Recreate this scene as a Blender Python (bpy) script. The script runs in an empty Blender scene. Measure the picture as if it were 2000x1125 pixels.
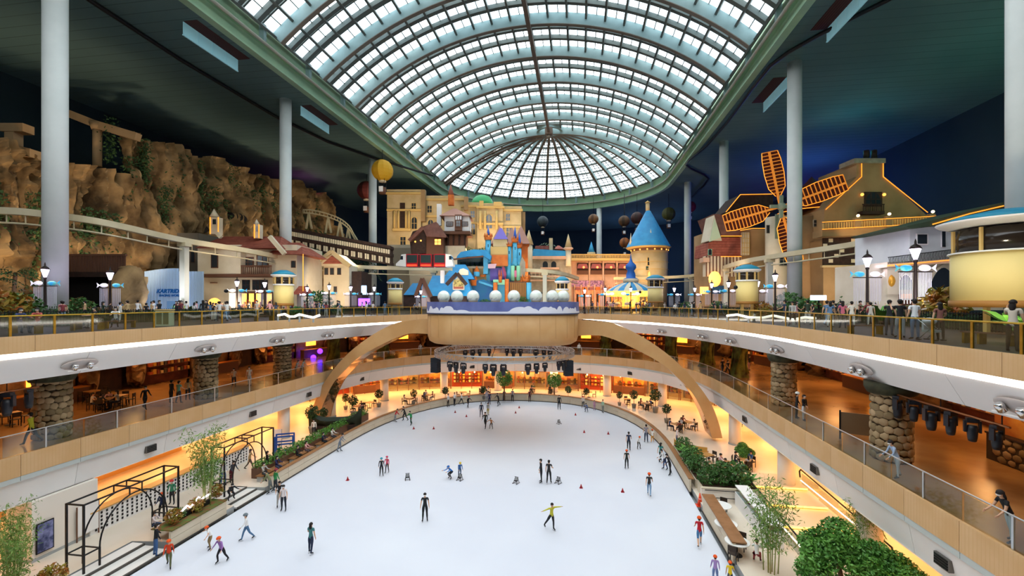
import bpy, bmesh, math, random
from mathutils import Vector, Matrix
random.seed(7)
PI = math.pi
S = bpy.context.scene
C = S.collection
# ---------------------------------------------------------------- camera
F = 889.0                                   # focal length in pixels of the 2000 px frame (a 16 mm lens)
PSI = math.atan(135 / 889.0)                # camera turned a little left of the hall's axis
CP, SP = math.cos(PSI), math.sin(PSI)
HZ, CZ = 589.0, 1.65                        # horizon row, eye height above the promenade floor
cd = bpy.data.cameras.new('camera'); cam = bpy.data.objects.new('camera', cd); C.objects.link(cam)
cd.sensor_width = 36; cd.lens = 36 * F / 2000; cd.shift_y = (HZ - 562.5) / 2000
cd.clip_start = 0.05; cd.clip_end = 600
cam.location = (0, 0, CZ); cam.rotation_euler = (PI / 2, 0, PSI)
S.camera = cam
# ---------------------------------------------------------------- daylight and exposure
w = bpy.data.worlds.new('sky'); S.world = w; w.use_nodes = True
w.node_tree.nodes['Background'].inputs[0].default_value = (0.93, 0.975, 1.0, 1)
w.node_tree.nodes['Background'].inputs[1].default_value = 3.0
pl = bpy.data.lights.new('skylight_portal', 'AREA'); pl.shape = 'RECTANGLE'; pl.size = 160; pl.size_y = 300
po = bpy.data.objects.new('skylight_portal', pl); C.objects.link(po); po.location = (-7.5, 60, 47.5)
pl.cycles.is_portal = True
S.view_settings.view_transform = 'Standard'; S.view_settings.look = 'None'
S.view_settings.exposure = 0.72; S.view_settings.gamma = 1.0; S.view_settings.use_curve_mapping = False
S.cycles.use_adaptive_sampling = True; S.cycles.adaptive_threshold = 0.05
S.cycles.max_bounces = 5; S.cycles.diffuse_bounces = 3; S.cycles.glossy_bounces = 2; S.cycles.transmission_bounces = 3
S.cycles.transparent_max_bounces = 14; S.cycles.sample_clamp_indirect = 3.0; S.cycles.caustics_reflective = False; S.cycles.caustics_refractive = False
# ---------------------------------------------------------------- places: picture column / row / distance -> metres in the hall
def wp(xc, zc, Z): return Vector((xc * CP - zc * SP, zc * CP + xc * SP, Z))
def at(u, v, Z):
    zc = F * (CZ - Z) / (v - HZ); return wp((u - 1000) / F * zc, zc, Z)
def G(u, zc, Z=0.0): return wp((u - 1000) / F * zc, zc, Z)
def Zat(v, zc): return CZ - (v - HZ) / F * zc
def X_at(u, zc): return (u - 1000) / F * zc
# ---------------------------------------------------------------- materials
def lin(c):
    if isinstance(c, str):
        c = c.lstrip('#'); c = [int(c[i:i + 2], 16) / 255 for i in (0, 2, 4)]
    return tuple((x / 12.92 if x <= 0.04045 else ((x + 0.055) / 1.055) ** 2.4) for x in c) + (1.0,)
MATS = {}
def mat(name, col, rough=0.6, metal=0.0, noise=None, bump=None, emit=None, stripes=None, alpha=None, spec=0.4, coat=0.0):
    """noise=(scale, second colour[, detail]); bump=(scale, strength); stripes=(axis, period m, second colour, duty); emit=(colour, strength)"""
    if name in MATS: return MATS[name]
    m = bpy.data.materials.new(name); m.use_nodes = True; MATS[name] = m
    nt = m.node_tree; b = nt.nodes['Principled BSDF']; L = nt.links
    b.inputs['Base Color'].default_value = lin(col); b.inputs['Roughness'].default_value = rough
    b.inputs['Metallic'].default_value = metal; b.inputs['Specular IOR Level'].default_value = spec
    if coat: b.inputs['Coat Weight'].default_value = coat
    m.diffuse_color = lin(col)
    src = None
    if noise or bump or stripes:
        tc = nt.nodes.new('ShaderNodeTexCoord')
    if noise:
        n = nt.nodes.new('ShaderNodeTexNoise'); n.inputs['Scale'].default_value = noise[0]; n.inputs['Detail'].default_value = noise[2] if len(noise) > 2 else 4
        L.new(tc.outputs['Object'], n.inputs['Vector'])
        r = nt.nodes.new('ShaderNodeMapRange'); r.inputs[1].default_value = 0.38; r.inputs[2].default_value = 0.62
        L.new(n.outputs['Fac'], r.inputs[0])
        x = nt.nodes.new('ShaderNodeMix'); x.data_type = 'RGBA'
        x.inputs[6].default_value = lin(col); x.inputs[7].default_value = lin(noise[1])
        L.new(r.outputs[0], x.inputs[0]); src = x.outputs[2]
    if stripes:
        sx = nt.nodes.new('ShaderNodeSeparateXYZ'); L.new(tc.outputs['Object'], sx.inputs[0])
        d = nt.nodes.new('ShaderNodeMath'); d.operation = 'DIVIDE'; d.inputs[1].default_value = stripes[1]
        L.new(sx.outputs['XYZ'.index(stripes[0])], d.inputs[0])
        fr = nt.nodes.new('ShaderNodeMath'); fr.operation = 'FRACT'; L.new(d.outputs[0], fr.inputs[0])
        g = nt.nodes.new('ShaderNodeMath'); g.operation = 'GREATER_THAN'; g.inputs[1].default_value = stripes[3]; L.new(fr.outputs[0], g.inputs[0])
        x = nt.nodes.new('ShaderNodeMix'); x.data_type = 'RGBA'
        if src: L.new(src, x.inputs[6])
        else: x.inputs[6].default_value = lin(col)
        x.inputs[7].default_value = lin(stripes[2]); L.new(g.outputs[0], x.inputs[0]); src = x.outputs[2]
    if src: L.new(src, b.inputs['Base Color'])
    if bump:
        n = nt.nodes.new('ShaderNodeTexNoise'); n.inputs['Scale'].default_value = bump[0]; n.inputs['Detail'].default_value = 5
        L.new(tc.outputs['Object'], n.inputs['Vector'])
        bm_ = nt.nodes.new('ShaderNodeBump'); bm_.inputs['Strength'].default_value = bump[1]; bm_.inputs['Distance'].default_value = 0.1
        L.new(n.outputs['Fac'], bm_.inputs['Height']); L.new(bm_.outputs[0], b.inputs['Normal'])
    if emit:
        b.inputs['Emission Color'].default_value = lin(emit[0]); b.inputs['Emission Strength'].default_value = emit[1]
    if alpha is not None:                   # a thin clear sheet: mostly see-through, a little reflection
        nt.nodes.remove(b); out = nt.nodes['Material Output']
        tr = nt.nodes.new('ShaderNodeBsdfTransparent'); tr.inputs[0].default_value = lin(col)
        gl = nt.nodes.new('ShaderNodeBsdfGlossy'); gl.inputs['Roughness'].default_value = rough
        mx = nt.nodes.new('ShaderNodeMixShader'); mx.inputs[0].default_value = alpha
        L.new(tr.outputs[0], mx.inputs[1]); L.new(gl.outputs[0], mx.inputs[2]); L.new(mx.outputs[0], out.inputs[0])
    return m
# ---------------------------------------------------------------- mesh building
class MB:
    def __init__(s): s.v = []; s.f = []; s.m = []; s.sm = []; s.cur = 0
    def face(s, idx, smooth=False): s.f.append(idx); s.m.append(s.cur); s.sm.append(smooth)
    def poly(s, pts, smooth=False):
        n = len(s.v); s.v += [tuple(p) for p in pts]; s.face(tuple(range(n, n + len(pts))), smooth)
    def hexa(s, p):                          # 8 corners: bottom ring 0-3 counter-clockwise, top ring 4-7
        n = len(s.v); s.v += [tuple(q) for q in p]
        for f in ((3, 2, 1, 0), (4, 5, 6, 7), (0, 1, 5, 4), (1, 2, 6, 5), (2, 3, 7, 6), (3, 0, 4, 7)): s.face(tuple(n + i for i in f))
        return s
    def box(s, x0, x1, y0, y1, z0, z1):
        if x0 > x1: x0, x1 = x1, x0
        if y0 > y1: y0, y1 = y1, y0
        if z0 > z1: z0, z1 = z1, z0
        return s.hexa([(x0, y0, z0), (x1, y0, z0), (x1, y1, z0), (x0, y1, z0), (x0, y0, z1), (x1, y0, z1), (x1, y1, z1), (x0, y1, z1)])
    def obox(s, c, size, rz=0.0, tilt=None):
        R = Matrix.Rotation(rz, 3, 'Z')
        if tilt: R = R @ Matrix.Rotation(tilt[1], 3, tilt[0])
        a, b, d = size[0] / 2, size[1] / 2, size[2] / 2
        return s.hexa([Vector(c) + R @ Vector(q) for q in ((-a, -b, -d), (a, -b, -d), (a, b, -d), (-a, b, -d), (-a, -b, d), (a, -b, d), (a, b, d), (-a, b, d))])
    def bar(s, a, b, w, h=None, up=(0, 0, 1)):
        a, b = Vector(a), Vector(b); h = h or w; d = (b - a).normalized(); u = Vector(up)
        if abs(d.dot(u)) > 0.98: u = Vector((0, 1, 0))
        x = d.cross(u).normalized() * (w / 2); y = x.cross(d).normalized() * (h / 2)
        return s.hexa([a - x - y, a + x - y, b + x - y, b - x - y, a - x + y, a + x + y, b + x + y, b - x + y])
    def prism(s, pts, z0, z1):
        n = len(pts); k = len(s.v)
        s.v += [(p[0], p[1], z0) for p in pts] + [(p[0], p[1], z1) for p in pts]
        s.face(tuple(k + i for i in reversed(range(n)))); s.face(tuple(k + n + i for i in range(n)))
        for i in range(n): j = (i + 1) % n; s.face((k + i, k + j, k + n + j, k + n + i))
        return s
    def extr(s, pts, d):                     # polygon in space, pushed by the vector d
        n = len(pts); k = len(s.v); d = Vector(d)
        s.v += [tuple(p) for p in pts] + [tuple(Vector(p) + d) for p in pts]
        s.face(tuple(k + i for i in range(n))); s.face(tuple(k + n + i for i in reversed(range(n))))
        for i in range(n): j = (i + 1) % n; s.face((k + j, k + i, k + n + i, k + n + j))
        return s
    def tube(s, pts, r, n=8, cap=True, closed=False):
        pts = [Vector(p) for p in pts]; m = len(pts); k = len(s.v)
        rs = r if isinstance(r, (list, tuple)) else [r] * m
        prev = None
        for i, p in enumerate(pts):
            a = pts[i - 1] if (i or closed) else p; b = pts[(i + 1) % m] if (i < m - 1 or closed) else p
            d = (b - a); d = d.normalized() if d.length > 1e-9 else Vector((0, 0, 1))
            if prev is None:
                u = Vector((0, 0, 1)) if abs(d.z) < 0.9 else Vector((1, 0, 0)); x = d.cross(u).normalized()
            else:
                x = prev - d * prev.dot(d); x = x.normalized() if x.length > 1e-6 else d.orthogonal().normalized()
            prev = x; y = d.cross(x)
            for j in range(n):
                t = 2 * PI * j / n; s.v.append(tuple(p + (x * math.cos(t) + y * math.sin(t)) * rs[i]))
        for i in range(m if closed else m - 1):
            for j in range(n):
                a = k + i * n + j; b = k + i * n + (j + 1) % n; i2 = (i + 1) % m
                s.face((a, b, k + i2 * n + (j + 1) % n, k + i2 * n + j), True)
        if cap and not closed:
            s.face(tuple(k + j for j in reversed(range(n)))); s.face(tuple(k + (m - 1) * n + j for j in range(n)))
        return s
    def lathe(s, prof, n=16, c=(0, 0, 0), sx=1.0, sy=1.0, smooth=True):   # prof: (radius, z) from bottom to top
        k = len(s.v); m = len(prof)
        for r, z in prof:
            for j in range(n):
                t = 2 * PI * j / n; s.v.append((c[0] + r * math.cos(t) * sx, c[1] + r * math.sin(t) * sy, c[2] + z))
        for i in range(m - 1):
            for j in range(n):
                a = k + i * n + j; b = k + i * n + (j + 1) % n; s.face((a, b, b + n, a + n), smooth)
        s.face(tuple(k + j for j in reversed(range(n)))); s.face(tuple(k + (m - 1) * n + j for j in range(n)))
        return s
    def ball(s, c, r, n=12, m=8, sz=1.0, sx=1.0, sy=1.0):
        return s.lathe([(max(1e-4, r * math.sin(PI * i / m)), -r * math.cos(PI * i / m) * sz) for i in range(m + 1)], n, c, sx, sy)
    def build(s, name, mats, parent=None, loc=None, rz=0.0):
        me = bpy.data.meshes.new(name); me.from_pydata(s.v, [], s.f)
        if not isinstance(mats, (list, tuple)): mats = [mats]
        for q in mats: me.materials.append(q)
        me.polygons.foreach_set('material_index', s.m); me.polygons.foreach_set('use_smooth', s.sm); me.update()
        return link(name, me, parent, loc, rz)
def link(name, me, parent=None, loc=None, rz=0.0):
    o = bpy.data.objects.new(name, me); C.objects.link(o)
    if parent: o.parent = parent
    if loc is not None: o.location = loc
    if rz: o.rotation_euler.z = rz
    return o
def tag(o, label, cat, group=None, kind=None):
    if label: o['label'] = label
    if cat: o['category'] = cat
    if group: o['group'] = group
    if kind: o['kind'] = kind
    return o
def struct(o, label=None, cat=None): return tag(o, label, cat, None, 'structure')
def thing(name, label, cat=None, loc=(0, 0, 0), rz=0.0, group=None):
    o = bpy.data.objects.new(name, None); C.objects.link(o); o.empty_display_size = 0.2
    o.location = loc; o.rotation_euler.z = rz
    return tag(o, label, cat, group)
def dup(root, loc=None, rz=None, label=None, group=None, scale=None):
    r = root.copy(); C.objects.link(r)
    if loc is not None: r.location = loc
    if rz is not None: r.rotation_euler.z = rz
    if scale is not None: r.scale = (scale,) * 3 if not isinstance(scale, (tuple, list)) else scale
    if label: r['label'] = label
    if group: r['group'] = group
    for ch in root.children:
        c = ch.copy(); C.objects.link(c); c.parent = r
        for g in ch.children:
            d = g.copy(); C.objects.link(d); d.parent = c
    return r
def lamp(name, kind, loc, col, energy, size=0.3, rot=None, parent=None, spot=None, size_y=None):
    l = bpy.data.lights.new(name, kind); l.color = lin(col)[:3]; l.energy = energy
    if kind == 'AREA':
        l.size = size
        if size_y: l.shape = 'RECTANGLE'; l.size_y = size_y
    else: l.shadow_soft_size = size
    if spot: l.spot_size = spot; l.spot_blend = 0.6
    o = bpy.data.objects.new(name, l); C.objects.link(o); o.location = loc
    if rot: o.rotation_euler = rot
    if parent: o.parent = parent
    return o
def aim(o, target):
    d = Vector(target) - o.location; o.rotation_euler = d.to_track_quat('-Z', 'Y').to_euler(); return o
class PX:
    """A thing standing square to the camera's compass: its boxes are given in picture columns/rows at its distance zc (metres)."""
    def __init__(s, name, label, cat, u, zc, Z=0.0, group=None, root=True):
        s.u, s.zc, s.Z = u, zc, Z; s.x0 = X_at(u, zc)
        s.o = thing(name, label, cat, G(u, zc, Z), PSI, group) if root else None
        s.k = zc / F
    def x(s, u, d=0.0): return (u - 1000) / F * (s.zc + d) - s.x0
    def z(s, v, d=0.0): return CZ - (v - HZ) / F * (s.zc + d) - s.Z
    def p(s, u, v, d=0.0): return Vector((s.x(u, d), d, s.z(v, d)))
    def box(s, u0, u1, v0, v1, d=0.0, dep=1.0, mb=None):   # front face at distance zc+d, dep metres thick
        mb = mb or MB(); mb.box(s.x(u0, d), s.x(u1, d), d, d + dep, s.z(v1, d), s.z(v0, d)); return mb
    def poly(s, uv, d=0.0, dep=1.0, mb=None):
        mb = mb or MB(); mb.extr([s.p(u, v, d) for u, v in uv], (0, dep, 0)); return mb
    def add(s, name, mb, m, parent=None): return mb.build(name, m, parent or s.o)
# ---------------------------------------------------------------- plan curves of the atrium
def rim(ax, hw, ys, ye, n=2.3, y0=-6.0, N=48):
    pts = [Vector((ax - hw, y0 + (ys - y0) * i / 20.0, 0)) for i in range(20)]
    for i in range(N + 1):
        t = PI - PI * i / N
        c, s = math.cos(t), math.sin(t)
        pts.append(Vector((ax + hw * math.copysign(abs(c) ** (2 / n), c), ys + (ye - ys) * abs(s) ** (2 / n), 0)))
    pts += [Vector((ax + hw, ys - (ys - y0) * i / 20.0, 0)) for i in range(1, 21)]
    return pts
def resample(pts, step):
    out = [pts[0].copy()]; acc = 0.0
    for a, b in zip(pts, pts[1:]):
        L = (b - a).length; t = step - acc
        while t <= L + 1e-9:
            out.append(a + (b - a) * (t / L)); t += step
        acc = (acc + L) % step if L > 0 else acc
    return out
def at_arc(pts, ds):
    out = []; acc = 0.0; k = 0
    for a, b in zip(pts, pts[1:]):
        L = (b - a).length
        while k < len(ds) and ds[k] <= acc + L: out.append(a + (b - a) * ((ds[k] - acc) / L)); k += 1
        acc += L
    return out
def Zp(p, z): return Vector((p.x, p.y, z))
AX = -7.3
def mid_rim(o=0.0, **k): return rim(AX, 20.3 + o, 44, 66.3 + o, 2.5, **k)
def prom_rim(o=0.0, **k): return rim(-6.4, 19.7 + o, 29, 65 + o, 2.15, **k)
def OUT(o=0.0, **k): return rim(-7.0, 64.0 + o, 110, 184 + o, 2.4, **k)
def ice_rim(o=0.0, **k): return rim(AX, 14.9 + o, 40, 62 + o, 2.3, **k)
def strip(a, b, za, zb, mb=None, smooth=False):
    mb = mb or MB(); k = len(mb.v); n = len(a)
    mb.v += [(p.x, p.y, za) for p in a] + [(p.x, p.y, zb) for p in b]
    for i in range(n - 1): mb.face((k + i, k + i + 1, k + n + i + 1, k + n + i), smooth)
    return mb
M_wood = mat('pale_oak_veneer', '#d9b283', 0.55, noise=(0.7, '#d2a875'), stripes=('X', 0.16, '#cfa46f', 0.86))
M_white = mat('white_paint', '#f4f2f0', 0.6, noise=(0.25, '#efecea'))
M_grey = mat('grey_paint', '#a9adad', 0.6)
M_steel = mat('brushed_steel', '#c8cccd', 0.3, 0.9)
M_black = mat('black_metal', '#17181a', 0.45, 0.3)
M_gold = mat('brass', '#c9a23c', 0.28, 0.85, noise=(3, '#b58d2c'))
M_glass = mat('railing_glass', '#dfe6e4', 0.05, alpha=0.07)
M_ice = mat('ice', '#dde0e8', 0.5, noise=(0.12, '#d6d9e3'), spec=0.2)
M_tile = mat('polished_stone_floor', '#e9dcca', 0.3, noise=(0.3, '#e0d0ba'))
M_pave = mat('promenade_paving', '#4f443c', 0.5, noise=(0.4, '#40362f'), stripes=('X', 1.2, '#352c26', 0.96))
M_midfl = mat('polished_amber_floor', '#b58a58', 0.22, noise=(0.25, '#8a6038', 6))
M_ceil = mat('dark_ceiling_boards', '#5b7878', 0.85, noise=(0.06, '#506a6b'), stripes=('Y', 1.5, '#48605f', 0.93))
M_night = mat('night_painted_wall', '#2f4044', 0.9, noise=(0.05, '#263540'))
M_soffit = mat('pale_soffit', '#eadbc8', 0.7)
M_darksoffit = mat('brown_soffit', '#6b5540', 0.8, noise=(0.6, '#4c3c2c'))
# floors
ice = strip(ice_rim(), [Vector((AX, p.y, 0)) for p in ice_rim()], -12.0, -12.0).build('floor_ice', M_ice); struct(ice, 'white ice sheet of the oval skating rink')
_gi = resample(ice_rim(0.25), 0.3)
_go = [Vector((AX + math.copysign(35.3, p.x - AX), p.y, 0)) if p.y <= 40 else Vector((AX + (p.x - AX) * 35.3 / 15.15, 40 + (p.y - 40) * 34 / 22.25, 0)) for p in _gi]
_gi = [p - Vector((2.3, 0, 0)) if p.x < AX and (17.5 < p.y < 21.9 or 26.9 < p.y < 29.6) else p for p in _gi]
gf = strip(_gi, _go, -11.7, -11.7).build('floor_ground', M_tile); struct(gf, 'polished stone floor of the shopping level around the rink')
strip(_gi, _gi, -12.1, -11.7).build('edge', M_grey, gf)
mf = strip(mid_rim(0.1), mid_rim(16), -6.0, -6.0).build('floor_balcony', M_midfl); struct(mf, 'amber polished floor of the middle balcony level')
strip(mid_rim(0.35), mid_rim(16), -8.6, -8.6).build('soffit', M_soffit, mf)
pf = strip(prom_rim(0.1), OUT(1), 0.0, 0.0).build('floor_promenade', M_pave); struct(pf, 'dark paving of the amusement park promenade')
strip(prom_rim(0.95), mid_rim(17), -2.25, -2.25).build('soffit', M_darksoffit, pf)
strip([Vector((-60, -6, 0)), Vector((50, -6, 0))], [Vector((-60, 0.35, 0)), Vector((50, 0.35, 0))], 0, 0).build('landing', M_pave, pf)
# outer walls
gb = MB().box(-80, 70, -7, 190, -12.6, -12.3).build('floor_base', M_grey); struct(gb, 'added grey slab below the rink that keeps out sky light')  # slab added under everything to stop sky light leaking in from below
wl = strip(OUT(0), OUT(0), -12.5, 31).build('wall_back', M_night); struct(wl, 'dark night-blue wall closing the amusement hall')
wm = strip(mid_rim(13.5), mid_rim(13.5), -6.1, -2.1).build('wall_balcony', mat('cave_brown_wall', '#8a6a48', 0.85, noise=(0.5, '#5a4028', 6), bump=(2.0, 0.8))); struct(wm, 'brown themed wall behind the middle balcony')
wg = strip(rim(AX, 33.5, 44, 71, 2.3), rim(AX, 33.5, 44, 71, 2.3), -11.8, -8.5).build('wall_ground', mat('cream_shop_wall', '#ecd9bb', 0.6, noise=(0.4, '#e2c69b'))); struct(wg, 'cream wall behind the shops around the rink')
ws = MB().box(-64, 52, -6.4, -6.0, -12.2, 31).build('wall_front', M_night); struct(ws, 'dark wall behind the viewing landing')
# ceiling with the stadium-shaped skylight opening
SX, SH, SY = -7.8, 29.5, 114.0
ce = strip(rim(SX, SH - 0.05, SY, SY + SH - 0.05, 2.0, -7, 64), OUT(1, y0=-7, N=64), 30.15, 30.15).build('ceiling', M_ceil); struct(ce, 'dark boarded ceiling around the glass vault')
# fascias in panels
def fascia(name, label, rimf, z0, z1, o0, o1, step, M, piece, thick=0.12):
    root = struct(thing(name, label, None))
    a = resample(rimf(o0), step); b = resample(rimf(o0), step)
    pts = resample(rimf(0.0), step)
    nrm = []
    for i, p in enumerate(pts):
        d = (pts[min(i + 1, len(pts) - 1)] - pts[max(i - 1, 0)]).normalized(); nrm.append(Vector((-d.y, d.x, 0)))
    for i in range(len(pts) - 1):
        p, q, np_, nq = pts[i], pts[i + 1], nrm[i], nrm[i + 1]
        if p.y < 4: continue
        g = (q - p).normalized() * 0.012; c = (p + q) / 2; ang = math.atan2(q.y - p.y, q.x - p.x)
        mb = MB()
        P = [Zp(p + np_ * o0 + g, z0), Zp(q + nq * o0 - g, z0), Zp(q + nq * (o0 + thick) - g, z0), Zp(p + np_ * (o0 + thick) + g, z0),
             Zp(p + np_ * o1 + g, z1), Zp(q + nq * o1 - g, z1), Zp(q + nq * (o1 + thick) - g, z1), Zp(p + np_ * (o1 + thick) + g, z1)]
        R = Matrix.Rotation(-ang, 3, 'Z')
        mb.hexa([R @ (k - c) for k in P]); mb.build(piece, M, root, c, ang)
    return root
fascia('trim_1', 'pale oak panelled edge of the upper promenade', prom_rim, -0.78, 0.02, 0.0, 0.0, 2.7, M_wood, 'oak_panel')
fascia('trim_2', 'white sloping bulkhead below the upper promenade', prom_rim, -2.25, -1.02, 0.95, 0.22, 5.4, M_white, 'bulkhead_panel')
fascia('trim_3', 'pale oak panelled edge of the middle balcony', mid_rim, -7.05, -5.98, 0.0, 0.0, 2.75, M_wood, 'oak_panel')
fascia('trim_4', 'white sloping bulkhead below the middle balcony', mid_rim, -8.62, -7.3, 0.42, 0.16, 5.5, M_white, 'bulkhead_panel')
fascia('trim_5', 'narrow grey glass ledge under the oak of the middle balcony', mid_rim, -7.3, -7.06, 0.02, 0.02, 2.75, mat('grey_glass_ledge', '#c3c9c6', 0.2), 'ledge_panel')
M_cove = mat('cove_light', '#ffffff', 0.5, emit=('#fff4e6', 5.0))
cv = strip(prom_rim(0.2), prom_rim(0.2), -1.04, -0.78).build('cove_light_strip', M_cove); tag(cv, 'glowing white light strip in the cove under the promenade oak', 'cove light')
# ---------------------------------------------------------------- skylight
RA, ZA = 44.2, 45.35 - 44.2
PHI = math.asin(29.3 / RA)
M_rib = mat('bluish_rib_steel', '#93adae', 0.55, noise=(0.4, '#869f9f'))
M_flange = mat('brown_grey_steel', '#7d7468', 0.6)
M_mull = mat('dark_grey_green_steel', '#616a66', 0.6)
M_girder = mat('green_girder_paint', '#a3c6a2', 0.55, noise=(0.3, '#97ba99'))
M_pane = mat('skylight_glass', '#f4fbff', 0.1, alpha=0.04)
def vp_(Y, ph, r): return Vector((SX + r * math.sin(ph), Y, ZA + r * math.cos(ph)))
def dp_(az, ph, r): return Vector((SX + r * math.sin(ph) * math.cos(az), SY + r * math.sin(ph) * math.sin(az), ZA + r * math.cos(ph)))
sky = struct(thing('ceiling_skylight', 'barrel-vaulted glass skylight with a half-dome end'))
NB = 22                                       # purlin bays across the arch
ph = [-PHI + 2 * PHI * i / NB for i in range(NB + 1)]
def arc_bar(fn, r0, r1, halfw, cut=44, par=None):
    """a bent plate between the radii r0 and r1, 2*halfw thick; fn(t, r, side) gives points, t in 0..1"""
    mb = MB(); k = 0
    for i in range(cut + 1):
        t = i / cut
        mb.v += [tuple(fn(t, r0, -halfw)), tuple(fn(t, r0, halfw)), tuple(fn(t, r1, halfw)), tuple(fn(t, r1, -halfw))]
    for i in range(cut):
        for j in range(4):
            a = i * 4 + j; b = i * 4 + (j + 1) % 4; mb.face((a, b, b + 4, a + 4))
    mb.face((0, 1, 2, 3)); mb.face((cut * 4 + 3, cut * 4 + 2, cut * 4 + 1, cut * 4)); return mb
BAY = 9.1
ribY = [SY - BAY * i for i in range(13)]
fnv = lambda Y: (lambda t, r, s: vp_(Y + s, -PHI + 2 * PHI * t, r))
rib_m = fl_m = mn_m = th_m = None
for i, Y in enumerate(ribY):
    if rib_m is None:
        o = arc_bar(fnv(0), RA - 1.9, RA - 0.1, 0.09).build('arch_rib', M_rib, sky); rib_m = o.data
        q = arc_bar(fnv(0), RA - 2.0, RA - 1.9, 0.32).build('flange', M_flange, o); fl_m = q.data
    else:
        o = link('arch_rib', rib_m, sky); q = link('flange', fl_m, o)
    o.location.y = Y
    for k in (1, 2):
        if Y - BAY * k / 3 < 4: continue
        if mn_m is None: r = arc_bar(fnv(0), RA - 0.7, RA - 0.05, 0.3).build('minor_arch', M_mull, sky); mn_m = r.data
        else: r = link('minor_arch', mn_m, sky)
        r.location.y = Y - BAY * k / 3
    for k in (0.5, 1.5, 2.5):
        if Y - BAY * k / 3 < 4: continue
        if th_m is None: r = arc_bar(fnv(0), RA - 0.2, RA, 0.12).build('glazing_bar', M_mull, sky); th_m = r.data
        else: r = link('glazing_bar', th_m, sky)
        r.location.y = Y - BAY * (k + 0.16) / 3
pm = MB().box(-0.15, 0.15, 4, SY, -0.95, 0.02).build('purlin', M_mull, sky); me_p = pm.data
tm = MB().box(-0.06, 0.06, 4, SY, -0.15, 0.02).build('glazing_bar', M_mull, sky); me_t = tm.data
for i in range(NB + 1):
    o = pm if i == 0 else link('purlin', me_p, sky)
    o.location = vp_(0, ph[i], RA); o.rotation_euler = (0, ph[i], 0)
    if i < NB:
        p2 = (ph[i] + ph[i + 1]) / 2; o = tm if i == 0 else link('glazing_bar', me_t, sky)
        o.location = vp_(0, p2, RA); o.rotation_euler = (0, p2, 0)
# panes: one object each for those that show largest, the rest joined
pw = RA * 2 * PHI / NB / 2; rows = []
for i in range(1, 12):
    for k in range(3):
        y1 = SY - BAY * i - BAY * k / 3 + BAY; y0 = y1 - BAY / 3; ymid = y1 - BAY * 0.66 / 3
        rows += [(y0, ymid), (ymid, y1)]
cells = [(y0, y1, (j + 0.5) * 2 * PHI / (2 * NB) - PHI) for (y0, y1) in rows for j in range(2 * NB) if y0 > 6]
def pane_rank(c):
    q = vp_((c[0] + c[1]) / 2, c[2], RA); zc = q.y * CP - q.x * SP; xc = q.x * CP + q.y * SP
    u, v = 1000 + F * xc / zc, HZ - F * (q.z - CZ) / zc
    return (0 <= u <= 2000 and 0 <= v <= 1125, -zc)
big = sorted(cells, key=pane_rank, reverse=True)[:300]
bs = set(big); pane_me = {}
for (y0, y1, p2) in big:
    key = round(y1 - y0, 3)
    if key not in pane_me:
        o = MB().box(-pw / 2, pw / 2, -(y1 - y0) / 2, (y1 - y0) / 2, -0.02, 0.0).build('pane', M_pane, sky); pane_me[key] = o.data
    else: o = link('pane', pane_me[key], sky)
    o.location = vp_((y0 + y1) / 2, p2, RA - 0.03); o.rotation_euler = (0, p2, 0)
rest = MB()
hp = PHI / (2 * NB)
for c in cells:
    if c in bs: continue
    y0, y1, p2 = c; r = RA - 0.03
    rest.poly([vp_(y0, p2 - hp, r), vp_(y0, p2 + hp, r), vp_(y1, p2 + hp, r), vp_(y1, p2 - hp, r)])
# half dome
ND, NR = 15, 9
azs = [PI * i / ND for i in range(ND + 1)]
p_in = math.asin(3.0 / RA)
fnd = lambda az: (lambda t, r, s: dp_(az, p_in + (PHI - p_in) * t, r) + Vector((-math.sin(az), math.cos(az), 0)) * s)
for i in range(1, ND):
    o = arc_bar(fnd(azs[i]), RA - 1.3, RA - 0.1, 0.16, 20).build('dome_rib', M_rib, sky)
    arc_bar(fnd(azs[i]), RA - 1.38, RA - 1.3, 0.34, 20).build('flange', M_flange, o)
phr = [p_in + (PHI - p_in) * (i / NR) ** 0.85 for i in range(NR + 1)]
def ringfn(p): return lambda t, r, s: dp_(PI * t, p + s / RA, r)
for i, p in enumerate(phr):
    full = i == 0
    arc_bar((lambda t, r, s, p=p: dp_(2 * PI * t if full else PI * t, p + s / RA, r)), RA - (1.2 if full else 0.5), RA - 0.02, 0.35 if full else 0.17, 60).build('dome_ring', M_rib if full else M_mull, sky)
    if i < NR:
        for q in (1 / 3, 2 / 3): arc_bar(ringfn(p + (phr[i + 1] - p) * q), RA - 0.14, RA, 0.075, 45).build('glazing_bar', M_mull, sky)
for i in range(ND):
    for q in (0.25, 0.5, 0.75):
        if q == 0.5 or True: arc_bar(fnd(azs[i] + (azs[i + 1] - azs[i]) * q), RA - 0.14, RA, 0.075, 16).build('glazing_bar', M_mull, sky)
    for j in range(NR):
        for a in range(4):
            for b in range(3):
                A0 = azs[i] + (azs[i + 1] - azs[i]) * a / 4; A1 = azs[i] + (azs[i + 1] - azs[i]) * (a + 1) / 4
                P0 = phr[j] + (phr[j + 1] - phr[j]) * b / 3; P1 = phr[j] + (phr[j + 1] - phr[j]) * (b + 1) / 3
                rest.poly([dp_(A0, P0, RA - .03), dp_(A1, P0, RA - .03), dp_(A1, P1, RA - .03), dp_(A0, P1, RA - .03)])
tag(rest.build('pane', M_pane, sky), None, None, None, 'stuff')
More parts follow.
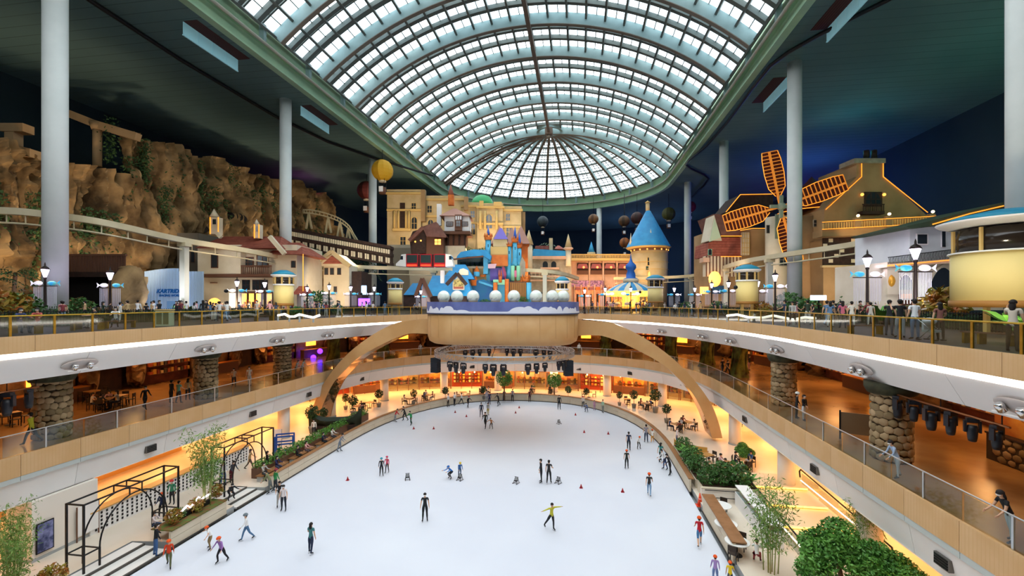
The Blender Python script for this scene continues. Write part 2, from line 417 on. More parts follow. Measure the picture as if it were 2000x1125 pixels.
# crown hub and the maintenance ladder lying along the last arch
hub = thing('crown_hub', 'rust-brown pivot box of the maintenance ladder at the crown of the dome', 'pivot box', vp_(SY - 2.5, 0, RA - 2.2))
MB().box(-0.9, 0.9, -0.9, 0.9, -0.7, 0.9).build('box', mat('rust_brown', '#75655a', 0.7), hub)
MB().lathe([(0.5, -1.4), (0.6, -0.7)], 10).build('hanger', M_flange, hub)
lad = thing('maintenance_ladder', 'curved brown trussed maintenance ladder under the left side of the dome', 'ladder', vp_(SY, -PHI, RA - 1.6))
base = vp_(SY, -PHI, RA - 1.6); mb = MB(); rail = []
for s_ in (0.0, 0.9):
    for r_ in (1.8, 2.5):
        mb.tube([dp_(PI - 0.10 - 0.25 * t + s_ * 0.03, PHI * (1 - 0.94 * t), RA - r_) - base for t in [i / 24 for i in range(25)]], 0.2, 6)
mb.build('rail', mat('rust_brown', '#75655a', 0.7), lad)
mb = MB()
for i in range(49):
    t = i / 48; a = PI - 0.10 - 0.25 * t
    for s_, r_ in ((0, 1.8), (0.9, 1.8)):
        pass
    p, q = dp_(a, PHI * (1 - 0.94 * t), RA - 1.8) - base, dp_(a + 0.027, PHI * (1 - 0.94 * t), RA - 1.8) - base
    r2 = dp_(a, PHI * (1 - 0.94 * min(1, t + 1 / 48)), RA - 2.5) - base
    mb.bar(p, q, 0.1); mb.bar(p, r2, 0.12)
mb.build('rung', mat('rust_brown', '#75655a', 0.7), lad)
cr = tag(MB().box(-0.3, 0.3, 4, SY - 3, -0.25, 0.25).build('crown_rail', mat('rust_brown', '#75655a', 0.7), None, vp_(0, 0, RA - 2.3)), 'brown maintenance rail running along the crown of the vault', 'rail')
# green ring girder under the glass
def g_rim(o): return rim(SX, SH + o, SY, SY + SH + o, 2.0, 3, 60)
gd = struct(thing('trim_girder', 'pale green ring girder carrying the glass vault'))
pts = resample(g_rim(0.0), 9.1)
for i in range(len(pts) - 1):
    p, q = pts[i], pts[i + 1]; d = (q - p).normalized(); n = Vector((-d.y, d.x, 0))
    N = 6 if p.y > SY - 12 else 1
    ring = [g for g in at_arc(g_rim(0.0), [9.1 * i + 9.1 * k / N for k in range(N + 1)])]
    if len(ring) < 2: continue
    mb = strip(ring, ring, 30.0, 34.3); mb.build('girder_web', M_girder, gd)
    mb = MB()
    for a, b in zip(ring, ring[1:]):
        dd = (b - a).normalized(); nn = Vector((dd.y, -dd.x, 0))
        mb.hexa([Zp(a - nn * 0.1, 29.95), Zp(b - nn * 0.1, 29.95), Zp(b + nn * 0.75, 29.95), Zp(a + nn * 0.75, 29.95), Zp(a - nn * .1, 30.15), Zp(b - nn * .1, 30.15), Zp(b + nn * .75, 30.15), Zp(a + nn * .75, 30.15)])
        mb.hexa([Zp(a - nn * 0.1, 32.0), Zp(b - nn * 0.1, 32.0), Zp(b + nn * 0.5, 32.0), Zp(a + nn * 0.5, 32.0), Zp(a - nn * .1, 32.12), Zp(b - nn * .1, 32.12), Zp(b + nn * .5, 32.12), Zp(a + nn * .5, 32.12)])
    mb.build('girder_flange', M_girder, gd)
    st = MB().box(-0.25, 0.25, -0.3, 0.3, 0, 2.1).build('rib_post', M_rib, gd, Zp(p - n * 0.3, 32.1), math.atan2(d.y, d.x))
pipe = MB().tube([Zp(p, 31.75) for p in g_rim(-0.85)], 0.2, 8).build('handrail_pipe', mat('pale_pipe', '#a9a698', 0.5), gd)
# big round columns
M_col = mat('pale_grey_column', '#e3e8e5', 0.6, noise=(0.5, '#dbe1de'))
cols = [(-41.3, 30.3, 'nearest pale round column at the left, before the rock cliff'), (-41.3, 58.8, 'pale round column rising behind the red tiled roofs'), (-41.3, 86.0, 'slim pale column beside the yellow balloon'),
        (25.2, 30.3, 'pale round column cut by the right edge of the picture'), (25.2, 58.8, 'pale round column in front of the windmill'), (25.2, 86.0, 'pale column with a collar left of the windmill sails'),
        (25.2, 114.0, 'slim pale column right of the blue cone tower'), (5.4, 140.5, 'far thin column under the end of the dome')]
for i, (x, y, lb) in enumerate(cols):
    c = thing('round_column', lb, 'column', (x, y, 0), 0, 'round hall columns')
    MB().lathe([(0.78, 0), (0.78, 30.15)], 28).build('shaft', M_col, c)
    MB().lathe([(0.95, 0), (0.95, 0.5), (0.8, 0.6)], 28).build('foot', M_col, c)
    if i in (5, 7): MB().lathe([(0.8, 12.4 if i == 5 else 8), (1.05, 12.5 if i == 5 else 8.1), (1.05, 13.2 if i == 5 else 9), (0.8, 13.4 if i == 5 else 9.2)], 28).build('collar', M_col, c)
# ceiling recesses with hanging light-blue panels
M_lb = mat('light_blue_panel', '#8fc4cf', 0.4, emit=('#9fd6e0', 0.12)); M_rec = mat('dark_red_recess', '#4a1f1b', 0.8, stripes=('X', 0.25, '#2c1210', 0.6))
for x, y, L, sd, lb in [(-40, 40.7, 7.5, 1, 'light blue glass panel hanging beside the ceiling recess at upper left'), (-40.3, 60.8, 7.5, 1, 'light blue hanging panel in the ceiling beside the second left column'),
                        (25.4, 44.5, 7.5, -1, 'light blue hanging panel in the ceiling at the top right'), (25.8, 62.3, 7.5, -1, 'light blue hanging panel in the ceiling near the windmill column')]:
    t = thing('ceiling_panel', lb, 'ceiling panel', (x, y, 30.15), 0, 'hanging ceiling panels')
    MB().box(0, 1.6 * sd, 0, L, -0.03, -0.01).build('recess', M_rec, t)
    for k in range(4): MB().box(-0.04, 0.04, L * k / 4 + 0.03, L * (k + 1) / 4 - 0.03, -1.35, 0).build('glass_panel', M_lb, t)
    MB().box(-0.08, 0.08, 0, L, -1.42, -1.34).build('bottom_rail', M_lb, t)
# black balloon-ride track under the ceiling
def trk(uv): return [at(u, v, 29.7) for u, v in uv]
for uv, lb in (([(100, -50), (175, 0), (350, 115), (535, 226), (640, 277), (740, 312), (845, 343)], 'black overhead rail of the balloon ride along the left ceiling'),
               ([(1790, -30), (1730, 2), (1600, 68), (1540, 102), (1505, 128), (1470, 172), (1420, 240), (1380, 285), (1347, 312), (1340, 322), (1349, 329), (1375, 341), (1384, 349), (1375, 362), (1348, 388)], 'black overhead rail of the balloon ride on the right ceiling')):
    tag(MB().tube(trk(uv), 0.22, 6).build('overhead_rail', M_black), lb, 'rail', 'balloon ride rails')
# ---------------------------------------------------------------- railings
def proj(p):
    zc = p.y * CP - p.x * SP; xc = p.x * CP + p.y * SP
    return 1000 + F * xc / zc, HZ - F * (p.z - CZ) / zc, zc
def on_rim(pts, u, ymin=8):
    best = None
    for a, b in zip(pts, pts[1:]):
        if min(a.y, b.y) < ymin: continue
        for t in (0, 0.25, 0.5, 0.75):
            p = a + (b - a) * t; e = abs(proj(p)[0] - u)
            if best is None or e < best[0]: best = (e, p, math.atan2(b.y - a.y, b.x - a.x))
    return best[1], best[2]
def railing(name, label, rimpts, z, step, every, M_p, h, post_w, rail_r):
    t = thing(name, label, 'railing'); pts = [p for p in resample(rimpts, step)]
    post = pane = None
    for i, p in enumerate(pts[:-1]):
        q = pts[i + 1]
        if p.y < 5 and q.y < 5: continue
        ang = math.atan2(q.y - p.y, q.x - p.x)
        if i % every == 0:
            if post is None:
                o = MB().box(-post_w, post_w, -0.025, 0.025, -0.06, h - 0.02).build('post', M_p, t); post = o.data
            else: o = link('post', post, t)
            o.location = Zp(p, z); o.rotation_euler.z = ang
        if pane is None:
            o = MB().box(0.05, step - 0.05, -0.008, 0.008, 0.02, h - 0.06).build('pane', M_glass, t); pane = o.data
        else: o = link('pane', pane, t)
        o.location = Zp(p, z); o.rotation_euler.z = ang
    keep = [p for p in rimpts if p.y > 4]
    MB().tube([Zp(p, z + h) for p in keep], rail_r, 6).build('top_rail', M_p, t)
    return t
railing('glass_railing', 'brass-posted glass railing along the upper promenade', prom_rim(0.12), 0.02, 1.8, 1, M_gold, 0.95, 0.05, 0.04)
railing('glass_railing', 'steel-posted glass railing along the middle balcony', mid_rim(0.12), -5.98, 1.85, 2, M_steel, 1.05, 0.04, 0.03)
# ---------------------------------------------------------------- round stage bridging the far end of the rink
SC = Vector((-7.93, 47.0, 0))
def sring(a, b, z, N=96, n=3.2):
    out = []
    for i in range(N):
        t = 2 * PI * i / N; c, s_ = math.cos(t), math.sin(t)
        out.append(Vector((a * math.copysign(abs(c) ** (2 / n), c), b * math.copysign(abs(s_) ** (2 / n), s_), z)))
    return out
def loft(rings, mb=None, caps=True, smooth=True):
    mb = mb or MB(); k = len(mb.v); n = len(rings[0])
    for r in rings: mb.v += [tuple(p) for p in r]
    for i in range(len(rings) - 1):
        for j in range(n):
            a = k + i * n + j; b = k + i * n + (j + 1) % n; mb.face((a, b, b + n, a + n), smooth)
    if caps: mb.face(tuple(k + j for j in reversed(range(n)))); mb.face(tuple(k + (len(rings) - 1) * n + j for j in range(n)))
    return mb
stg = thing('round_stage', 'oak-clad round stage bridging the far end of the rink', 'stage', SC)
M_wood2 = mat('stage_oak', '#cda26d', 0.5, noise=(0.5, '#c4965f'))
loft([sring(6.3, 4.4, -2.55), sring(7.1, 5.1, -2.5), sring(7.5, 5.5, -2.25), sring(7.65, 5.65, -1.8), sring(7.65, 5.65, 0.5)], caps=True).build('drum', M_wood2, stg)
sg = sring(7.66, 5.66, 0)
for i in range(50, 95, 4): MB().bar(Zp(sg[i], -1.8), Zp(sg[i], 0.5), 0.02).build('panel_joint', mat('joint_brown', '#b98f5c', 0.7), stg)
loft([sring(7.72, 5.72, 0.5), sring(7.72, 5.72, 1.62), sring(7.6, 5.6, 1.62), sring(7.6, 5.6, 0.5)], caps=False, smooth=False).build('night_sky_band', mat('night_sky_print', '#6a76b0', 0.6, noise=(0.8, '#5a649e', 6)), stg)
loft([sring(7.76, 5.76, 0.44), sring(7.76, 5.76, 0.54), sring(7.5, 5.5, 0.54)], caps=False).build('band_edge', mat('dark_edge', '#3a3f5a', 0.6), stg)
bump_c = [(random.uniform(0, 1), random.uniform(0.014, 0.032), random.uniform(0.2, 0.62)) for _ in range(44)]
sg = sring(7.74, 5.74, 0, 480); mb = MB()
for i in range(240, 480):
    t = (i - 240) / 240
    def top(t): return 0.62 + max([0.1] + [hh * math.sqrt(max(0, 1 - ((t - c) / w_) ** 2)) for c, w_, hh in bump_c])
    a, b = sg[i], sg[(i + 1) % 480]
    mb.poly([Zp(a, 0.55), Zp(b, 0.55), Zp(b, top(t + 1 / 240)), Zp(a, top(t))])
mb.build('cloud_print', mat('cloud_white', '#e4e6f2', 0.7), stg)
MB().prism(sring(7.55, 5.55, 0), 0.5, 0.56).build('deck', mat('stage_deck', '#8a8f93', 0.6), stg)
M_globe = mat('snow_globe_white', '#f3f5ee', 0.25, noise=(2.5, '#dfe8dc'), coat=0.4)
M_scr = mat('globe_grey_lines', '#8f9a93', 0.6)
for i, u in enumerate((866.6, 892, 923, 964, 1005, 1047, 1078.6, 1100)):
    c, _ = min(((Zp(SC + p * 0.92, 0.62), 0) for p in sring(7.5, 5.5, 0, 400) if p.y < 1.5), key=lambda q: abs(proj(q[0])[0] - u))
    g = thing('snow_globe', 'white snow globe on the stage rim, number %s from the left of eight' % ('one two three four five six seven eight'.split()[i]), 'snow globe', c, 0, 'snow globes on the stage rim')
    MB().lathe([(0.3, -0.04), (0.3, 0.9), (0.46, 1.05), (0.42, 1.16)], 16).build('base', mat('globe_base', '#c9b489', 0.5), g)
    MB().ball((0, 0, 1.5), 0.6, 18, 12).build('globe', M_globe, g)
    mb = MB()
    for k in range(4):
        a = random.uniform(-2.4, -0.7); mb.tube([(0.61 * math.cos(a + d) * math.cos(e), 0.61 * math.sin(a + d) * math.cos(e), 1.5 + 0.61 * math.sin(e)) for d, e in ((0, -.5), (.1, -.3), (.25, -.35), (.3, -.15))], 0.012, 4)
    mb.build('snow_figure', M_scr, g)
# two curved legs (upper and lower outlines, dx from the stage centre)
M_mirror = mat('bronze_mirror_soffit', '#b99a78', 0.08, 0.9)
up_ = [(1129, 625), (1170, 628), (1207, 635), (1260, 661), (1313, 699), (1353, 739), (1388, 787), (1404, 827), (1411, 856)]
lo_ = [(1129, 656), (1155, 655), (1180, 657), (1220, 672), (1287, 707), (1327, 741), (1356, 773), (1380, 821), (1391, 856)]
def planeY(u, v, Y):
    a = (u - 1000) / F; zc = Y / (CP + a * SP); return (a * zc * CP - zc * SP, Zat(v, zc))
def smoothline(pts, N=30):
    out = []
    for i in range(N + 1):
        t = i / N * (len(pts) - 1); k = min(int(t), len(pts) - 2); f = t - k
        p0, p1, p2, p3 = [Vector(pts[max(0, min(len(pts) - 1, k + j))]) for j in (-1, 0, 1, 2)]
        out.append(0.5 * ((2 * p1) + (p2 - p0) * f + (2 * p0 - 5 * p1 + 4 * p2 - p3) * f * f + (3 * p1 - p0 - 3 * p2 + p3) * f ** 3))
    return out
U = smoothline([planeY(u, v, 45.6) for u, v in up_]); L_ = smoothline([planeY(u, v, 45.6) for u, v in lo_])
for sd, lb in ((1, 'right curved oak-clad leg of the stage'), (-1, 'left curved oak-clad leg of the stage')):
    foot = Vector((SC.x + sd * (U[-1].x - SC.x), 46.9, -11.7)); t = thing('curved_buttress', lb, 'stage leg', foot, 0, 'stage legs')
    def q(p, y): return Vector((SC.x + sd * (p[0] - SC.x) - foot.x, y - foot.y, max(p[1], -11.7) - foot.z))
    for nm, ya, yb, m in (('front_face', 45.6, 45.75, M_wood2), ('back_face', 48.0, 48.15, M_wood2)):
        mb = MB()
        for i in range(30): mb.hexa([q(L_[i], ya), q(L_[i + 1], ya), q(L_[i + 1], yb), q(L_[i], yb), q(U[i], ya), q(U[i + 1], ya), q(U[i + 1], yb), q(U[i], yb)])
        mb.build(nm, m, t)
    for nm, P in (('mirror_top', U), ('mirror_soffit', L_)):
        mb = MB()
        for i in range(30): mb.poly([q(P[i], 45.62), q(P[i + 1], 45.62), q(P[i + 1], 48.13), q(P[i], 48.13)])
        mb.build(nm, M_mirror, t)
# lighting truss under the stage
tr = thing('lighting_truss', 'silver ring-shaped lighting truss hanging below the round stage', 'truss', (SC.x, SC.y, -3.9))
M_alu = mat('aluminium_truss', '#b9bcbf', 0.35, 0.8)
RX, RY = 7.0, 6.8
def tp(a, dr, z): return Vector(((RX + dr) * math.cos(a), (RY + dr) * math.sin(a), z))
for dr, z in ((-0.25, 0), (0.25, 0), (-0.25, 0.55), (0.25, 0.55)):
    MB().tube([tp(2 * PI * i / 72, dr, z) for i in range(72)], 0.035, 5, closed=True).build('chord', M_alu, tr)
mb = MB()
for i in range(72):
    a, b = 2 * PI * i / 72, 2 * PI * (i + 1) / 72
    for dr in (-0.25, 0.25): mb.bar(tp(a, dr, 0), tp(b, dr, 0.55), 0.03); mb.bar(tp(a, dr, 0.55), tp(a, dr, 0), 0.025)
    mb.bar(tp(a, -0.25, 0), tp(b, 0.25, 0), 0.025); mb.bar(tp(a, -0.25, 0.55), tp(b, 0.25, 0.55), 0.025)
tag(mb.build('lattice', M_alu, tr), None, None, None, 'stuff')
for i in range(6): a = PI / 6 + i * PI / 3; MB().tube([tp(a, 0, 0.55), tp(a, -1.6, 1.3)], 0.03, 5).build('hanger_cable', M_black, tr)
M_head = mat('dark_lamp_housing', '#22242b', 0.4)
def moving_head(name, label, loc, rz, s=1.0, group=None):
    t = thing(name, label, 'stage light', loc, rz, group)
    MB().box(-0.2 * s, 0.2 * s, -0.13 * s, 0.13 * s, -0.16 * s, 0).build('base', M_head, t)
    MB().extr([(x * s, -0.09 * s, z * s) for x, z in ((-.28, -.62), (-.2, -.62), (-.2, -.2), (.2, -.2), (.2, -.62), (.28, -.62), (.28, -.12), (-.28, -.12))], (0, 0.18 * s, 0)).build('yoke', M_head, t)
    MB().lathe([(0.14 * s, -1.0 * s), (0.17 * s, -0.85 * s), (0.2 * s, -0.45 * s), (0.15 * s, -0.3 * s)], 10).build('head', M_head, t)
    MB().lathe([(0.11 * s, -1.02 * s), (0.11 * s, -0.99 * s)], 10).build('lens', mat('lens_glass', '#5a6478', 0.1), t)
    return t
ORD = 'first second third fourth fifth sixth seventh eighth ninth tenth eleventh twelfth thirteenth fourteenth fifteenth'.split()
mh = None; k = 0
for row, us in (('front', (879, 891, 905, 947.7, 964, 983, 1031, 1048, 1064, 1091, 1101)), ('rear', (908.6, 923, 937, 955.5, 990, 1003, 1017, 1047, 1062, 1074))):
    for j, u in enumerate(us):
        angs = [2 * PI * i / 720 for i in range(720) if (math.sin(2 * PI * i / 720) < 0.05) == (row == 'front')]
        a = min(angs, key=lambda a: abs(proj(Vector((SC.x + RX * math.cos(a), SC.y + RY * math.sin(a), -4)))[0] - u))
        p = Vector((SC.x + RX * math.cos(a), SC.y + RY * math.sin(a), -3.93)); lb = 'black moving-head stage light on the %s of the ring truss, %s from the left' % (row, ORD[j])
        if mh is None: mh = moving_head('stage_light', lb, p, 0.2, 1.0, 'stage lights on the ring truss')
        else: dup(mh, p, random.uniform(-1, 1), lb, 'stage lights on the ring truss', random.uniform(0.85, 1.1))
for sd, lb in ((-1, 'black hanging loudspeaker at the left end of the ring truss'), (1, 'black hanging loudspeaker at the right end of the ring truss')):
    t = thing('loudspeaker', lb, 'loudspeaker', (SC.x + sd * 6.7, SC.y - 2.4, -4.0), sd * 0.35, 'hanging loudspeakers')
    for z in range(3): MB().box(-0.42, 0.42, -0.3, 0.3, -0.5 * z - 0.56, -0.5 * z - 0.08).build('cabinet', mat('black_speaker_cloth', '#1b222b', 0.8), t)
    MB().box(-0.03, 0.03, -0.03, 0.03, -0.1, 0.1).build('clamp', M_black, t)
# ---------------------------------------------------------------- rink boards, steps
M_board = mat('beige_board', '#d6c9b0', 0.55, noise=(0.5, '#cfc0a5')); M_cap = mat('brown_wood_cap', '#9a6b43', 0.5, noise=(1.5, '#86592f'))
M_kick = mat('dark_kick_strip', '#4d4a45', 0.6)
def boards(name, label, pts, h, capw, z=-12.0, step=2.0, capm=None, inner=0.0):
    t = thing(name, label, 'rink barrier'); pts = resample(pts, step)
    for p, q in zip(pts, pts[1:]):
        ang = math.atan2(q.y - p.y, q.x - p.x); L = (q - p).length
        o = MB().box(0.012, L - 0.012, 0.03, 0.16, 0.1, h * 0.55).box(0.012, L - 0.012, 0.03, 0.16, h * 0.57, h).build('board_panel', M_board, t, Zp(p, z), ang)
        MB().box(0, L, 0.0, 0.14, 0, 0.1).build('kick_strip', M_kick, o)
        MB().box(0, L, -0.03, capw, h, h + 0.06).build('cap', capm or M_cap, o)
    return t
full = ice_rim(0.0, N=80)
def arc_part(pts, ya, yb):        # left side from ya, round the far end, right side down to yb
    i0 = next(i for i, p in enumerate(pts) if p.x < AX and p.y >= ya); i1 = max(i for i, p in enumerate(pts) if p.x > AX and p.y >= yb)
    return pts[i0:i1 + 1]
full = resample(ice_rim(0.0, N=80), 0.5)
boards('rink_barrier', 'beige panelled rink boards curving round the far end of the ice', arc_part(full, 29.9, 32.4), 0.98, 0.35)
boards('rink_barrier', 'beige rink boards with a brown cap beside the white cafe tables', [Vector((7.75, 31.0 - i * 0.5, 0)) for i in range(13)], 1.15, 0.7)
boards('planter_wall', 'low beige planter wall beside the ice at the left, under the bamboo', [Vector((-22.35, 22.0 + i * 0.5, 0)) for i in range(10)], 0.95, 1.3, capm=mat('planter_soil', '#7a4a2a', 0.9, noise=(3, '#4f6a2a')))
boards('planter_wall', 'low beige planter wall at the bottom left corner, under small bamboo', [Vector((-22.6, 13.0 + i * 0.5, 0)) for i in range(9)], 0.9, 1.6, capm=mat('planter_soil', '#7a4a2a', 0.9))
st = thing('entry_steps', 'white entry steps with dark edges between planter and ice', 'steps', (-22.3, 26.9, -12.0))
st2 = thing('entry_steps', 'white entry steps with dark edges at the bottom left', 'steps', (-22.3, 17.4, -12.0))
for s_, w_ in ((st, 2.7), (st2, 4.4)):
    for k in range(3):
        o = MB().box(-0.75 * (k + 1) - 0.05, -0.75 * k, 0, w_, -0.01, 0.1 * (k + 1)).build('tread', mat('white_step', '#e6e2dc', 0.5), s_)
        MB().box(-0.75 * k - 0.1, -0.75 * k + 0.01, 0, w_, 0.1 * k, 0.1 * (k + 1) + 0.006).build('nosing', M_kick, o)
# ---------------------------------------------------------------- ground floor columns and lamps
M_colw = mat('white_column', '#efe6da', 0.6)
gcol = [(552, 'white round column left of the stage leg, by the cafe garden'), (648, 'white round column behind the foot of the left stage leg'), (752, 'white round column left of the far shops'), (868, 'white round column among the far cafe tables at left'), (972, 'white round column behind the round green tree'),
        (1085, 'white round column behind the second round green tree'), (1185, 'white round column right of the far shops'), (1293, 'white round column beside the cafe on the right'), (1437, 'white round column right of the right stage leg'), (1532, 'white round column by the escalator'), (1700, 'white round column behind the lush green tree at lower right')]
for u, lb in gcol:
    p, _ = on_rim(mid_rim(1.3), u)
    c = thing('floor_column', lb, 'column', Zp(p, -11.7), 0, 'ground floor columns'); MB().lathe([(0.55, 0), (0.55, 3.1)], 20).build('shaft', M_colw, c); MB().lathe([(0.6, 0), (0.6, 0.12)], 20).build('skirting', M_grey, c)
p, _ = on_rim(mid_rim(0.9), 118)
c = thing('square_pier', 'broad white square pier at the lower left beside the shoe lockers', 'pier', Zp(p, -11.7)); MB().box(-0.8, 0.8, -1.6, 1.6, 0, 3.1).build('shaft', M_colw, c); MB().box(-0.83, 0.83, -1.63, 1.63, 0, 0.15).build('skirting', M_grey, c)
M_dl = mat('warm_downlight', '#fff3dd', 0.5, emit=('#ffdca8', 9))
def downlights(rimpts, z, step, col, en, size=1.0):     # recessed ceiling lamps above the lower floors (out of sight from the promenade)
    for p in resample(rimpts, step):
        if p.y >= 8: lamp('downlight_lamp', 'AREA', Zp(p, z - 0.12), col, en, size)
downlights(mid_rim(4.0), -8.62, 6.0, '#ffbb72', 75, 2.0)
downlights(rim(AX, 29.6, 44, 67.6, 2.3), -8.62, 6.0, '#ffb870', 150, 2.0)
downlights(mid_rim(5.5), -2.28, 7.5, '#ffc07c', 42, 1.5)
downlights(mid_rim(10.5), -2.28, 8.0, '#ffba72', 90, 1.5)
from mathutils import noise as NZ
# ---------------------------------------------------------------- amusement park on the promenade
M_cream = mat('cream_stucco', '#ded2b8', 0.75, noise=(0.5, '#d3c5a8')); M_sand = mat('sand_stucco', '#cdb78c', 0.75, noise=(0.5, '#bfa87a'))
M_tan = mat('tan_stucco', '#a98a62', 0.8, noise=(0.4, '#9b7c55')); M_ochre = mat('ochre_trim', '#d2b06c', 0.6)
M_redtile = mat('red_brown_tiles', '#a85c48', 0.7, noise=(1.5, '#8f4838'), stripes=('Z', 0.4, '#7a3a2c', 0.85)); M_brownroof = mat('brown_shingles', '#7c5347', 0.75, noise=(1.2, '#6b443a'))
M_darkwood = mat('dark_timber', '#3b251c', 0.7, noise=(2, '#2b1a13')); M_timber = mat('brown_timber', '#6a4531', 0.7)
M_win = mat('dark_window_glass', '#2a3137', 0.12, spec=0.6); M_winlit = mat('lit_window', '#ffcf80', 0.5, emit=('#ffb04a', 1.15)); M_bluer = mat('sky_blue_roof', '#2f93c8', 0.55, noise=(0.8, '#2583ba'))
M_blue2 = mat('light_blue_paint', '#5db5d8', 0.6, noise=(0.6, '#48a3cb')); M_orange = mat('orange_paint', '#d8752a', 0.6, noise=(0.8, '#c25f1c')); M_teal = mat('teal_canopy', '#1f86a6', 0.5)
M_yel = mat('pale_yellow_paint', '#e6d08a', 0.6); M_led = mat('amber_rope_light', '#ffb04a', 0.5, emit=('#ff9428', 0.9)); M_pink = mat('pink_stone', '#d8b195', 0.7, noise=(0.6, '#cba183'))
M_stone = mat('grey_stone', '#a59c8a', 0.8, noise=(1, '#8d8474')); M_purple = mat('violet_paint', '#6b5cb0', 0.6); M_greenp = mat('mint_paint', '#8fd0a8', 0.6)
def win(P, u0, u1, v0, v1, d=0.0, lit=False, bars=2, arch=False, fm=None):
    fm = fm or M_ochre; g = 0.12 * (u1 - u0)
    f = P.add('window', P.box(u0 - g, u1 + g, v0 - g, v1 + g, d - 0.12, 0.12), fm)
    if arch:
        n = 8; c = (u0 + u1) / 2; r = (u1 - u0) / 2
        P.add('pane', P.poly([(u0, v1), (u1, v1)] + [(c + r * math.cos(PI * i / n), v0 + r - r * 1.15 * math.sin(PI * i / n)) for i in range(n + 1)], d - 0.16, 0.05), M_winlit if lit else M_win, f)
    else: P.add('pane', P.box(u0, u1, v0, v1, d - 0.16, 0.05), M_winlit if lit else M_win, f)
    for i in range(1, bars): u = u0 + (u1 - u0) * i / bars; P.add('glazing_bar', P.box(u - g * .3, u + g * .3, v0, v1, d - 0.19, 0.04), fm, f)
    if bars > 1: v = (v0 + v1) / 2; P.add('glazing_bar', P.box(u0, u1, v - g * .3, v + g * .3, d - 0.19, 0.04), fm, f)
    return f
def cone(P, name, u, v_eave, v_tip, ru, d, m, n=20, prof=None, par=None):
    c = P.p(u, v_eave, d); h = P.z(v_tip, d) - P.z(v_eave, d); r = ru * (P.zc + d) / F
    return P.add(name, MB().lathe(prof and [(a * r, b * h) for a, b in prof] or [(r, 0), (0.02, h)], n, c), m, par)
def cyl(P, name, u, v1, v0, ru, d, m, n=20, par=None, ru2=None):
    c = P.p(u, v1, d); h = P.z(v0, d) - P.z(v1, d); r = ru * (P.zc + d) / F
    return P.add(name, MB().lathe([(r, 0), ((ru2 or ru) * (P.zc + d) / F, h)], n, c), m, par)
def hip(P, name, u0, u1, v_e, v_t, ut0, ut1, d, dep, m, par=None):   # hipped or gabled roof: eave rectangle, ridge line
    a, b = P.x(u0, d), P.x(u1, d); ze, zt = P.z(v_e, d), P.z(v_t, d); ra, rb = P.x(ut0, d), P.x(ut1, d); y = d + dep / 2
    mb = MB(); mb.v += [(a, d, ze), (b, d, ze), (b, d + dep, ze), (a, d + dep, ze), (ra, y, zt), (rb, y, zt)]
    for f in ((0, 1, 5, 4), (1, 2, 5), (2, 3, 4, 5), (3, 0, 4), (3, 2, 1, 0)): mb.face(f)
    return P.add(name, mb, m, par)
def line3(P, name, uvs, d, w, m, par=None, h=None):
    mb = MB(); q = [P.p(u, v, d) for u, v in uvs]
    for a, b in zip(q, q[1:]): mb.bar(a, b, w, h)
    return P.add(name, mb, m, par)
# ---- rock cliff on the left
cl = thing('rock_cliff', 'floodlit brown artificial rock cliff behind the left promenade', 'rock cliff', (-57, 65, 0))
M_rock = mat('brown_rock', '#ad8d60', 0.92, noise=(0.35, '#5a452a', 8), bump=(0.9, 1.0))
def cliff(y0, y1, ztop, NX, NY, off=0.0, nm='rock_face'):
    mb = MB()
    for i in range(NX + 1):
        Y = y0 + (y1 - y0) * i / NX
        for j in range(NY + 1):
            t = j / NY; Z = -0.2 + (ztop(Y) + 0.2) * t
            fl = (0.35 - abs(NZ.noise(Vector((Y * 0.75 + .6 * NZ.noise(Vector((Y * .2, Z * .2, 9))), Z * 0.035, 3.1))))) * 4.2 + (0.3 - abs(NZ.noise(Vector((Y * 1.9, Z * 0.07, 7.7))))) * 1.7 + NZ.fractal(Vector((Y * .8, Z * .9, 2.2)), 1.0, 2.0, 3) * .35
            bl = NZ.fractal(Vector((Y * 0.18, Z * 0.2, 1.3)), 1.0, 2.0, 5) * 1.5
            k = 1.0 if Z > 12 else 0.45 + 0.55 * Z / 12
            x = -57 + off + fl * k * 1.3 + bl - (t ** 1.6) * 3.0 + (2.5 if 6 < Z < 9.5 else 0) * abs(NZ.noise(Vector((Y * 0.1, 5, 5))))
            mb.v.append((x + 57, Y - 65, Z))
    for i in range(NX):
        for j in range(NY):
            a = i * (NY + 1) + j; mb.face((a, a + NY + 1, a + NY + 2, a + 1), False)
    return mb.build(nm, M_rock, cl)
cliff(20, 52, lambda Y: 17.8 + 1.2 * NZ.noise(Vector((Y * 0.3, 0, 0))), 180, 90, .4)
MB().box(-14, -2.2, 20 - 65, 53 - 65, 16.6, 17.5).build('ledge', M_rock, cl)
cliff(50.5, 104, lambda Y: 23.5 + (Y - 46) * 0.055 + 2.0 * NZ.noise(Vector((Y * 0.25, 0, 0))) - max(0, Y - 97) * 1.2, 330, 110)
for (u, v, zc, r) in ((455, 425, 76, 1.6), (385, 447, 70, 1.3)):
    o = G(u, zc, Zat(v, zc)) - Vector((-57, 65, 0)); MB().ball(o + Vector((0.6, 0, 0)), r, 12, 8, 0.5, 0.7, 1.4).build('cave_mouth', mat('cave_black', '#0c0806', 0.95), cl)
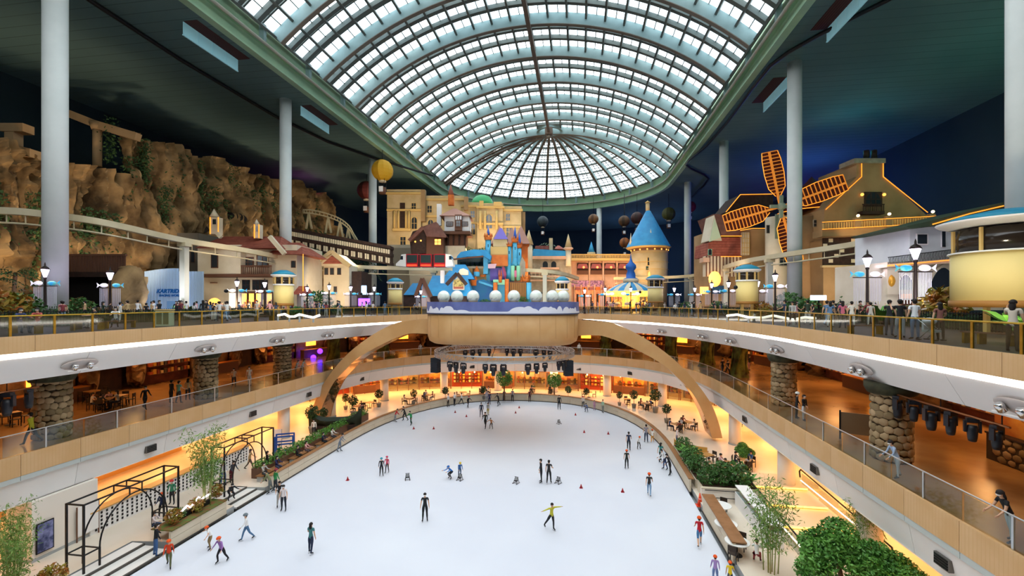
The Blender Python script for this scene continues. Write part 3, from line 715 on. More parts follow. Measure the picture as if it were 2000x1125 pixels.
# boulders at the foot
bd0 = None
for u, zc, r, h, lb in ((248, 44, 1.25, 5.2, 'tall brown boulder at the foot of the cliff beside the blue hoarding'), (266, 45, .8, 4.2, 'narrow brown boulder leaning against the blue hoarding'), (250, 42, 1.2, 1.3, 'low flat boulder at the cliff foot near the hoarding'), (150, 46, 2.0, 1.8, 'low boulder under the carved wooden balcony')):
    mb = MB().ball((0, 0, h * 0.45), r, 14, 12, h * 0.55 / r)
    mb.v = [tuple(Vector(p) + Vector((1, 1, 0.6)) * NZ.noise(Vector(p) * 1.1 + Vector((u, 0, 0))) * r * 0.7 + Vector((.8, .8, .5)) * NZ.noise(Vector(p) * 2.6 + Vector((0, u, 0))) * r * .35) for p in mb.v]
    tag(mb.build('boulder', M_rock, None, G(u, zc, 0)), lb, 'boulder', 'boulders at the cliff foot')
# ruined colonnade on the cliff
P = PX('ruined_colonnade', 'ruined stone colonnade with a sloping beam on top of the cliff', 'ruin', 190, 57, Zat(325, 57))
for u, v1, v0 in ((114, 310, 232), (190, 325, 246)):
    c = cyl(P, 'pillar', u, v1, v0, 7.5, 0, M_tan, 14); cyl(P, 'capital', u, v0 + 8, v0 - 4, 9, 0, M_tan, 14, c, 13)
line3(P, 'beam', [(104, 210), (190, 244), (270, 268)], 0, 0.9, M_tan, None, 0.9)
P = PX('ruined_doorway', 'ruined stone doorway left of the nearest column on the cliff', 'ruin', 20, 48, Zat(300, 48))
P.add('jamb', P.box(8, 26, 248, 300, 0, 1), M_tan); P.add('lintel', P.box(0, 44, 240, 256, -0.1, 1.2), M_tan); P.add('sill', P.poly([(10, 278), (58, 290), (58, 306), (10, 300)], -.5, 1.5), M_tan)
# carved balcony in front of a dark cave
P = PX('carved_balcony', 'dark red carved wooden balcony above a cave opening, behind the nearest column', 'balcony', 175, 45, Zat(540, 45))
P.add('floor_beam', P.box(105, 245, 531, 541, 0, 1.6), M_darkwood); P.add('hand_rail', P.box(105, 245, 496, 500, -0.05, 0.2), M_timber)
for i in range(28): P.add('baluster', P.box(106 + i * 5, 109 + i * 5, 500, 531, 0, 0.12), M_timber)
P.add('dark_opening', P.box(105, 240, 541, 600, 1.0, 0.5), mat('cave_black', '#0c0806', 0.95))
# ---- white house with red tiled roofs
P = PX('white_house', 'white stucco house with red tiled roofs and two slim bell turrets', 'house', 470, 60)
P.add('wall', P.box(388, 580, 478, 604, 0, 8), M_cream); P.add('grey_wall', P.box(346, 388, 455, 604, 2, 8), mat('grey_stucco', '#6f6657', 0.85))
P.add('upper_wall', P.box(386, 470, 478, 540, -1.2, 2), M_cream); P.add('floor_band', P.box(385, 545, 535, 541, -1.4, 1.5), M_timber)
hip(P, 'roof', 380, 545, 484, 452, 392, 515, -1.8, 9, M_redtile); hip(P, 'side_roof', 520, 592, 496, 466, 532, 560, -1.2, 8, M_redtile)
line3(P, 'roof_verge', [(527, 462), (556, 496)], -1.9, 0.5, M_cream); line3(P, 'roof_verge', [(424, 455), (432, 464)], -1.9, 0.4, M_cream)
for u, v1, v0, vt, r in ((418, 457, 424, 408, 8), (501, 465, 438, 428, 4.5)):
    t = P.add('turret', P.box(u - r, u + r, v0, v1, 0.5, 1.0), M_cream); cone(P, 'spire', u, v0, vt, r * 1.35, 1.0, M_cream, 4, None, t); P.add('slot', P.box(u - r * .35, u + r * .45, v0 + 4, v0 + 14, 0.46, 0.05), M_win, t)
    for s_ in (-1, 1): P.add('edge_light', P.box(u + s_ * r - 0.8, u + s_ * r + 0.8, v0, v1, 0.42, 0.06), M_led, t)
for u in (357, 376): win(P, u - 3, u + 3, 492, 512, 2, False, 1, False, M_timber)
win(P, 413, 424, 496, 522, -1.2, False, 1, False, M_timber); win(P, 475, 493, 504, 520, 0, False, 2, False, M_timber); win(P, 503, 522, 500, 520, 0, False, 2, False, M_timber)
P.add('eye_window', MB().lathe([(0.45, 0), (0.45, 0.1)], 16), M_timber).location = P.p(418, 553, -0.05)
b = P.add('balcony', P.box(470, 530, 535, 540, -1.6, 1.6), M_timber); P.add('balcony_rail', P.box(470, 530, 518, 521, -1.6, 0.12), M_timber, b)
for i in range(16): P.add('baluster', P.box(471 + i * 3.8, 472.6 + i * 3.8, 521, 535, -1.58, 0.08), M_timber, b)
P.add('shop_opening', P.box(470, 510, 572, 600, -0.1, 0.1), M_winlit); P.add('shop_opening', P.box(518, 545, 572, 600, -0.1, 0.1), M_winlit); [P.add('display_item', P.box(471 + k * 5.2, 474 + k * 5.2, 600 - 6 - 9 * ((k * 7) % 3) / 2, 600, -0.35, .2), mat('goods_%d' % (k % 5), ['#c05a2a', '#d8a040', '#8a3a2a', '#e0c080', '#5a4a3a'][k % 5], .7)) for k in range(14)]; P.add('shop_beam', P.box(468, 547, 569, 573, -.4, .4), M_timber); [P.add('shop_post', P.box(u_, u_ + 2.5, 572, 602, -.3, .3), M_darkwood) for u_ in (468, 482, 496, 510, 517, 531, 545)]; P.add('door_arch', P.poly([(407, 600), (430, 600)] + [(418.5 + 11.5 * math.cos(PI * i / 8), 592 - 10 * math.sin(PI * i / 8)) for i in range(9)], -0.1, 0.1), M_winlit)
for u in (480, 500, 515): win(P, u - 6, u + 6, 548, 565, 0, False, 2, False, M_darkwood)
win(P, 569, 576, 510, 522, 0, False, 1, True, M_timber); line3(P, 'edge_light', [(592, 496), (592, 575)], -1.2, 0.08, M_led)
hip(P, 'porch_roof', 570, 594, 575, 558, 573, 590, -1.8, 3, M_redtile)
# blue hoarding with writing
hd = PX('site_hoarding', 'light blue corrugated hoarding with a blue race-track logo', 'hoarding', 340, 56)
P = hd
for i in range(38):
    u = 282 + i * 3.05; P.add('corrugated_sheet', P.box(u, u + 2.7, 530 - 6 * math.sin(i / 38 * PI) * (i < 22), 604, (i % 2) * 0.06, 0.06), mat('hoarding_blue', '#a9c8ec', 0.5))
def text(body, size, loc, par, m, rz=0.0, bold=0.0, shear=0.0, align='CENTER'):
    c = bpy.data.curves.new('lettering', 'FONT'); c.body = body; c.size = size; c.extrude = 0.02; c.offset = bold; c.shear = shear; c.align_x = align; c.resolution_u = 2
    o = bpy.data.objects.new('lettering', c); C.objects.link(o); o.parent = par; o.location = loc; o.rotation_euler = (PI / 2, 0, rz); c.materials.append(m)
    me = bpy.data.meshes.new_from_object(o.evaluated_get(bpy.context.evaluated_depsgraph_get())); q = link('lettering', me, par, loc); q.rotation_euler = o.rotation_euler; bpy.data.objects.remove(o); return q
M_logo = mat('logo_blue', '#1667b8', 0.5)
text('KARTRIDER', 0.66, P.p(333, 572, -0.1), P.o, M_logo, 0, 0.03, 0.25); text('RACING WORLD', 0.36, P.p(333, 579, -0.1), P.o, M_logo, 0, 0.015, 0.2)
P.add('low_door', P.box(326, 350, 588, 604, -0.06, 0.06), mat('hoarding_door', '#7fb0e6', 0.5))
# second small house
P = PX('small_house', 'small cream gabled house with a red pediment behind the monorail', 'house', 640, 68)
P.add('wall', P.box(632, 682, 518, 606, 0, 6), M_cream); P.add('gable', P.poly([(612, 520), (680, 520), (648, 493)], -0.3, 6), M_cream); P.add('pediment', P.poly([(630, 515), (668, 515), (648, 499)], -0.4, 0.1), M_redtile)
line3(P, 'roof_edge', [(610, 520), (648, 491), (684, 520)], -0.5, 0.5, M_sand)
for u in (637, 648, 662): win(P, u - 3, u + 3, 524, 536, 0, False, 1, False, M_timber)
win(P, 652, 657, 560, 570, 0, False, 1, False, M_timber); P.add('dark_wing', P.box(682, 706, 530, 606, 1, 5), M_darkwood); P.add('neon_screen', P.box(706, 715, 558, 575, -0.2, 0.2), mat('blue_neon', '#9fd2ff', 0.5, emit=('#a9d8ff', 4))); P.add('violet_screen', P.box(700, 722, 583, 597, -0.1, 0.2), mat('violet_neon', '#7a4cff', 0.5, emit=('#7a3cff', 3)))
# half-timbered bridge
P = PX('timbered_gallery', 'black and white half-timbered gallery running below the roller coaster', 'gallery', 660, 80, 6.0)
A, B = (562, 447), (762, 484)
vy = lambda u: A[1] + (B[1] - A[1]) * (u - A[0]) / (B[0] - A[0])
P.add('roof_beam', P.poly([(562, 444), (762, 480), (762, 486), (562, 450)], 0, 2.5), M_darkwood); P.add('mid_beam', P.poly([(562, 460), (762, 494), (762, 500), (562, 467)], 0, 2.5), M_darkwood); P.add('low_beam', P.poly([(562, 480), (762, 512), (762, 517), (562, 486)], 0, 2.5), M_darkwood); P.add('core', P.poly([(562, 452), (762, 486), (762, 514), (562, 484)], 0.5, 2), M_darkwood)
for i in range(44):
    u = 564 + i * 4.5; v = vy(u); P.add('infill_panel', P.poly([(u, v + 4), (u + 3.2, v + 4.6), (u + 3.2, v + 13), (u, v + 12.4)], -0.05, 0.3), M_cream)
    if i % 3 < 2: P.add('infill_panel', P.poly([(u, v + 20), (u + 3.2, v + 20.6), (u + 3.2, v + 31), (u, v + 30.4)], -0.05, 0.3), M_cream)
# roller coaster
P = PX('roller_coaster', 'cream roller coaster track arching over the timbered gallery', 'roller coaster', 630, 84, 6.0)
tr1 = smoothline([(592, 416), (610, 417), (640, 424), (665, 434), (682, 448), (690, 462), (700, 478)], 24)
for dv, dd in ((0, 0), (-8, 0.0), (0, 1.2)): P.add('rail', MB().tube([P.p(p.x, p.y + dv * (0.8 if dv else 1), dd) for p in tr1], 0.13, 6), mat('coaster_cream', '#cbb98f', 0.5))
for p in tr1: P.add('tie', MB().bar(P.p(p.x, p.y, 0), P.p(p.x, p.y - 6.5, 0), 0.1), MATS['coaster_cream'])
for u, v in ((603, 417), (641, 425), (664, 433), (680, 447)):
    for du in (-5, 6): line3(P, 'support', [(u, v), (u + du, v + 30)], 0, 0.3, MATS['coaster_cream'])
# palace with green dome
P = PX('palace', 'long sandstone palace with a green dome and arched windows', 'palace', 890, 102)
P.add('left_wing', P.box(756, 822, 376, 604, 0, 6), M_sand); P.add('middle_wing', P.box(820, 905, 388, 604, 1, 6), M_sand); P.add('dome_wing', P.box(903, 938, 398, 604, 0.5, 6), M_sand); P.add('portico', P.box(932, 982, 400, 604, -1, 6), M_sand); P.add('right_wing', P.box(978, 1018, 408, 604, 0, 6), M_sand); P.add('corner_wing', P.box(1014, 1026, 414, 604, 2, 6), M_tan)
for u0, u1, v, d in ((753, 824, 375, -0.4), (818, 908, 387, 0.6), (900, 940, 400, 0.1), (930, 985, 402, -1.5), (976, 1021, 408, -0.4)):
    P.add('cornice', P.box(u0, u1, v, v + 4, d, 1), M_ochre); P.add('string_course', P.box(u0 + 2, u1 - 2, v + 33, v + 37, d, 0.5), M_ochre); P.add('parapet', P.box(u0 + 2, u1 - 2, v - 5, v, d + .3, .4), M_sand)
for u, v0, d in ((808, 397, 0), (839, 402, 1), (923, 412, .5), (992, 418, 0)): win(P, u - 4, u + 4, v0, v0 + 13, d, False, 2)
for u, v0, d in ((809, 425, 0), (841, 430, 1), (923, 436, .5), (994, 442, 0)): win(P, u - 5, u + 5, v0, v0 + 22, d, False, 2, True)
win(P, 949, 961, 420, 446, -1, False, 2, True); win(P, 782, 792, 463, 478, 0, False, 2)
for u in (770, 778, 793, 799): cyl(P, 'column', u, 446, 412, 2.2, -0.6, M_ochre, 10)
for u in (938, 947, 970): cyl(P, 'column', u, 448, 412, 2.6, -1.7, M_ochre, 10)
P.add('niche', P.box(781, 791, 396, 445, -0.1, 0.2), M_darkwood); P.add('balustrade', P.box(766, 802, 446, 451, -0.7, 0.5), M_ochre)
cone(P, 'green_dome', 942, 403, 381, 22, 3, mat('copper_green', '#3fa565', 0.5), 28, [(1, 0), (0.97, .3), (0.85, .6), (0.6, .85), (0.3, .97), (0.02, 1)])
for u, v0, v1 in ((826, 370, 432), (910, 384, 410)): P.add('chimney', P.box(u - 4, u + 4, v0, v1, -0.5, 1.5), M_tan)
P.add('balustrade', P.box(757, 806, 478, 484, -6, 0.4), M_cream); P.add('terrace', P.box(757, 806, 484, 604, -6, 6), mat('grey_tan_stucco', '#a79a83', 0.8)); P.add('ornament', P.box(936, 944, 392, 402, -1.6, 1), M_ochre); P.add('ornament', P.box(964, 980, 394, 402, -1.6, 1), M_ochre)
# chalet and white tower
P = PX('brown_chalet', 'dark brown timber chalet with a broad mauve-brown roof', 'chalet', 835, 88)
P.add('gable_front', P.poly([(803, 496), (832, 494), (832, 462), (826, 446), (806, 452), (800, 466)], 0, 4), M_darkwood); P.add('side_wall', P.box(832, 866, 462, 496, 0.2, 4), M_timber)
P.add('roof_left', P.poly([(796, 468), (824, 441), (828, 447), (801, 472)], -0.8, 6), M_brownroof); mb = MB(); mb.hexa([P.p(826, 446, -0.9), P.p(833, 462, -1.2), P.p(871, 464, -1.2), P.p(852, 440, -.5), P.p(826, 444, -0.9), P.p(833, 459, -1.2), P.p(872, 461, -1.2), P.p(852, 433, -.5)]); P.add('roof', mb, M_brownroof); P.add('roof_back', P.poly([(824, 443), (852, 433), (872, 461), (833, 459)], -0.4, 3), M_brownroof)
for u, v in ((811, 472), (822, 470)): P.add('lantern', MB().ball(P.p(u, v, -0.15), 0.18, 8, 6), M_winlit)
win(P, 849, 861, 467, 478, 0.2, True, 2, False, M_timber); P.add('plinth', P.box(800, 868, 496, 604, 0.4, 4), mat('grey_tan_stucco', '#a79a83', 0.8))
P = PX('white_tower_house', 'white jettied tower house with hipped roof and copper belfry', 'tower', 895, 90)
P.add('upper_storey', P.box(868, 916, 420, 452, 0, 5), M_white); P.add('jetty_beam', P.box(864, 918, 451, 457, -0.5, 6), M_timber); P.add('lower_storey', P.box(870, 910, 457, 482, 1, 4), M_timber); P.add('base', P.box(868, 908, 480, 604, 0.8, 4), M_cream)
hip(P, 'roof', 858, 919, 421, 400, 880, 886, -0.8, 7, mat('rose_brown_shingles', '#a97c6c', 0.75)); P.add('oriel', P.box(888, 902, 419, 450, -0.7, 0.8), M_timber); P.add('chimney', P.box(853, 861, 398, 440, 0, 1.2), M_white)
for u0, u1 in ((873, 884), (903, 913)): win(P, u0, u1, 434, 441, 0, False, 3, False, M_timber)
for i in range(3): P.add('lattice_bar', P.box(889.5 + i * 4.4, 892.5 + i * 4.4, 422, 429, -0.8, 0.1), M_white)
win(P, 891, 899, 431, 442, -0.7, False, 2, False, M_timber)
b = P.add('belfry', P.box(875, 886, 380, 400, 2.4, 1.2), M_orange); cone(P, 'belfry_spire', 880.5, 381, 360, 6.5, 3, mat('copper_red', '#9c5a44', 0.6), 4, None, b)
for u in (874, 884, 895, 906): P.add('bracket', P.poly([(u, 457), (u + 3, 457), (u + 2, 478), (u, 478)], 0.6, .4), M_darkwood)
for u, v, lb in ((1000, 443, 'mauve pointed roof tower behind the toy castle'), (975, 440, 'grey-mauve pyramid roof behind the toy castle'), (1018, 440, 'rose pyramid-roofed tower right of the toy castle')):
    Q = PX('pointed_tower', lb, 'tower', u, 84); h = v
    Q.add('shaft', Q.box(u - 13, u + 13, v + 33, 604, 0, 3), M_sand if u != 1018 else M_orange); hip(Q, 'roof', u - 17, u + 17, v + 36, v - 2, u - 1, u + 1, -0.6, 4.2, mat('rose_brown_shingles', '#a97c6c', 0.75)); Q.add('eave_band', Q.box(u - 15, u + 15, v + 34, v + 39, -0.3, 3.4), M_orange)
# ---- toy castle (blue and orange) on the far promenade
P = PX('toy_castle', 'bright blue and orange toy castle with crown-topped towers', 'castle', 975, 72)
P.add('hall', P.box(950, 1004, 520, 604, 2, 4), M_blue2); P.add('golden_keep', P.box(958, 992, 482, 520, 1, 4), M_ochre); P.add('keep_ring', P.box(960, 992, 498, 519, 0.6, 1), M_orange); P.add('keep_cap', P.box(963, 991, 466, 482, 1.2, 3), M_sand)
hip(P, 'keep_roof', 964, 992, 467, 442, 976, 980, 1.0, 3.5, M_purple)
def crown(u, v0, v1, r, d, par=None):
    c = cyl(P, 'crown', u, v1, v0 + (v1 - v0) * .45, r, d, M_orange, 14, par, r * 1.15)
    for k in range(7): a = 2 * PI * k / 7; q = P.p(u, v0 + (v1 - v0) * .45, d); rr = r * (P.zc + d) / F; P.add('crown_tip', MB().lathe([(rr * .34, 0), (rr * .05, (v1 - v0) * .6 * P.k)], 6, (q.x + rr * math.cos(a), q.y + rr * math.sin(a), q.z)), M_orange, c)
    return c
for u, vb, vt, r, cr, sp in ((953.5, 520, 469, 5.5, 457, 442), (994.5, 545, 482, 4.5, 474, 0), (1006, 520, 474, 5, 463, 442), (1014.5, 520, 485, 4, 473, 455)):
    t = cyl(P, 'tower', u, vb, vt, r, 1.5, M_blue2, 16); crown(u, cr, vt, r * 1.25, 1.5)
    if sp: cone(P, 'spire', u, cr + 2, sp, 3.6, 1.5, mat('deep_blue_paint', '#2a63c8', 0.5), 8)
    P.add('slot_window', P.box(u - .8, u + .8, vt + 8, vt + 14, 1.5 - r * .085, .1), M_win)
    cone(P, 'flare', u, vb, vt + 25, r * 1.7, 1.5, M_blue2, 16, [(1, 0), (0.62, .5), (0.55, 1)])
for u in (1001.5, 1012.5): cyl(P, 'mint_tower', u, 548, 519, 4, 0.6, M_greenp, 12)
P.add('pink_window', P.box(1004, 1009, 528, 541, 0.4, .1), mat('pink_paint', '#d0708f', 0.6)); P.add('violet_panel', P.box(957, 985, 523, 548, 1.6, .3), M_purple); P.add('rainbow_slide', P.poly([(980, 520), (985, 520), (992, 545), (986, 545)], 1.2, .4), mat('rose_paint', '#c0557a', 0.6)); P.add('swan_boat', P.poly([(950, 516), (970, 515), (967, 524), (953, 524)], 0.2, 1), mat('pale_pink_paint', '#e3b8c4', 0.6))
for u, vb, vt, r in ((967.5, 604, 552, 4.2), (990, 604, 545, 4.2)): cyl(P, 'gate_post', u, vb, vt, r, -1.5, M_orange, 14)
P.add('gate_wall', P.box(963, 994, 546, 556, -1.2, .6), M_greenp); crown(977, 530, 552, 3, -1.5); P.add('gate_dark', P.box(972, 986, 556, 604, -0.8, .3), M_teal)
P.add('wooden_gate', P.box(995, 1028, 550, 604, -0.6, .3), M_timber)
for i in range(8): P.add('gate_plank', P.box(996 + i * 4, 999 + i * 4, 552, 604, -0.75, .15), mat('amber_timber', '#9a6a34', 0.7))
cyl(P, 'blue_post', 1033, 604, 552, 5, -0.6, M_blue2, 14); crown(1027, 538, 551, 7, 0)
P.add('grey_peak', P.poly([(1015, 540), (1026, 540), (1026, 512), (1019, 500), (1014, 520)], 0.5, 1.5), M_stone)
for u, v0, v1 in ((928, 540, 558), (930.5, 520, 545)): pass
crown(925, 541, 552, 5.5, -0.5); cyl(P, 'orange_drum', 925, 558, 545, 5.5, -.5, M_orange, 14); cyl(P, 'blue_drum', 931, 540, 531, 6, 0, M_blue2, 14); cone(P, 'orange_cone', 931, 531, 519, 6, 0, M_orange, 14); crown(943, 536, 541, 4.5, 0.5)
P.add('blue_rock', P.poly([(920, 604), (920, 558), (930, 548), (945, 545), (962, 556), (962, 604)], 0, 2), mat('deep_teal_blue', '#1f6f96', 0.7, noise=(0.5, '#2a5f9a'))); P.add('blue_ramp', P.poly([(935, 548), (965, 558), (965, 562), (935, 552)], -.3, .5), M_blue2)
P.add('canopy', P.poly([(893, 500), (900, 492), (925, 487), (948, 488), (960, 500), (958, 508), (944, 500), (915, 501), (891, 505)], -1, 5), M_bluer); P.add('canopy_wall', P.box(944, 953, 498, 535, 0, 3), M_blue2); P.add('stage_back', P.box(893, 945, 503, 523, 2.5, .5), mat('dusk_grey', '#4d5a5a', 0.8)); P.add('canopy_edge', P.poly([(885, 505), (944, 499), (944, 502), (885, 508)], -1.1, .3), M_timber); P.add('stage_rail', P.box(880, 945, 520, 524, 0, .3), M_stone)
for i in range(5): cone(P, 'stage_tree', 900 + i * 9, 520, 511, 3, 2, mat('dark_fir_green', '#24402a', 0.8), 6)
# blue-roofed cottage
P = PX('blue_cottage', 'cottage with a steep blue roof and flower gable behind the stage', 'cottage', 865, 66)
P.add('wall', P.box(830, 912, 570, 604, 0.5, 5), M_darkwood); hip(P, 'roof', 826, 922, 578, 536, 838, 908, -0.6, 6, M_bluer); hip(P, 'roof_crest', 864, 926, 545, 514, 882, 906, 2.4, 5, M_bluer)
P.add('gable', P.poly([(884, 566), (906, 566), (906, 552), (894, 540), (884, 552)], -0.8, 1), M_cream); line3(P, 'gable_board', [(872, 556), (893, 534), (911, 556)], -1, .5, M_darkwood); P.add('flower_window', P.box(886, 905, 546, 560, -0.95, .1), mat('flower_print', '#6b5a30', 0.7, noise=(5, '#c8b46a'))); P.add('flower_box', P.box(886, 905, 560, 564, -1.1, .4), M_redtile)
P.add('chimney', P.box(860, 867, 528, 553, -0.8, .8), M_white); P.add('small_gable', P.poly([(818, 604), (842, 604), (836, 570), (827, 546)], -1.2, .6), mat('pink_stucco', '#b59a90', 0.8)); line3(P, 'gable_board', [(812, 578), (825, 544), (842, 580)], -1.3, .5, M_timber)
hip(P, 'shed_roof', 788, 826, 576, 552, 800, 822, -1, 4, M_bluer); P.add('shed', P.box(788, 824, 576, 604, -0.5, 3), M_darkwood); P.add('white_canopy', P.poly([(893, 537), (898, 526), (905, 524), (914, 528), (914, 537)], -.5, 1), M_cream)
# ---- grey castle wing with blue roof and cone turret
P = PX('castle_wing', 'grey stone castle wing with a blue roof and pointed arches', 'castle wing', 1075, 92)
P.add('wall', P.box(1036, 1116, 505, 604, 0, 6), M_stone); P.add('roof', P.poly([(1040, 500), (1042, 486), (1104, 490), (1108, 502)], -0.6, 5), M_bluer); P.add('eave', P.box(1037, 1112, 500, 506, -0.8, 3), M_pink)
for u in (1065, 1081.5): win(P, u - 5, u + 5, 511, 523, 0, False, 1, True, M_stone)
P.add('arcade_frame', P.box(1056, 1092, 522, 526, -.4, .5), M_pink); P.add('red_ridge', P.box(1046, 1080, 480, 487, 2.5, 2), M_redtile); P.add('chimney', P.box(1073, 1079.5, 465, 490, 2, 1), M_sand); hip(P, 'back_roof', 1082, 1102, 486, 478, 1090, 1094, 3, 3, M_redtile)
cyl(P, 'turret', 1110, 520, 487, 5.5, -0.5, M_cream, 14); cone(P, 'turret_eave', 1110, 489, 484, 10, -0.5, M_pink, 16, [(0.55, 0), (1, .6), (.9, 1)]); cone(P, 'turret_spire', 1110, 485, 457, 7.5, -0.5, M_sand, 14)
cyl(P, 'turret', 1034, 530, 478, 6, -0.8, M_cream, 14); cone(P, 'turret_spire', 1033, 478, 449, 9, -0.8, M_sand, 14); P.add('corbel', P.box(1105, 1116, 512, 560, 0.2, 2), M_pink)
for v in (531, 538, 546): P.add('step_course', P.box(1036, 1100, v, v + 3, -0.8, 1), M_pink)
# pink arcade
P = PX('pink_arcade', 'two-storey pink stone arcade with a balustrade and scalloped awnings', 'arcade', 1172, 97)
P.add('wall', P.box(1112, 1240, 508, 604, 1, 6), M_pink); P.add('cornice', P.box(1112, 1240, 504, 509, -0.4, 2), M_ochre); P.add('hand_rail', P.box(1112, 1240, 496, 498, -0.2, .4), M_ochre)
for i in range(43): P.add('baluster', P.box(1113 + i * 2.95, 1114.6 + i * 2.95, 498, 504, -0.1, .2), M_ochre)
for i in range(5):
    u = 1138 + i * 26.8 if i < 4 else 1232
    if i == 4: continue
    P.add('arch_opening', P.box(u - 11, u + 11, 514, 535, 0.9, .12), M_darkwood); P.add('awning', P.poly([(u - 11, 524), (u - 8, 515), (u + 8, 515), (u + 11, 524)], 0.2, .8), mat('dusty_rose_canvas', '#9a5a5a', 0.8)); P.add('balcony_rail', P.box(u - 11, u + 11, 528, 536, 0.6, .2), M_timber); P.add('lamp', MB().ball(P.p(u + 2, 522, .1), .25, 8, 6), mat('red_lantern', '#ff7a4a', 0.5, emit=('#ff6a3a', 3 if i != 1 else .4)))
    P.add('pilaster', P.box(u + 12, u + 15, 510, 604, 0.4, .6), M_pink)
P.add('shop_glow', P.box(1122, 1240, 560, 600, 0.8, .2), mat('shop_glow', '#d88a50', 0.5, emit=('#e07a48', .55), noise=(1.2, '#5a2a22', 6))); P.add('flower_band', P.box(1116, 1180, 548, 560, 0.4, .3), mat('flower_lights', '#c08aa0', 0.6, noise=(2.5, '#5a3a48', 6), emit=('#b070a0', .12)))
[(P.add('shop_post', P.box(1121 + k * 13, 1124 + k * 13, 556, 604, 0.3, .5), M_pink), P.add('shop_awning', P.poly([(1124 + k * 13, 566), (1134 + k * 13, 566), (1133 + k * 13, 561), (1125 + k * 13, 561)], -.4, 1), M_orange if k % 2 else mat('dusty_rose_canvas', '#9a5a5a', 0.8)), P.add('shop_door', P.box(1126 + k * 13, 1130 + k * 13, 574, 604, 0.6, .15), M_darkwood)) for k in range(9)]
cone(P, 'blue_spire', 1155, 494, 472, 7, 2, M_bluer, 8); cyl(P, 'spire_drum', 1155, 500, 493, 8, 2, M_sand, 12)
# cone tower
P = PX('cone_tower', 'round stone tower with a tall blue cone roof', 'tower', 1267, 93)
cyl(P, 'shaft', 1268, 604, 492, 33, 3, M_sand, 32, None, 35); cyl(P, 'gallery', 1268, 492, 483, 35, 3, M_timber, 32); cone(P, 'cone_roof', 1266, 484, 412, 43, 3, M_bluer, 40, [(1, 0), (0.97, .02), (0.1, 1), (.02, 1)]); cone(P, 'roof_edge', 1266, 487, 483, 43, 3, M_ochre, 40, [(0.9, 0), (1, .8), (.95, 1)])
cyl(P, 'finial', 1265, 412, 396, 4, 3, M_sand, 10); cone(P, 'finial_cap', 1265, 396, 392, 6, 3, M_ochre, 10)
P.add('bay', P.box(1263, 1280, 480, 560, -0.4, 1.5), M_sand); P.add('bay_gable', P.poly([(1262, 480), (1281, 480), (1274, 466), (1269, 466)], -0.5, 1.5), M_sand); cone(P, 'bay_spire', 1271, 470, 447, 4, 0, M_cream, 6)
win(P, 1265, 1278, 503, 518, -0.4, False, 2); win(P, 1267, 1276, 483, 491, -0.4, True, 2); P.add('green_panel', P.box(1262, 1280, 520, 527, -0.5, .1), mat('dark_green_panel', '#2c4a44', 0.7)); win(P, 1266, 1278, 530, 548, -.4, True, 2, True)
cone(P, 'pinnacle', 1232, 482, 455, 3, 2, M_cream, 6)
for v in (494, 512, 526): cone(P, 'stone_band', 1268, v + 2, v, 36, 3, M_ochre, 32, [(0.9, 0), (1, .4), (.9, 1)])
for i in range(9): a = -PI + PI * i / 8; q = P.p(1268, 490, 3); rr = 35.3 * 96 / F; P.add('gallery_light', MB().ball((q.x + rr * math.cos(a), q.y + rr * math.sin(a), q.z), .16, 6, 5), M_winlit)
# carousel
P = PX('carousel', 'glowing carousel with a blue and white striped roof', 'carousel', 1232, 76)
R = 50 * 76 / F; c = P.p(1232, 569, 4); zb = P.z(606, 4)
for k in range(24):
    mb = MB(); a0, a1 = 2 * PI * k / 24, 2 * PI * (k + 1) / 24; prof = [(1.0, 0.0), (0.86, 0.5), (0.6, 1.05), (0.3, 1.5), (0.22, 1.75)]
    for (r0, h0), (r1, h1) in zip(prof, prof[1:]):
        mb.poly([(c.x + R * r0 * math.cos(a0), c.y + R * r0 * math.sin(a0), c.z + h0), (c.x + R * r0 * math.cos(a1), c.y + R * r0 * math.sin(a1), c.z + h0), (c.x + R * r1 * math.cos(a1), c.y + R * r1 * math.sin(a1), c.z + h1), (c.x + R * r1 * math.cos(a0), c.y + R * r1 * math.sin(a0), c.z + h1)])
    P.add('roof_gore', mb, M_bluer if k % 2 else M_cream)
P.add('valance', MB().lathe([(R, -0.9), (R * 1.02, 0)], 24, c), mat('golden_valance', '#ffcf70', 0.5, emit=('#ffb545', 1.6), noise=(3, '#b06a20')))
for k in range(12): a = 2 * PI * k / 12; P.add('valance_mirror', MB().ball((c.x + R * 1.03 * math.cos(a), c.y + R * 1.03 * math.sin(a), c.z - .45), .42, 10, 6, .55), mat('warm_bulb', '#fff2cc', 0.5, emit=('#ffe2a0', 3)))
P.add('core', MB().lathe([(R * .35, zb), (R * .35, c.z)], 16, (c.x, c.y, 0)), mat('golden_core', '#ffc860', 0.5, emit=('#ffb040', 1.3), noise=(2, '#c07a28'))); P.add('platform', MB().lathe([(R, zb), (R, zb + .35)], 24, (c.x, c.y, 0)), M_timber)
for k in range(12):
    a = 2 * PI * k / 12 + .1; x, y = c.x + R * .8 * math.cos(a), c.y + R * .8 * math.sin(a); P.add('pole', MB().tube([(x, y, zb), (x, y, c.z)], .05, 6), M_gold)
    h = P.add('horse', MB().ball((x, y, zb + 1.2), .35, 8, 6, .8, 1.5).tube([(x + .4, y, zb + 1.3), (x + .75, y, zb + 1.8)], [.16, .1], 6).ball((x + .85, y, zb + 1.82), .14, 6, 5, 1, 1.7).tube([(x - .35, y, zb + 1.1), (x - .45, y, zb + .5)], .07, 5).tube([(x + .35, y, zb + 1.1), (x + .5, y, zb + .5)], .07, 5), M_cream)
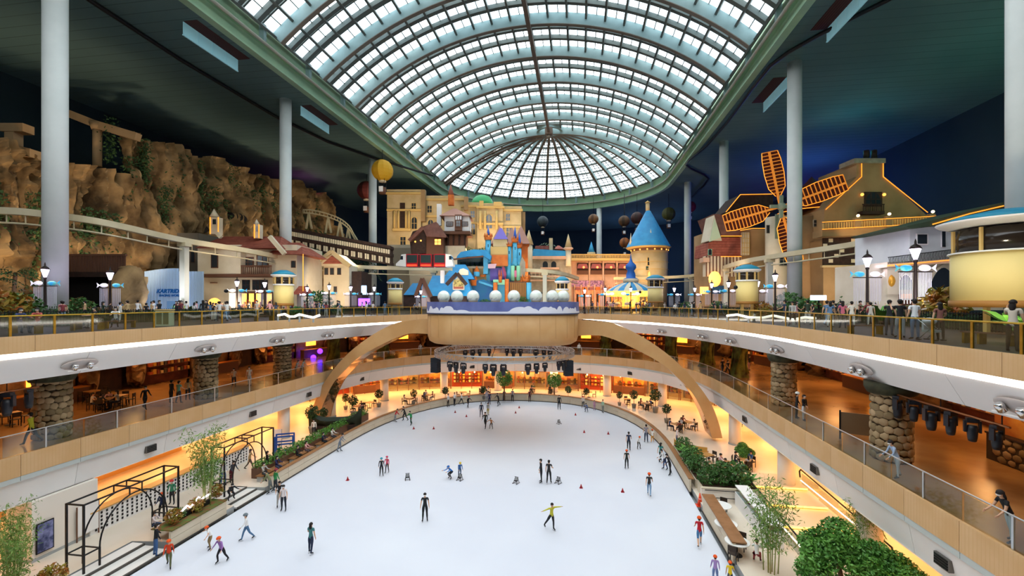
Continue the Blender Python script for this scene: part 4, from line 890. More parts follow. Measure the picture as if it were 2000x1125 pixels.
P.add('tower_drum', MB().lathe([(1.15, 1.7), (1.15, 2.3), (.8, 2.4), (.8, 3.0), (.55, 3.6), (.95, 4.1), (.9, 4.6), (.35, 5.1), (.12, 5.8), (.03, 6.6)], 16, c), mat('royal_blue_paint', '#2668c0', 0.45)); P.add('drum_ring', MB().lathe([(1.3, 1.6), (1.35, 1.9), (1.3, 2.2)], 18, c), M_cream)
lamp('carousel_lamp', 'POINT', (c.x, c.y - R * .6, c.z - 1.3), '#ffb84d', 500, .6, parent=P.o)
# ---- booths: yellow round kiosks on legs with blue roofs
def booth(lb, u, zc, v_rt, v_re, v_w0, v_w1, v_b, ru, leg=True):
    P = PX('ticket_booth', lb, 'booth', u, zc, 0, 'yellow ticket booths'); n = 24
    cyl(P, 'drum', u, v_b, v_w1, ru, 0, M_yel, n); cyl(P, 'base_band', u, v_b, v_b - (v_b - v_w1) * .12, ru * 1.03, 0, mat('brown_band', '#9a6a2c', 0.6), n); cyl(P, 'sill', u, v_w1 + 2, v_w1 - 1, ru * 1.05, 0, M_white, n)
    cyl(P, 'glazing', u, v_w1, v_w0, ru * .93, 0, mat('smoky_glass', '#2a221c', 0.15), n)
    for k in range(8): a = 2 * PI * k / 8 + .3; q = P.p(u, v_w1, 0); r = ru * zc / F * .97; P.add('mullion', MB().box(q.x + r * math.cos(a) - .06, q.x + r * math.cos(a) + .06, r * math.sin(a) - .06, r * math.sin(a) + .06, P.z(v_w1), P.z(v_w0)), M_ochre)
    h = P.z(v_rt) - P.z(v_re); r = ru * zc / F * 1.28
    P.add('soffit', MB().lathe([(r * .78, -h * .55), (r * .97, -h * .2), (r, 0)], n, P.p(u, v_re, 0)), M_white); P.add('roof', MB().lathe([(r, 0), (r * .72, h * .55), (r * .3, h), (.05, h)], n, P.p(u, v_re, 0)), M_teal); P.add('vent', MB().ball(P.p(u, v_rt - .5, 0), r * .14, 10, 6, 1.2), M_black)
    P.add('round_emblem', MB().lathe([(r * .16, 0), (r * .16, .05)], 14), M_timber); P.o.children[-1].location = P.p(u - ru * .55, (v_w1 * .65 + v_b * .35), -ru * zc / F * .86); P.o.children[-1].rotation_euler = (PI / 2, 0, -.55)
    for s_ in (-1, 1): P.add('leg', MB().box(P.x(u + s_ * ru * .5) - .1, P.x(u + s_ * ru * .5) + .1, -.1, .1, 0, P.z(v_b)), M_ochre)
booth('yellow round booth with blue roof before the white house', 554, 44, 528, 537, 541, 556, 597, 18)
booth('yellow round booth with blue roof left of the stage', 772, 56, 543, 551, 554, 564, 595, 13)
booth('cream booth with a small blue roof at the right end of the stage', 1098, 66, 540, 549, 553, 565, 590, 12)
booth('yellow round booth with blue roof beside the carousel', 1280, 62, 537, 544, 548, 561, 592, 14.5)
booth('yellow round booth below the windmill with blue roof', 1459, 40, 517, 527, 532, 548, 594, 19.5)
booth('large yellow round booth cut by the right edge of the picture', 1968, 24, 411, 432, 447, 493, 600, 82)
# ---- windmill inn
P = PX('windmill_tower', 'round plaster windmill tower with a red conical cap', 'windmill', 1575, 66)
cyl(P, 'tower', 1562, 606, 430, 50, 4, M_tan, 36, None, 47); cyl(P, 'cream_face', 1518, 606, 425, 21, 0.2, M_cream, 20); cone(P, 'cap', 1585, 416, 345, 60, 4.5, mat('dark_red_tiles', '#5d2620', 0.7, stripes=('Z', .5, '#431a16', .8)), 36); P.add('cap_rim', MB().tube([(P.p(1585, 416, 4.5).x + 61 * 70.5 / F * math.cos(a * PI / 18), 4.5 + 61 * 70.5 / F * math.sin(a * PI / 18), P.z(416, 4.5)) for a in range(36)], .06, 5, closed=True), M_led)
for u, v in ((1590, 430), (1590, 560)): win(P, u, u + 12, v, v + 12, -0.2, False, 2, False, M_stone)
win(P, 1498, 1503, 440, 455, -1.2, False, 1, False, M_stone); win(P, 1524, 1537, 497, 518, -1.5, False, 2, False, M_stone); P.add('shutter', P.box(1515, 1521, 418, 466, -1.8, .2), mat('grey_green_shutter', '#7d8a78', 0.7))
Wd = PX('windmill_sails', 'four lattice windmill sails outlined in amber light', 'windmill sails', 1524, 61.5, Zat(404, 61.5))
M_sail = mat('dark_red_sail', '#571d12', 0.8)
Wd.add('hub', MB().lathe([(.5, 0), (.5, .5), (.2, .9)], 12).box(-1.5, 1.5, -.22, .22, .05, .35).box(-.22, .22, -1.5, 1.5, .05, .35), mat('grey_green_hub', '#9aa790', 0.6)).rotation_euler = (PI / 2, 0, 0)
tips = [(-22, -107), (128, -47), (-109, 31), (31, 107)]
for k, (du, dv) in enumerate(tips):
    L = math.hypot(du, dv) * Wd.k; a = math.atan2(-dv, du); D = Vector((math.cos(a), 0, math.sin(a))); N = Vector((-math.sin(a), 0, math.cos(a)))
    if k in (1, 2): N = -N
    sp = Wd.add('sail', MB().bar(D * .3, D * L, .28, .2, (0, 1, 0)), mat('amber_spar', '#d9963e', 0.6, emit=('#ff8a28', .25)))
    wl_, wr_ = 1.25, 1.45
    prof = [(0.2, .25), (.35, .85), (.6, 1.0), (.85, .95), (1.0, .8)]
    for sgn, wd in ((1, wl_), (-1, wr_)):
        pts = [D * (L * t) + N * (sgn * wd * q) for t, q in prof]; mb = MB()
        for i in range(4): mb.poly([D * (L * prof[i][0]) + Vector((0, .06, 0)), D * (L * prof[i + 1][0]) + Vector((0, .06, 0)), pts[i + 1] + Vector((0, .06, 0)), pts[i] + Vector((0, .06, 0))])
        mb.v += [(x, y + .03, z) for x, y, z in mb.v]; Wd.add('sailcloth', mb, M_sail, sp); Wd.add('outline_light', MB().tube(pts, .05, 5), M_led, sp)
        for i in range(13):
            t = .26 + .74 * i / 12; j = max(q for q in range(4) if prof[q][0] <= t + 1e-6); f = (t - prof[j][0]) / (prof[j + 1][0] - prof[j][0]); w_ = prof[j][1] + (prof[j + 1][1] - prof[j][1]) * f
            Wd.add('slat', MB().bar(D * (L * t), D * (L * t) + N * (sgn * wd * w_), .1, .1, (0, 1, 0)), MATS['amber_spar'], sp)
P = PX('gabled_inn', 'brown plaster inn with a big gable, stepped chimney and amber outline lights', 'inn', 1700, 64)
P.add('gable', P.poly([(1610, 470), (1610, 408), (1673, 345), (1673, 317), (1727, 317), (1727, 345), (1815, 425), (1830, 470)], 0, 8), M_tan); P.add('wall', P.box(1608, 1760, 468, 606, -0.5, 8), M_tan); P.add('chimney_cap', P.box(1669, 1730, 309, 318, -0.4, 3), M_stone)
for u in (1692, 1707): cyl(P, 'chimney_pot', u, 309, 294, 5, 1, M_darkwood, 12)
line3(P, 'outline_light', [(1613, 409), (1683, 345), (1683, 318), (1725, 318), (1725, 345), (1812, 415)], -0.12, .08, M_led); line3(P, 'outline_light', [(1606, 448), (1830, 436)], -2.4, .08, M_led); line3(P, 'outline_light', [(1606, 434), (1830, 422)], -2.4, .08, M_led)
P.add('terrace', P.poly([(1606, 449), (1830, 437), (1830, 455), (1606, 462)], -2.2, 2), M_tan)
for i in range(44): u = 1608 + i * 5; v = 435 - (u - 1606) * 12 / 224; P.add('baluster', P.box(u, u + 2, v + 1, v + 13, -2.3, .2), M_ochre)
for u in (1676, 1737, 1822): v = 435 - (u - 1606) * 12 / 224; P.add('terrace_pier', P.box(u - 6, u + 6, v - 6, v + 16, -2.4, .5), M_tan); P.add('pier_lamp', MB().ball(P.p(u, v - 10, -2.2), .2, 8, 6), mat('warm_bulb', '#fff2cc', 0.5))
o = win(P, 1692, 1720, 378, 400, 0, False, 3, True, M_darkwood); b = P.add('juliet_balcony', P.box(1685, 1728, 412, 418, -1, 1), M_darkwood); P.add('balcony_rail', P.box(1685, 1728, 398, 400, -1, .1), M_darkwood, b)
for i in range(12): P.add('baluster', P.box(1686 + i * 3.6, 1687.4 + i * 3.6, 400, 412, -.98, .08), M_darkwood, b)
for u in (1684, 1727):
    P.add('sconce', MB().ball(P.p(u, 380, -.3), .22, 8, 6), M_winlit)
for i in range(5):
    for j in range(13):
        if (i + j) % 2: P.add('checker_stone', P.box(1608 + j * 11, 1616 + j * 11, 466 + i * 10, 473 + i * 10, -0.62, .15), M_cream if (i + j) % 4 == 1 else M_darkwood)
P.add('dark_frieze', P.box(1607, 1760, 462, 517, -0.55, .1), M_darkwood); P.add('string_course', P.box(1606, 1760, 518, 522, -.8, .4), M_sand)
P = PX('timbered_inn', 'tall half-timbered inn with a steep brown roof left of the windmill', 'inn', 1450, 70)
P.add('body', P.box(1396, 1500, 448, 606, 0, 8), M_tan); P.add('gable', P.poly([(1385, 470), (1410, 470), (1395, 420)], -1.0, 3), M_cream); P.add('gable_light', P.poly([(1386, 472), (1396, 428), (1408, 464)], -1.2, .2), mat('mint_timber', '#c5d6b4', 0.7))
P.add('roof', P.poly([(1394, 418), (1410, 462), (1447, 460), (1450, 420)], -0.8, 6), M_brownroof); P.add('mansard', P.poly([(1382, 500), (1384, 474), (1409, 464), (1446, 464), (1448, 500)], -0.6, 5), M_redtile); P.add('high_roof', P.poly([(1418, 414), (1446, 380), (1510, 380), (1510, 414)], 2, 5), M_darkwood)
line3(P, 'outline_light', [(1418, 414), (1446, 380), (1508, 379)], 1.9, .1, M_led); line3(P, 'outline_light', [(1408, 461), (1448, 461)], -0.9, .1, M_led); line3(P, 'outline_light', [(1408, 501), (1448, 501)], -.9, .1, M_led); line3(P, 'outline_light', [(1446, 450), (1470, 446), (1497, 446)], -.9, .1, M_led)
w_ = P.add('tall_bay', P.box(1449, 1464, 454, 498, -1, 1), M_cream)
for i in range(4): P.add('bay_bar', P.box(1449.5 + i * 4.6, 1450.5 + i * 4.6, 454, 498, -1.06, .06), M_ochre, w_)
for i in range(5): P.add('bay_bar', P.box(1449, 1464, 456 + i * 9, 457.2 + i * 9, -1.06, .06), M_ochre, w_)
P.add('timber_front', P.box(1378, 1448, 500, 540, -.4, 1), M_cream)
for i in range(11): P.add('stud', P.box(1379 + i * 6.6, 1381 + i * 6.6, 500, 540, -.5, .1), M_timber)
win(P, 1384, 1390, 487, 498, -.8, False, 1, True, M_greenp); P.add('pink_eave', P.box(1374, 1386, 503, 512, -.8, 1.5), M_pink); P.add('shop_glow', P.box(1368, 1384, 560, 574, -.8, .2), M_winlit); P.add('moon_sign', MB().ball(P.p(1396, 545, -1), 1.2, 14, 8, 1, .8, .2), M_winlit); P.add('blue_awning', P.box(1392, 1414, 558, 574, -1, .6), mat('navy_awning', '#1f4a6a', 0.7))
# ---- white Moorish building on the right
P = PX('moorish_house', 'white house with pointed arches and a black wrought-iron balcony', 'house', 1812, 37)
P.add('upper_wall', P.box(1777, 1960, 440, 510, 0.6, 6), mat('white_stucco', '#dfe2e4', 0.75, noise=(0.6, '#d2d6d9'))); P.add('lower_wall', P.box(1733, 1960, 512, 606, 0, 6), M_cream); P.add('roof', P.poly([(1770, 442), (1822, 430), (1960, 395), (1960, 425), (1780, 446)], -0.4, 6), mat('green_tiles', '#41513c', 0.7)); line3(P, 'outline_light', [(1822, 438), (1895, 417), (1960, 402)], -0.5, .09, M_led); line3(P, 'outline_light', [(1733, 519), (1888, 505)], -0.7, .07, M_led)
P.add('balcony_slab', P.poly([(1733, 516), (1890, 503), (1890, 512), (1733, 522)], -0.6, 1.2), M_cream)
ib = P.add('iron_rail', P.poly([(1735, 502), (1890, 483), (1890, 484.5), (1735, 503.5)], -0.5, .06), M_black)
for i in range(52): u = 1736 + i * 3; v = 503 - (u - 1735) * 19 / 155; line3(P, 'iron_bar', [(u, v), (u + 1.2, v + 7), (u - .6, v + 14), (u, v + 18)], -0.48, .035, M_black, ib)
for u0, u1, v0 in ((1757, 1782, 537), (1820, 1867, 523)):
    c = (u0 + u1) / 2; g = (u1 - u0) * .12
    ap = lambda e: [(u0 - e, 566), (u0 - e, 552)] + [(u0 - e + (c - u0 + e) * t, 552 - (552 - v0 + e) * math.sin(t * PI / 2) ** .8) for t in (.15, .35, .6, .85)] + [(c, v0 - e * 1.3)] + [(u1 + e - (u1 + e - c) * t, 552 - (552 - v0 + e) * math.sin(t * PI / 2) ** .8) for t in (.85, .6, .35, .15)] + [(u1 + e, 552), (u1 + e, 566)]
    f = P.add('arch_surround', P.poly(ap(g), -0.15, .2), M_cream); P.add('arch_pane', P.poly(ap(0), -0.2, .1), M_win, f); P.add('door', P.box(u0, u1, 566, 604, -0.1, .1), M_timber)
for u, v in ((1741, 549), (1882, 540)): P.add('wall_lantern', MB().lathe([(.05, -.45), (.2, -.3), (.26, 0), (.2, .3), (.04, .5)], 8, P.p(u, v, -.3)), mat('brass_lantern', '#a87a2a', 0.35, 0.7, emit=('#d89a3a', .25)))
for u0, u1, v0, v1 in ((1793, 1811, 458, 476), (1841, 1847, 452, 482)): win(P, u0, u1, v0, v1, .6, False, 1, False, M_white)
P.add('orange_menu', P.box(1760, 1780, 574, 583, -.15, .06), M_orange); P.add('side_pillar', P.box(1733, 1756, 522, 575, -0.3, .4), M_cream)
# ---------------------------------------------------------------- floodlights of the park, some added to brighten dull fronts
def flood(u, v, zc, col, en, tgt, size=0.5, spot=1.6):
    o = lamp('park_floodlight', 'SPOT', G(u, zc, Zat(v, zc)), col, en, size, None, None, spot); return aim(o, G(*tgt[:2], Zat(tgt[2], tgt[1])))
for y in (30, 42, 54, 66, 78, 90):
    o = lamp('cliff_floodlight', 'SPOT', (-47, y, 1.2), '#ffdfb4', 3600, 0.8, None, None, 1.6); aim(o, (-58, y + 3, 11))
flood(450, 600, 46, '#ffe2b8', 2000, (470, 60, 530)); flood(640, 600, 60, '#ffdca8', 1500, (650, 70, 540)); flood(330, 600, 44, '#dfe8ff', 1500, (330, 57, 560))
for u, tv in ((785, 410), (860, 440), (920, 440), (955, 430), (1000, 440)): flood(u, 450 if u == 785 else 500, 92, '#ffe0b8', 1700, (u, 103, tv), .5, 1.9)
flood(835, 560, 78, '#ffe6c8', 2000, (870, 90, 445), .5, 1.5); flood(690, 500, 70, '#ffe8c8', 1600, (680, 80, 478), .5, 2.2); flood(905, 590, 56, '#ffffff', 1500, (930, 74, 520), .5, 1.9); flood(990, 590, 56, '#fff4e0', 2600, (990, 74, 510), .5, 1.9); flood(1050, 560, 80, '#ffe0b0', 1600, (1075, 93, 510), .5, 1.8)  # timbered gallery's flood is an extra lamp added to brighten its panels
for u in (1140, 1195): flood(u, 560, 86, '#ffc890', 1700, (u, 98, 525), .5, 2.0)
flood(1262, 545, 80, '#ffd8a0', 3200, (1268, 95, 470), .5, 1.4); flood(1545, 595, 55, '#ffe4c4', 1800, (1550, 68, 480), .5, 1.8); flood(1700, 470, 57, '#ffc88a', 480, (1705, 64, 390), .5, 1.8); flood(1430, 590, 58, '#ffe2c0', 2000, (1430, 72, 490), .5, 1.8); flood(1690, 590, 56, '#ffe0bc', 1500, (1680, 64, 560), .5, 2.0); flood(1800, 600, 31, '#f2f0ff', 800, (1830, 38, 500), .5, 2.0); flood(1930, 600, 18, '#fff0d0', 900, (1960, 22, 540), .5, 2.0); flood(1460, 600, 33, '#fff0d0', 500, (1460, 40, 560), .4, 1.2); flood(550, 600, 38, '#fff0d0', 600, (553, 44, 560), .4, 1.2)  # large booth's flood is an unseen lamp added to brighten its body
for (x, y, z, c_, e) in ((45, 100, 20, '#4a78e8', 2400), (52, 118, 17, '#7a3cff', 1100), (40, 75, 24, '#1f7f8a', 900), (20, 160, 14, '#5f75a8', 7000), (-35, 160, 14, '#56658f', 6000), (49, 52, 15, '#5f9a84', 4500), (-62, 95, 26, '#c05a9a', 250)):  # far navy and right green washes are added to lift the dark walls
    lamp('coloured_wash_light', 'POINT', (x, y, z), c_, e, 1.0)
# ---------------------------------------------------------------- monorail
M_track = mat('cream_track', '#d8cba8', 0.5, noise=(0.5, '#cbbd97'))
def track(label, pts, hA, hB, posts, dz=(0, -1.25)):
    u0, u1 = pts[0][0], pts[-1][0]; q = []
    for u, v in pts: h = hA + (hB - hA) * (u - u0) / (u1 - u0); zc = F * h / (HZ - v); q.append(G(u, zc, CZ + h))
    q = smoothline(q, 60); o = q[0].copy(); o.z = 0
    t = thing('monorail_track', label, 'monorail track', o)
    mb = MB(); k = 0
    for i, p in enumerate(q):
        d = (q[min(i + 1, 60)] - q[max(i - 1, 0)]); n = Vector((-d.y, d.x, 0)).normalized() * 0.28; p = p - o
        mb.v += [tuple(p - n + Vector((0, 0, -.55))), tuple(p + n + Vector((0, 0, -.55))), tuple(p + n), tuple(p - n)]
    for i in range(60):
        for j in range(4): a = i * 4 + j; b = i * 4 + (j + 1) % 4; mb.face((a, b, b + 4, a + 4))
    mb.build('beam', M_track, t)
    MB().tube([p - o + Vector((0, 0, -1.25)) for p in q], 0.09, 6).build('lower_rail', M_track, t)
    for i in range(2, 60, 3): MB().bar(q[i] - o + Vector((0, 0, -.5)), q[i] - o + Vector((0, 0, -1.25)), .07).build('hanger', M_track, t)
    for u in posts:
        p = min(q, key=lambda p: abs(proj(p)[0] - u)); w_ = MB().box(-.3, .3, -.3, .3, 0, p.z - .5).build('pillar', mat('pale_post', '#c9c6b4', 0.6), t, Zp(p - o, 0))
        MB().box(-.5, .5, -.4, .4, p.z - .9, p.z - .5).build('pillar_head', M_track, w_)
    return q
LT = track('cream monorail track sweeping along the left side to the train', [(-60, 400), (0, 405), (50, 408), (110, 415), (180, 425), (250, 440), (300, 452), (360, 465), (420, 475), (480, 485), (560, 501), (600, 508), (660, 515), (720, 519), (800, 521), (885, 523)], 8.0, 5.2, (362, 702, 848))
RT = track('cream monorail track rising past the windmill on the right', [(1200, 541), (1280, 540), (1350, 536), (1400, 524), (1450, 508), (1503, 498), (1560, 489), (1620, 480), (1680, 470), (1740, 457), (1775, 450)], 4.9, 6.4, (1345, 1386, 1415, 1503, 1713))
track('short cream monorail track before the grey castle wing', [(1018, 524), (1060, 526), (1100, 532), (1128, 541)], 5.4, 4.6, (1065,))
P = PX('monorail_train', 'red and white three-car monorail train above the blue cottage', 'train', 828, 64, Zat(520, 64))
M_red = mat('red_gloss', '#b8242a', 0.3, coat=.5); M_cw = mat('white_gloss', '#f1ece0', 0.3, coat=.5)
for s_, (ua, ub, uc) in ((-1, (773, 784, 793)), (1, (885, 880, 870))): n_ = P.add('nose', P.poly([(uc, 496), (ub, 497), (ub + s_ * 3, 508), (ua, 515), (ua, 519), (uc, 521)], -1, 2), M_cw); P.add('windscreen', P.poly([(ub + s_ * 1, 500), (ub + s_ * 2.5, 507), (ub - s_ * 3, 507), (ub - s_ * 3, 500)], -1.04, 2.08), M_win, n_)
for i in range(3):
    u0 = 793 + i * 27; c_ = P.add('car', P.box(u0, u0 + 23, 496, 521, -1, 2), M_red); P.add('car_window', P.box(u0 + 1.5, u0 + 21.5, 498, 513, -1.05, 2.1), mat('train_glass', '#36423f', 0.15), c_); P.add('light_strip', P.box(u0 + 2, u0 + 21, 517, 519, -1.06, .05), mat('red_strip', '#ff4a2a', 0.5, emit=('#ff3a1a', 2)), c_)
    if i < 2: P.add('gangway', P.box(u0 + 23, u0 + 27, 497, 520, -.8, 1.6), mat('dark_red', '#4a1518', 0.6))
# ---------------------------------------------------------------- lamp posts with fish banners
M_lant = mat('lantern_glow', '#fff6ff', 0.4, emit=('#e8d6ff', 10)); M_iron = mat('dark_iron', '#2c201c', 0.5, 0.3)
M_fr = mat('white_fringe', '#e7e4ef', 0.7); M_fb = mat('fish_blue', '#3aa7dd', 0.5, emit=('#3aa7dd', .3), noise=(3, '#8fd06a')); M_fw = mat('fish_white', '#f2eef6', 0.5, emit=('#f2eaff', .4))
def lamp_post(label, loc, rz, sc):
    t = thing('lamp_post', label, 'lamp post', loc, rz, 'promenade lamp posts')
    MB().lathe([(.22, 0), (.22, .25), (.13, .4), (.16, .9), (.09, 1.1), (.075, 3.4), (.12, 3.5), (.06, 3.6)], 12).build('post', M_iron, t)
    l = MB().lathe([(.08, 3.6), (.24, 4.15), (.22, 4.2)], 8).build('lantern', M_lant, t); MB().lathe([(.3, 4.18), (.2, 4.35), (.06, 4.45), (.05, 4.6), (.01, 4.75)], 8).build('lantern_cap', M_iron, l)
    MB().box(-.95, .95, -.03, .03, 2.88, 2.93).build('cross_arm', M_iron, t)
    for s_, m in ((-1, M_fw), (1, M_fb)):
        f = MB().ball((s_ * .52, 0, 3.12), .3, 10, 7, .6, 1.2, .3).extr([(s_ * .88, 0, 3.12), (s_ * 1.15, 0, 3.32), (s_ * 1.08, 0, 3.1), (s_ * 1.15, 0, 2.92)], (0, .04, 0)).build('fish_banner', m, t)
        fr = MB()
        for i in range(9): x = s_ * (.2 + i * .085); fr.box(x - .009, x + .009, -.01, .01, 1.35 - .2 * (i % 2), 2.88)
        tag(fr.build('fringe', M_fr, t), None, None, None, 'stuff')
    t.scale = (sc,) * 3; return t
LP = [(88, 512, 34, 'before the nearest left column'), (215, 520, 37, 'before the carved balcony'), (463, 540, 47, 'before the white house door'), (517, 543, 49, 'left of the first yellow booth'), (600, 554, 53, 'right of the first yellow booth'), (643, 550, 56, 'before the small cream house'), (685, 553, 59, 'beside the small house wing'), (731, 554, 62, 'beside the slim left column'),
      (822, 562, 62, 'left of the stage before the blue cottage'), (1788, 466, 33, 'before the white arched house'), (1694, 487, 37, 'left of the white arched house'), (1514, 526, 44, 'below the windmill'), (1480, 540, 43, 'right of the yellow booth under the windmill'), (1423, 543, 54, 'left of the yellow booth under the windmill'), (1390, 546, 58, 'before the half-timbered inn'), (1357, 556, 62, 'right of the slim right column'), (1317, 556, 62, 'right of the carousel booth'), (1232, 556, 64, 'before the carousel'), (1182, 556, 64, 'left of the carousel'), (1142, 560, 62, 'at the right end of the stage')]
lp0 = None
for u, v, zc, wh in LP:
    h = Zat(v, zc); lb = 'dark iron lamp post with fish banners ' + wh; rz = PSI + (PI if u > 1000 else 0)
    if lp0 is None: lp0 = lamp_post(lb, G(u, zc, 0), rz, h / 4.75); r = lp0
    else: r = dup(lp0, G(u, zc, 0), rz, lb, None, h / 4.75)
    lamp('lantern_lamp', 'POINT', (0, -0.35, 4.0), '#e6d2ff', 26, .2, parent=r)
# ---------------------------------------------------------------- balloons
def balloon(label, u, v, r_px, zc, col, col2, drop=32):
    t = thing('balloon_ride', label, 'balloon', G(u, zc, Zat(v, zc)), 0, 'balloon ride'); r = r_px * zc / F
    M1 = mat('balloon_' + col, col, .6); M2 = mat('balloon_' + col2, col2, .6)
    for k in range(12):
        mb = MB(); a0, a1 = 2 * PI * k / 12, 2 * PI * (k + 1) / 12; n = 9
        pr = [(math.sin(PI * i / n * .9), math.cos(PI * i / n * .9)) for i in range(n + 1)]
        for (s0, c0), (s1, c1) in zip(pr, pr[1:]): mb.poly([(r * s0 * math.cos(a0), r * s0 * math.sin(a0), r * c0), (r * s1 * math.cos(a0), r * s1 * math.sin(a0), r * c1), (r * s1 * math.cos(a1), r * s1 * math.sin(a1), r * c1), (r * s0 * math.cos(a1), r * s0 * math.sin(a1), r * c0)], True)
        mb.build('gore', M1 if k % 4 else M2, t)
    MB().lathe([(r * .34, -r * 1.08), (r * .31, -r * .93)], 14).build('skirt', M_cream, t)
    b = drop * zc / F; mb = MB(); [mb.bar((.5 * r * math.cos(a), .5 * r * math.sin(a), -r * .8), (.3 * r * math.cos(a), .3 * r * math.sin(a), -b - r * .3), .05) for a in (.8, 2.3, 3.9, 5.5)]; tag(mb.build('rigging', M_black, t), None, None, None, 'stuff')
    MB().lathe([(r * .3, -b - r * .95), (r * .34, -b - r * .35)], 12).build('basket', M_timber, t); MB().box(-r * .2, r * .2, -r * .36, -r * .33, -b - r * .8, -b - r * .3).build('basket_panel', M_white, t)
    MB().tube([(0, 0, r), (0, 0, (29.6 - t.location.z))], .06, 5).build('hanger', M_black, t)
balloon('bright yellow ride balloon hanging beside the slim left column', 747, 333, 21, 84, '#d9a520', '#c08f1a', 26)
balloon('dull red ride balloon half hidden behind the slim left column', 716, 372, 18, 100, '#6a2a22', '#4a1f1a', 26)
for u, v, r, c1, c2, lb in ((1159, 428, 10, '#6a4620', '#4a3018', 'brown ride balloon left of the far thin column'), (1060, 433, 11, '#1f2a30', '#2f3a40', 'black ride balloon beside the palace'), (1219, 432, 11, '#5a3c1e', '#3a2814', 'dark brown ride balloon left of the blue cone roof'), (1244, 426, 12, '#4a2a26', '#33201e', 'maroon ride balloon just behind the blue cone roof'), (1306, 418, 13, '#4a4a1a', '#3a3a14', 'olive ride balloon right of the blue cone roof'), (1348, 404, 11, '#7a1f2a', '#4a1a20', 'crimson ride balloon right of the slim right column'), (1220, 474, 10, '#a8602a', '#7a4420', 'low orange ride balloon above the pink arcade')):
    balloon(lb, u, v, r, 118, c1, c2, 16)
# ---------------------------------------------------------------- plants
M_leaf = mat('leaf_green', '#669c3e', 0.5, noise=(1.5, '#44782c')); M_leafd = mat('dark_leaf_green', '#2d5428', 0.55, noise=(1.2, '#1f3d1c')); M_bam = mat('bamboo_green', '#7fa04a', 0.5, noise=(1.5, '#5a8034')); M_leafr = mat('croton_leaf', '#8a8a2c', 0.5, noise=(2, '#a0551f')); M_stem = mat('woody_stem', '#6a4c32', 0.8); M_cane = mat('bamboo_cane', '#9aa05a', 0.5)
def leaves(mb, n, pos, sz, asp=0.45, droop=0.3):
    for _ in range(n):
        c = pos(); d = Vector((random.uniform(-1, 1), random.uniform(-1, 1), random.uniform(-.8, .6) - droop)).normalized(); s = d.cross(Vector((random.uniform(-1, 1), random.uniform(-1, 1), random.uniform(-1, 1)))).normalized(); L = sz * random.uniform(.7, 1.3)
        mb.poly([c - d * L * .5, c + s * L * asp * .5, c + d * L * .5, c - s * L * asp * .5])
    return mb
def inball(c, r, rz):
    def f():
        while True:
            p = Vector((random.uniform(-1, 1), random.uniform(-1, 1), random.uniform(-1, 1)))
            if 0.25 < p.length < 1: return Vector(c) + Vector((p.x * r, p.y * r, p.z * rz))
    return f
def fol(mb, m, t): return tag(mb.build('foliage', m, t), None, None, None, 'stuff')
PR = {}
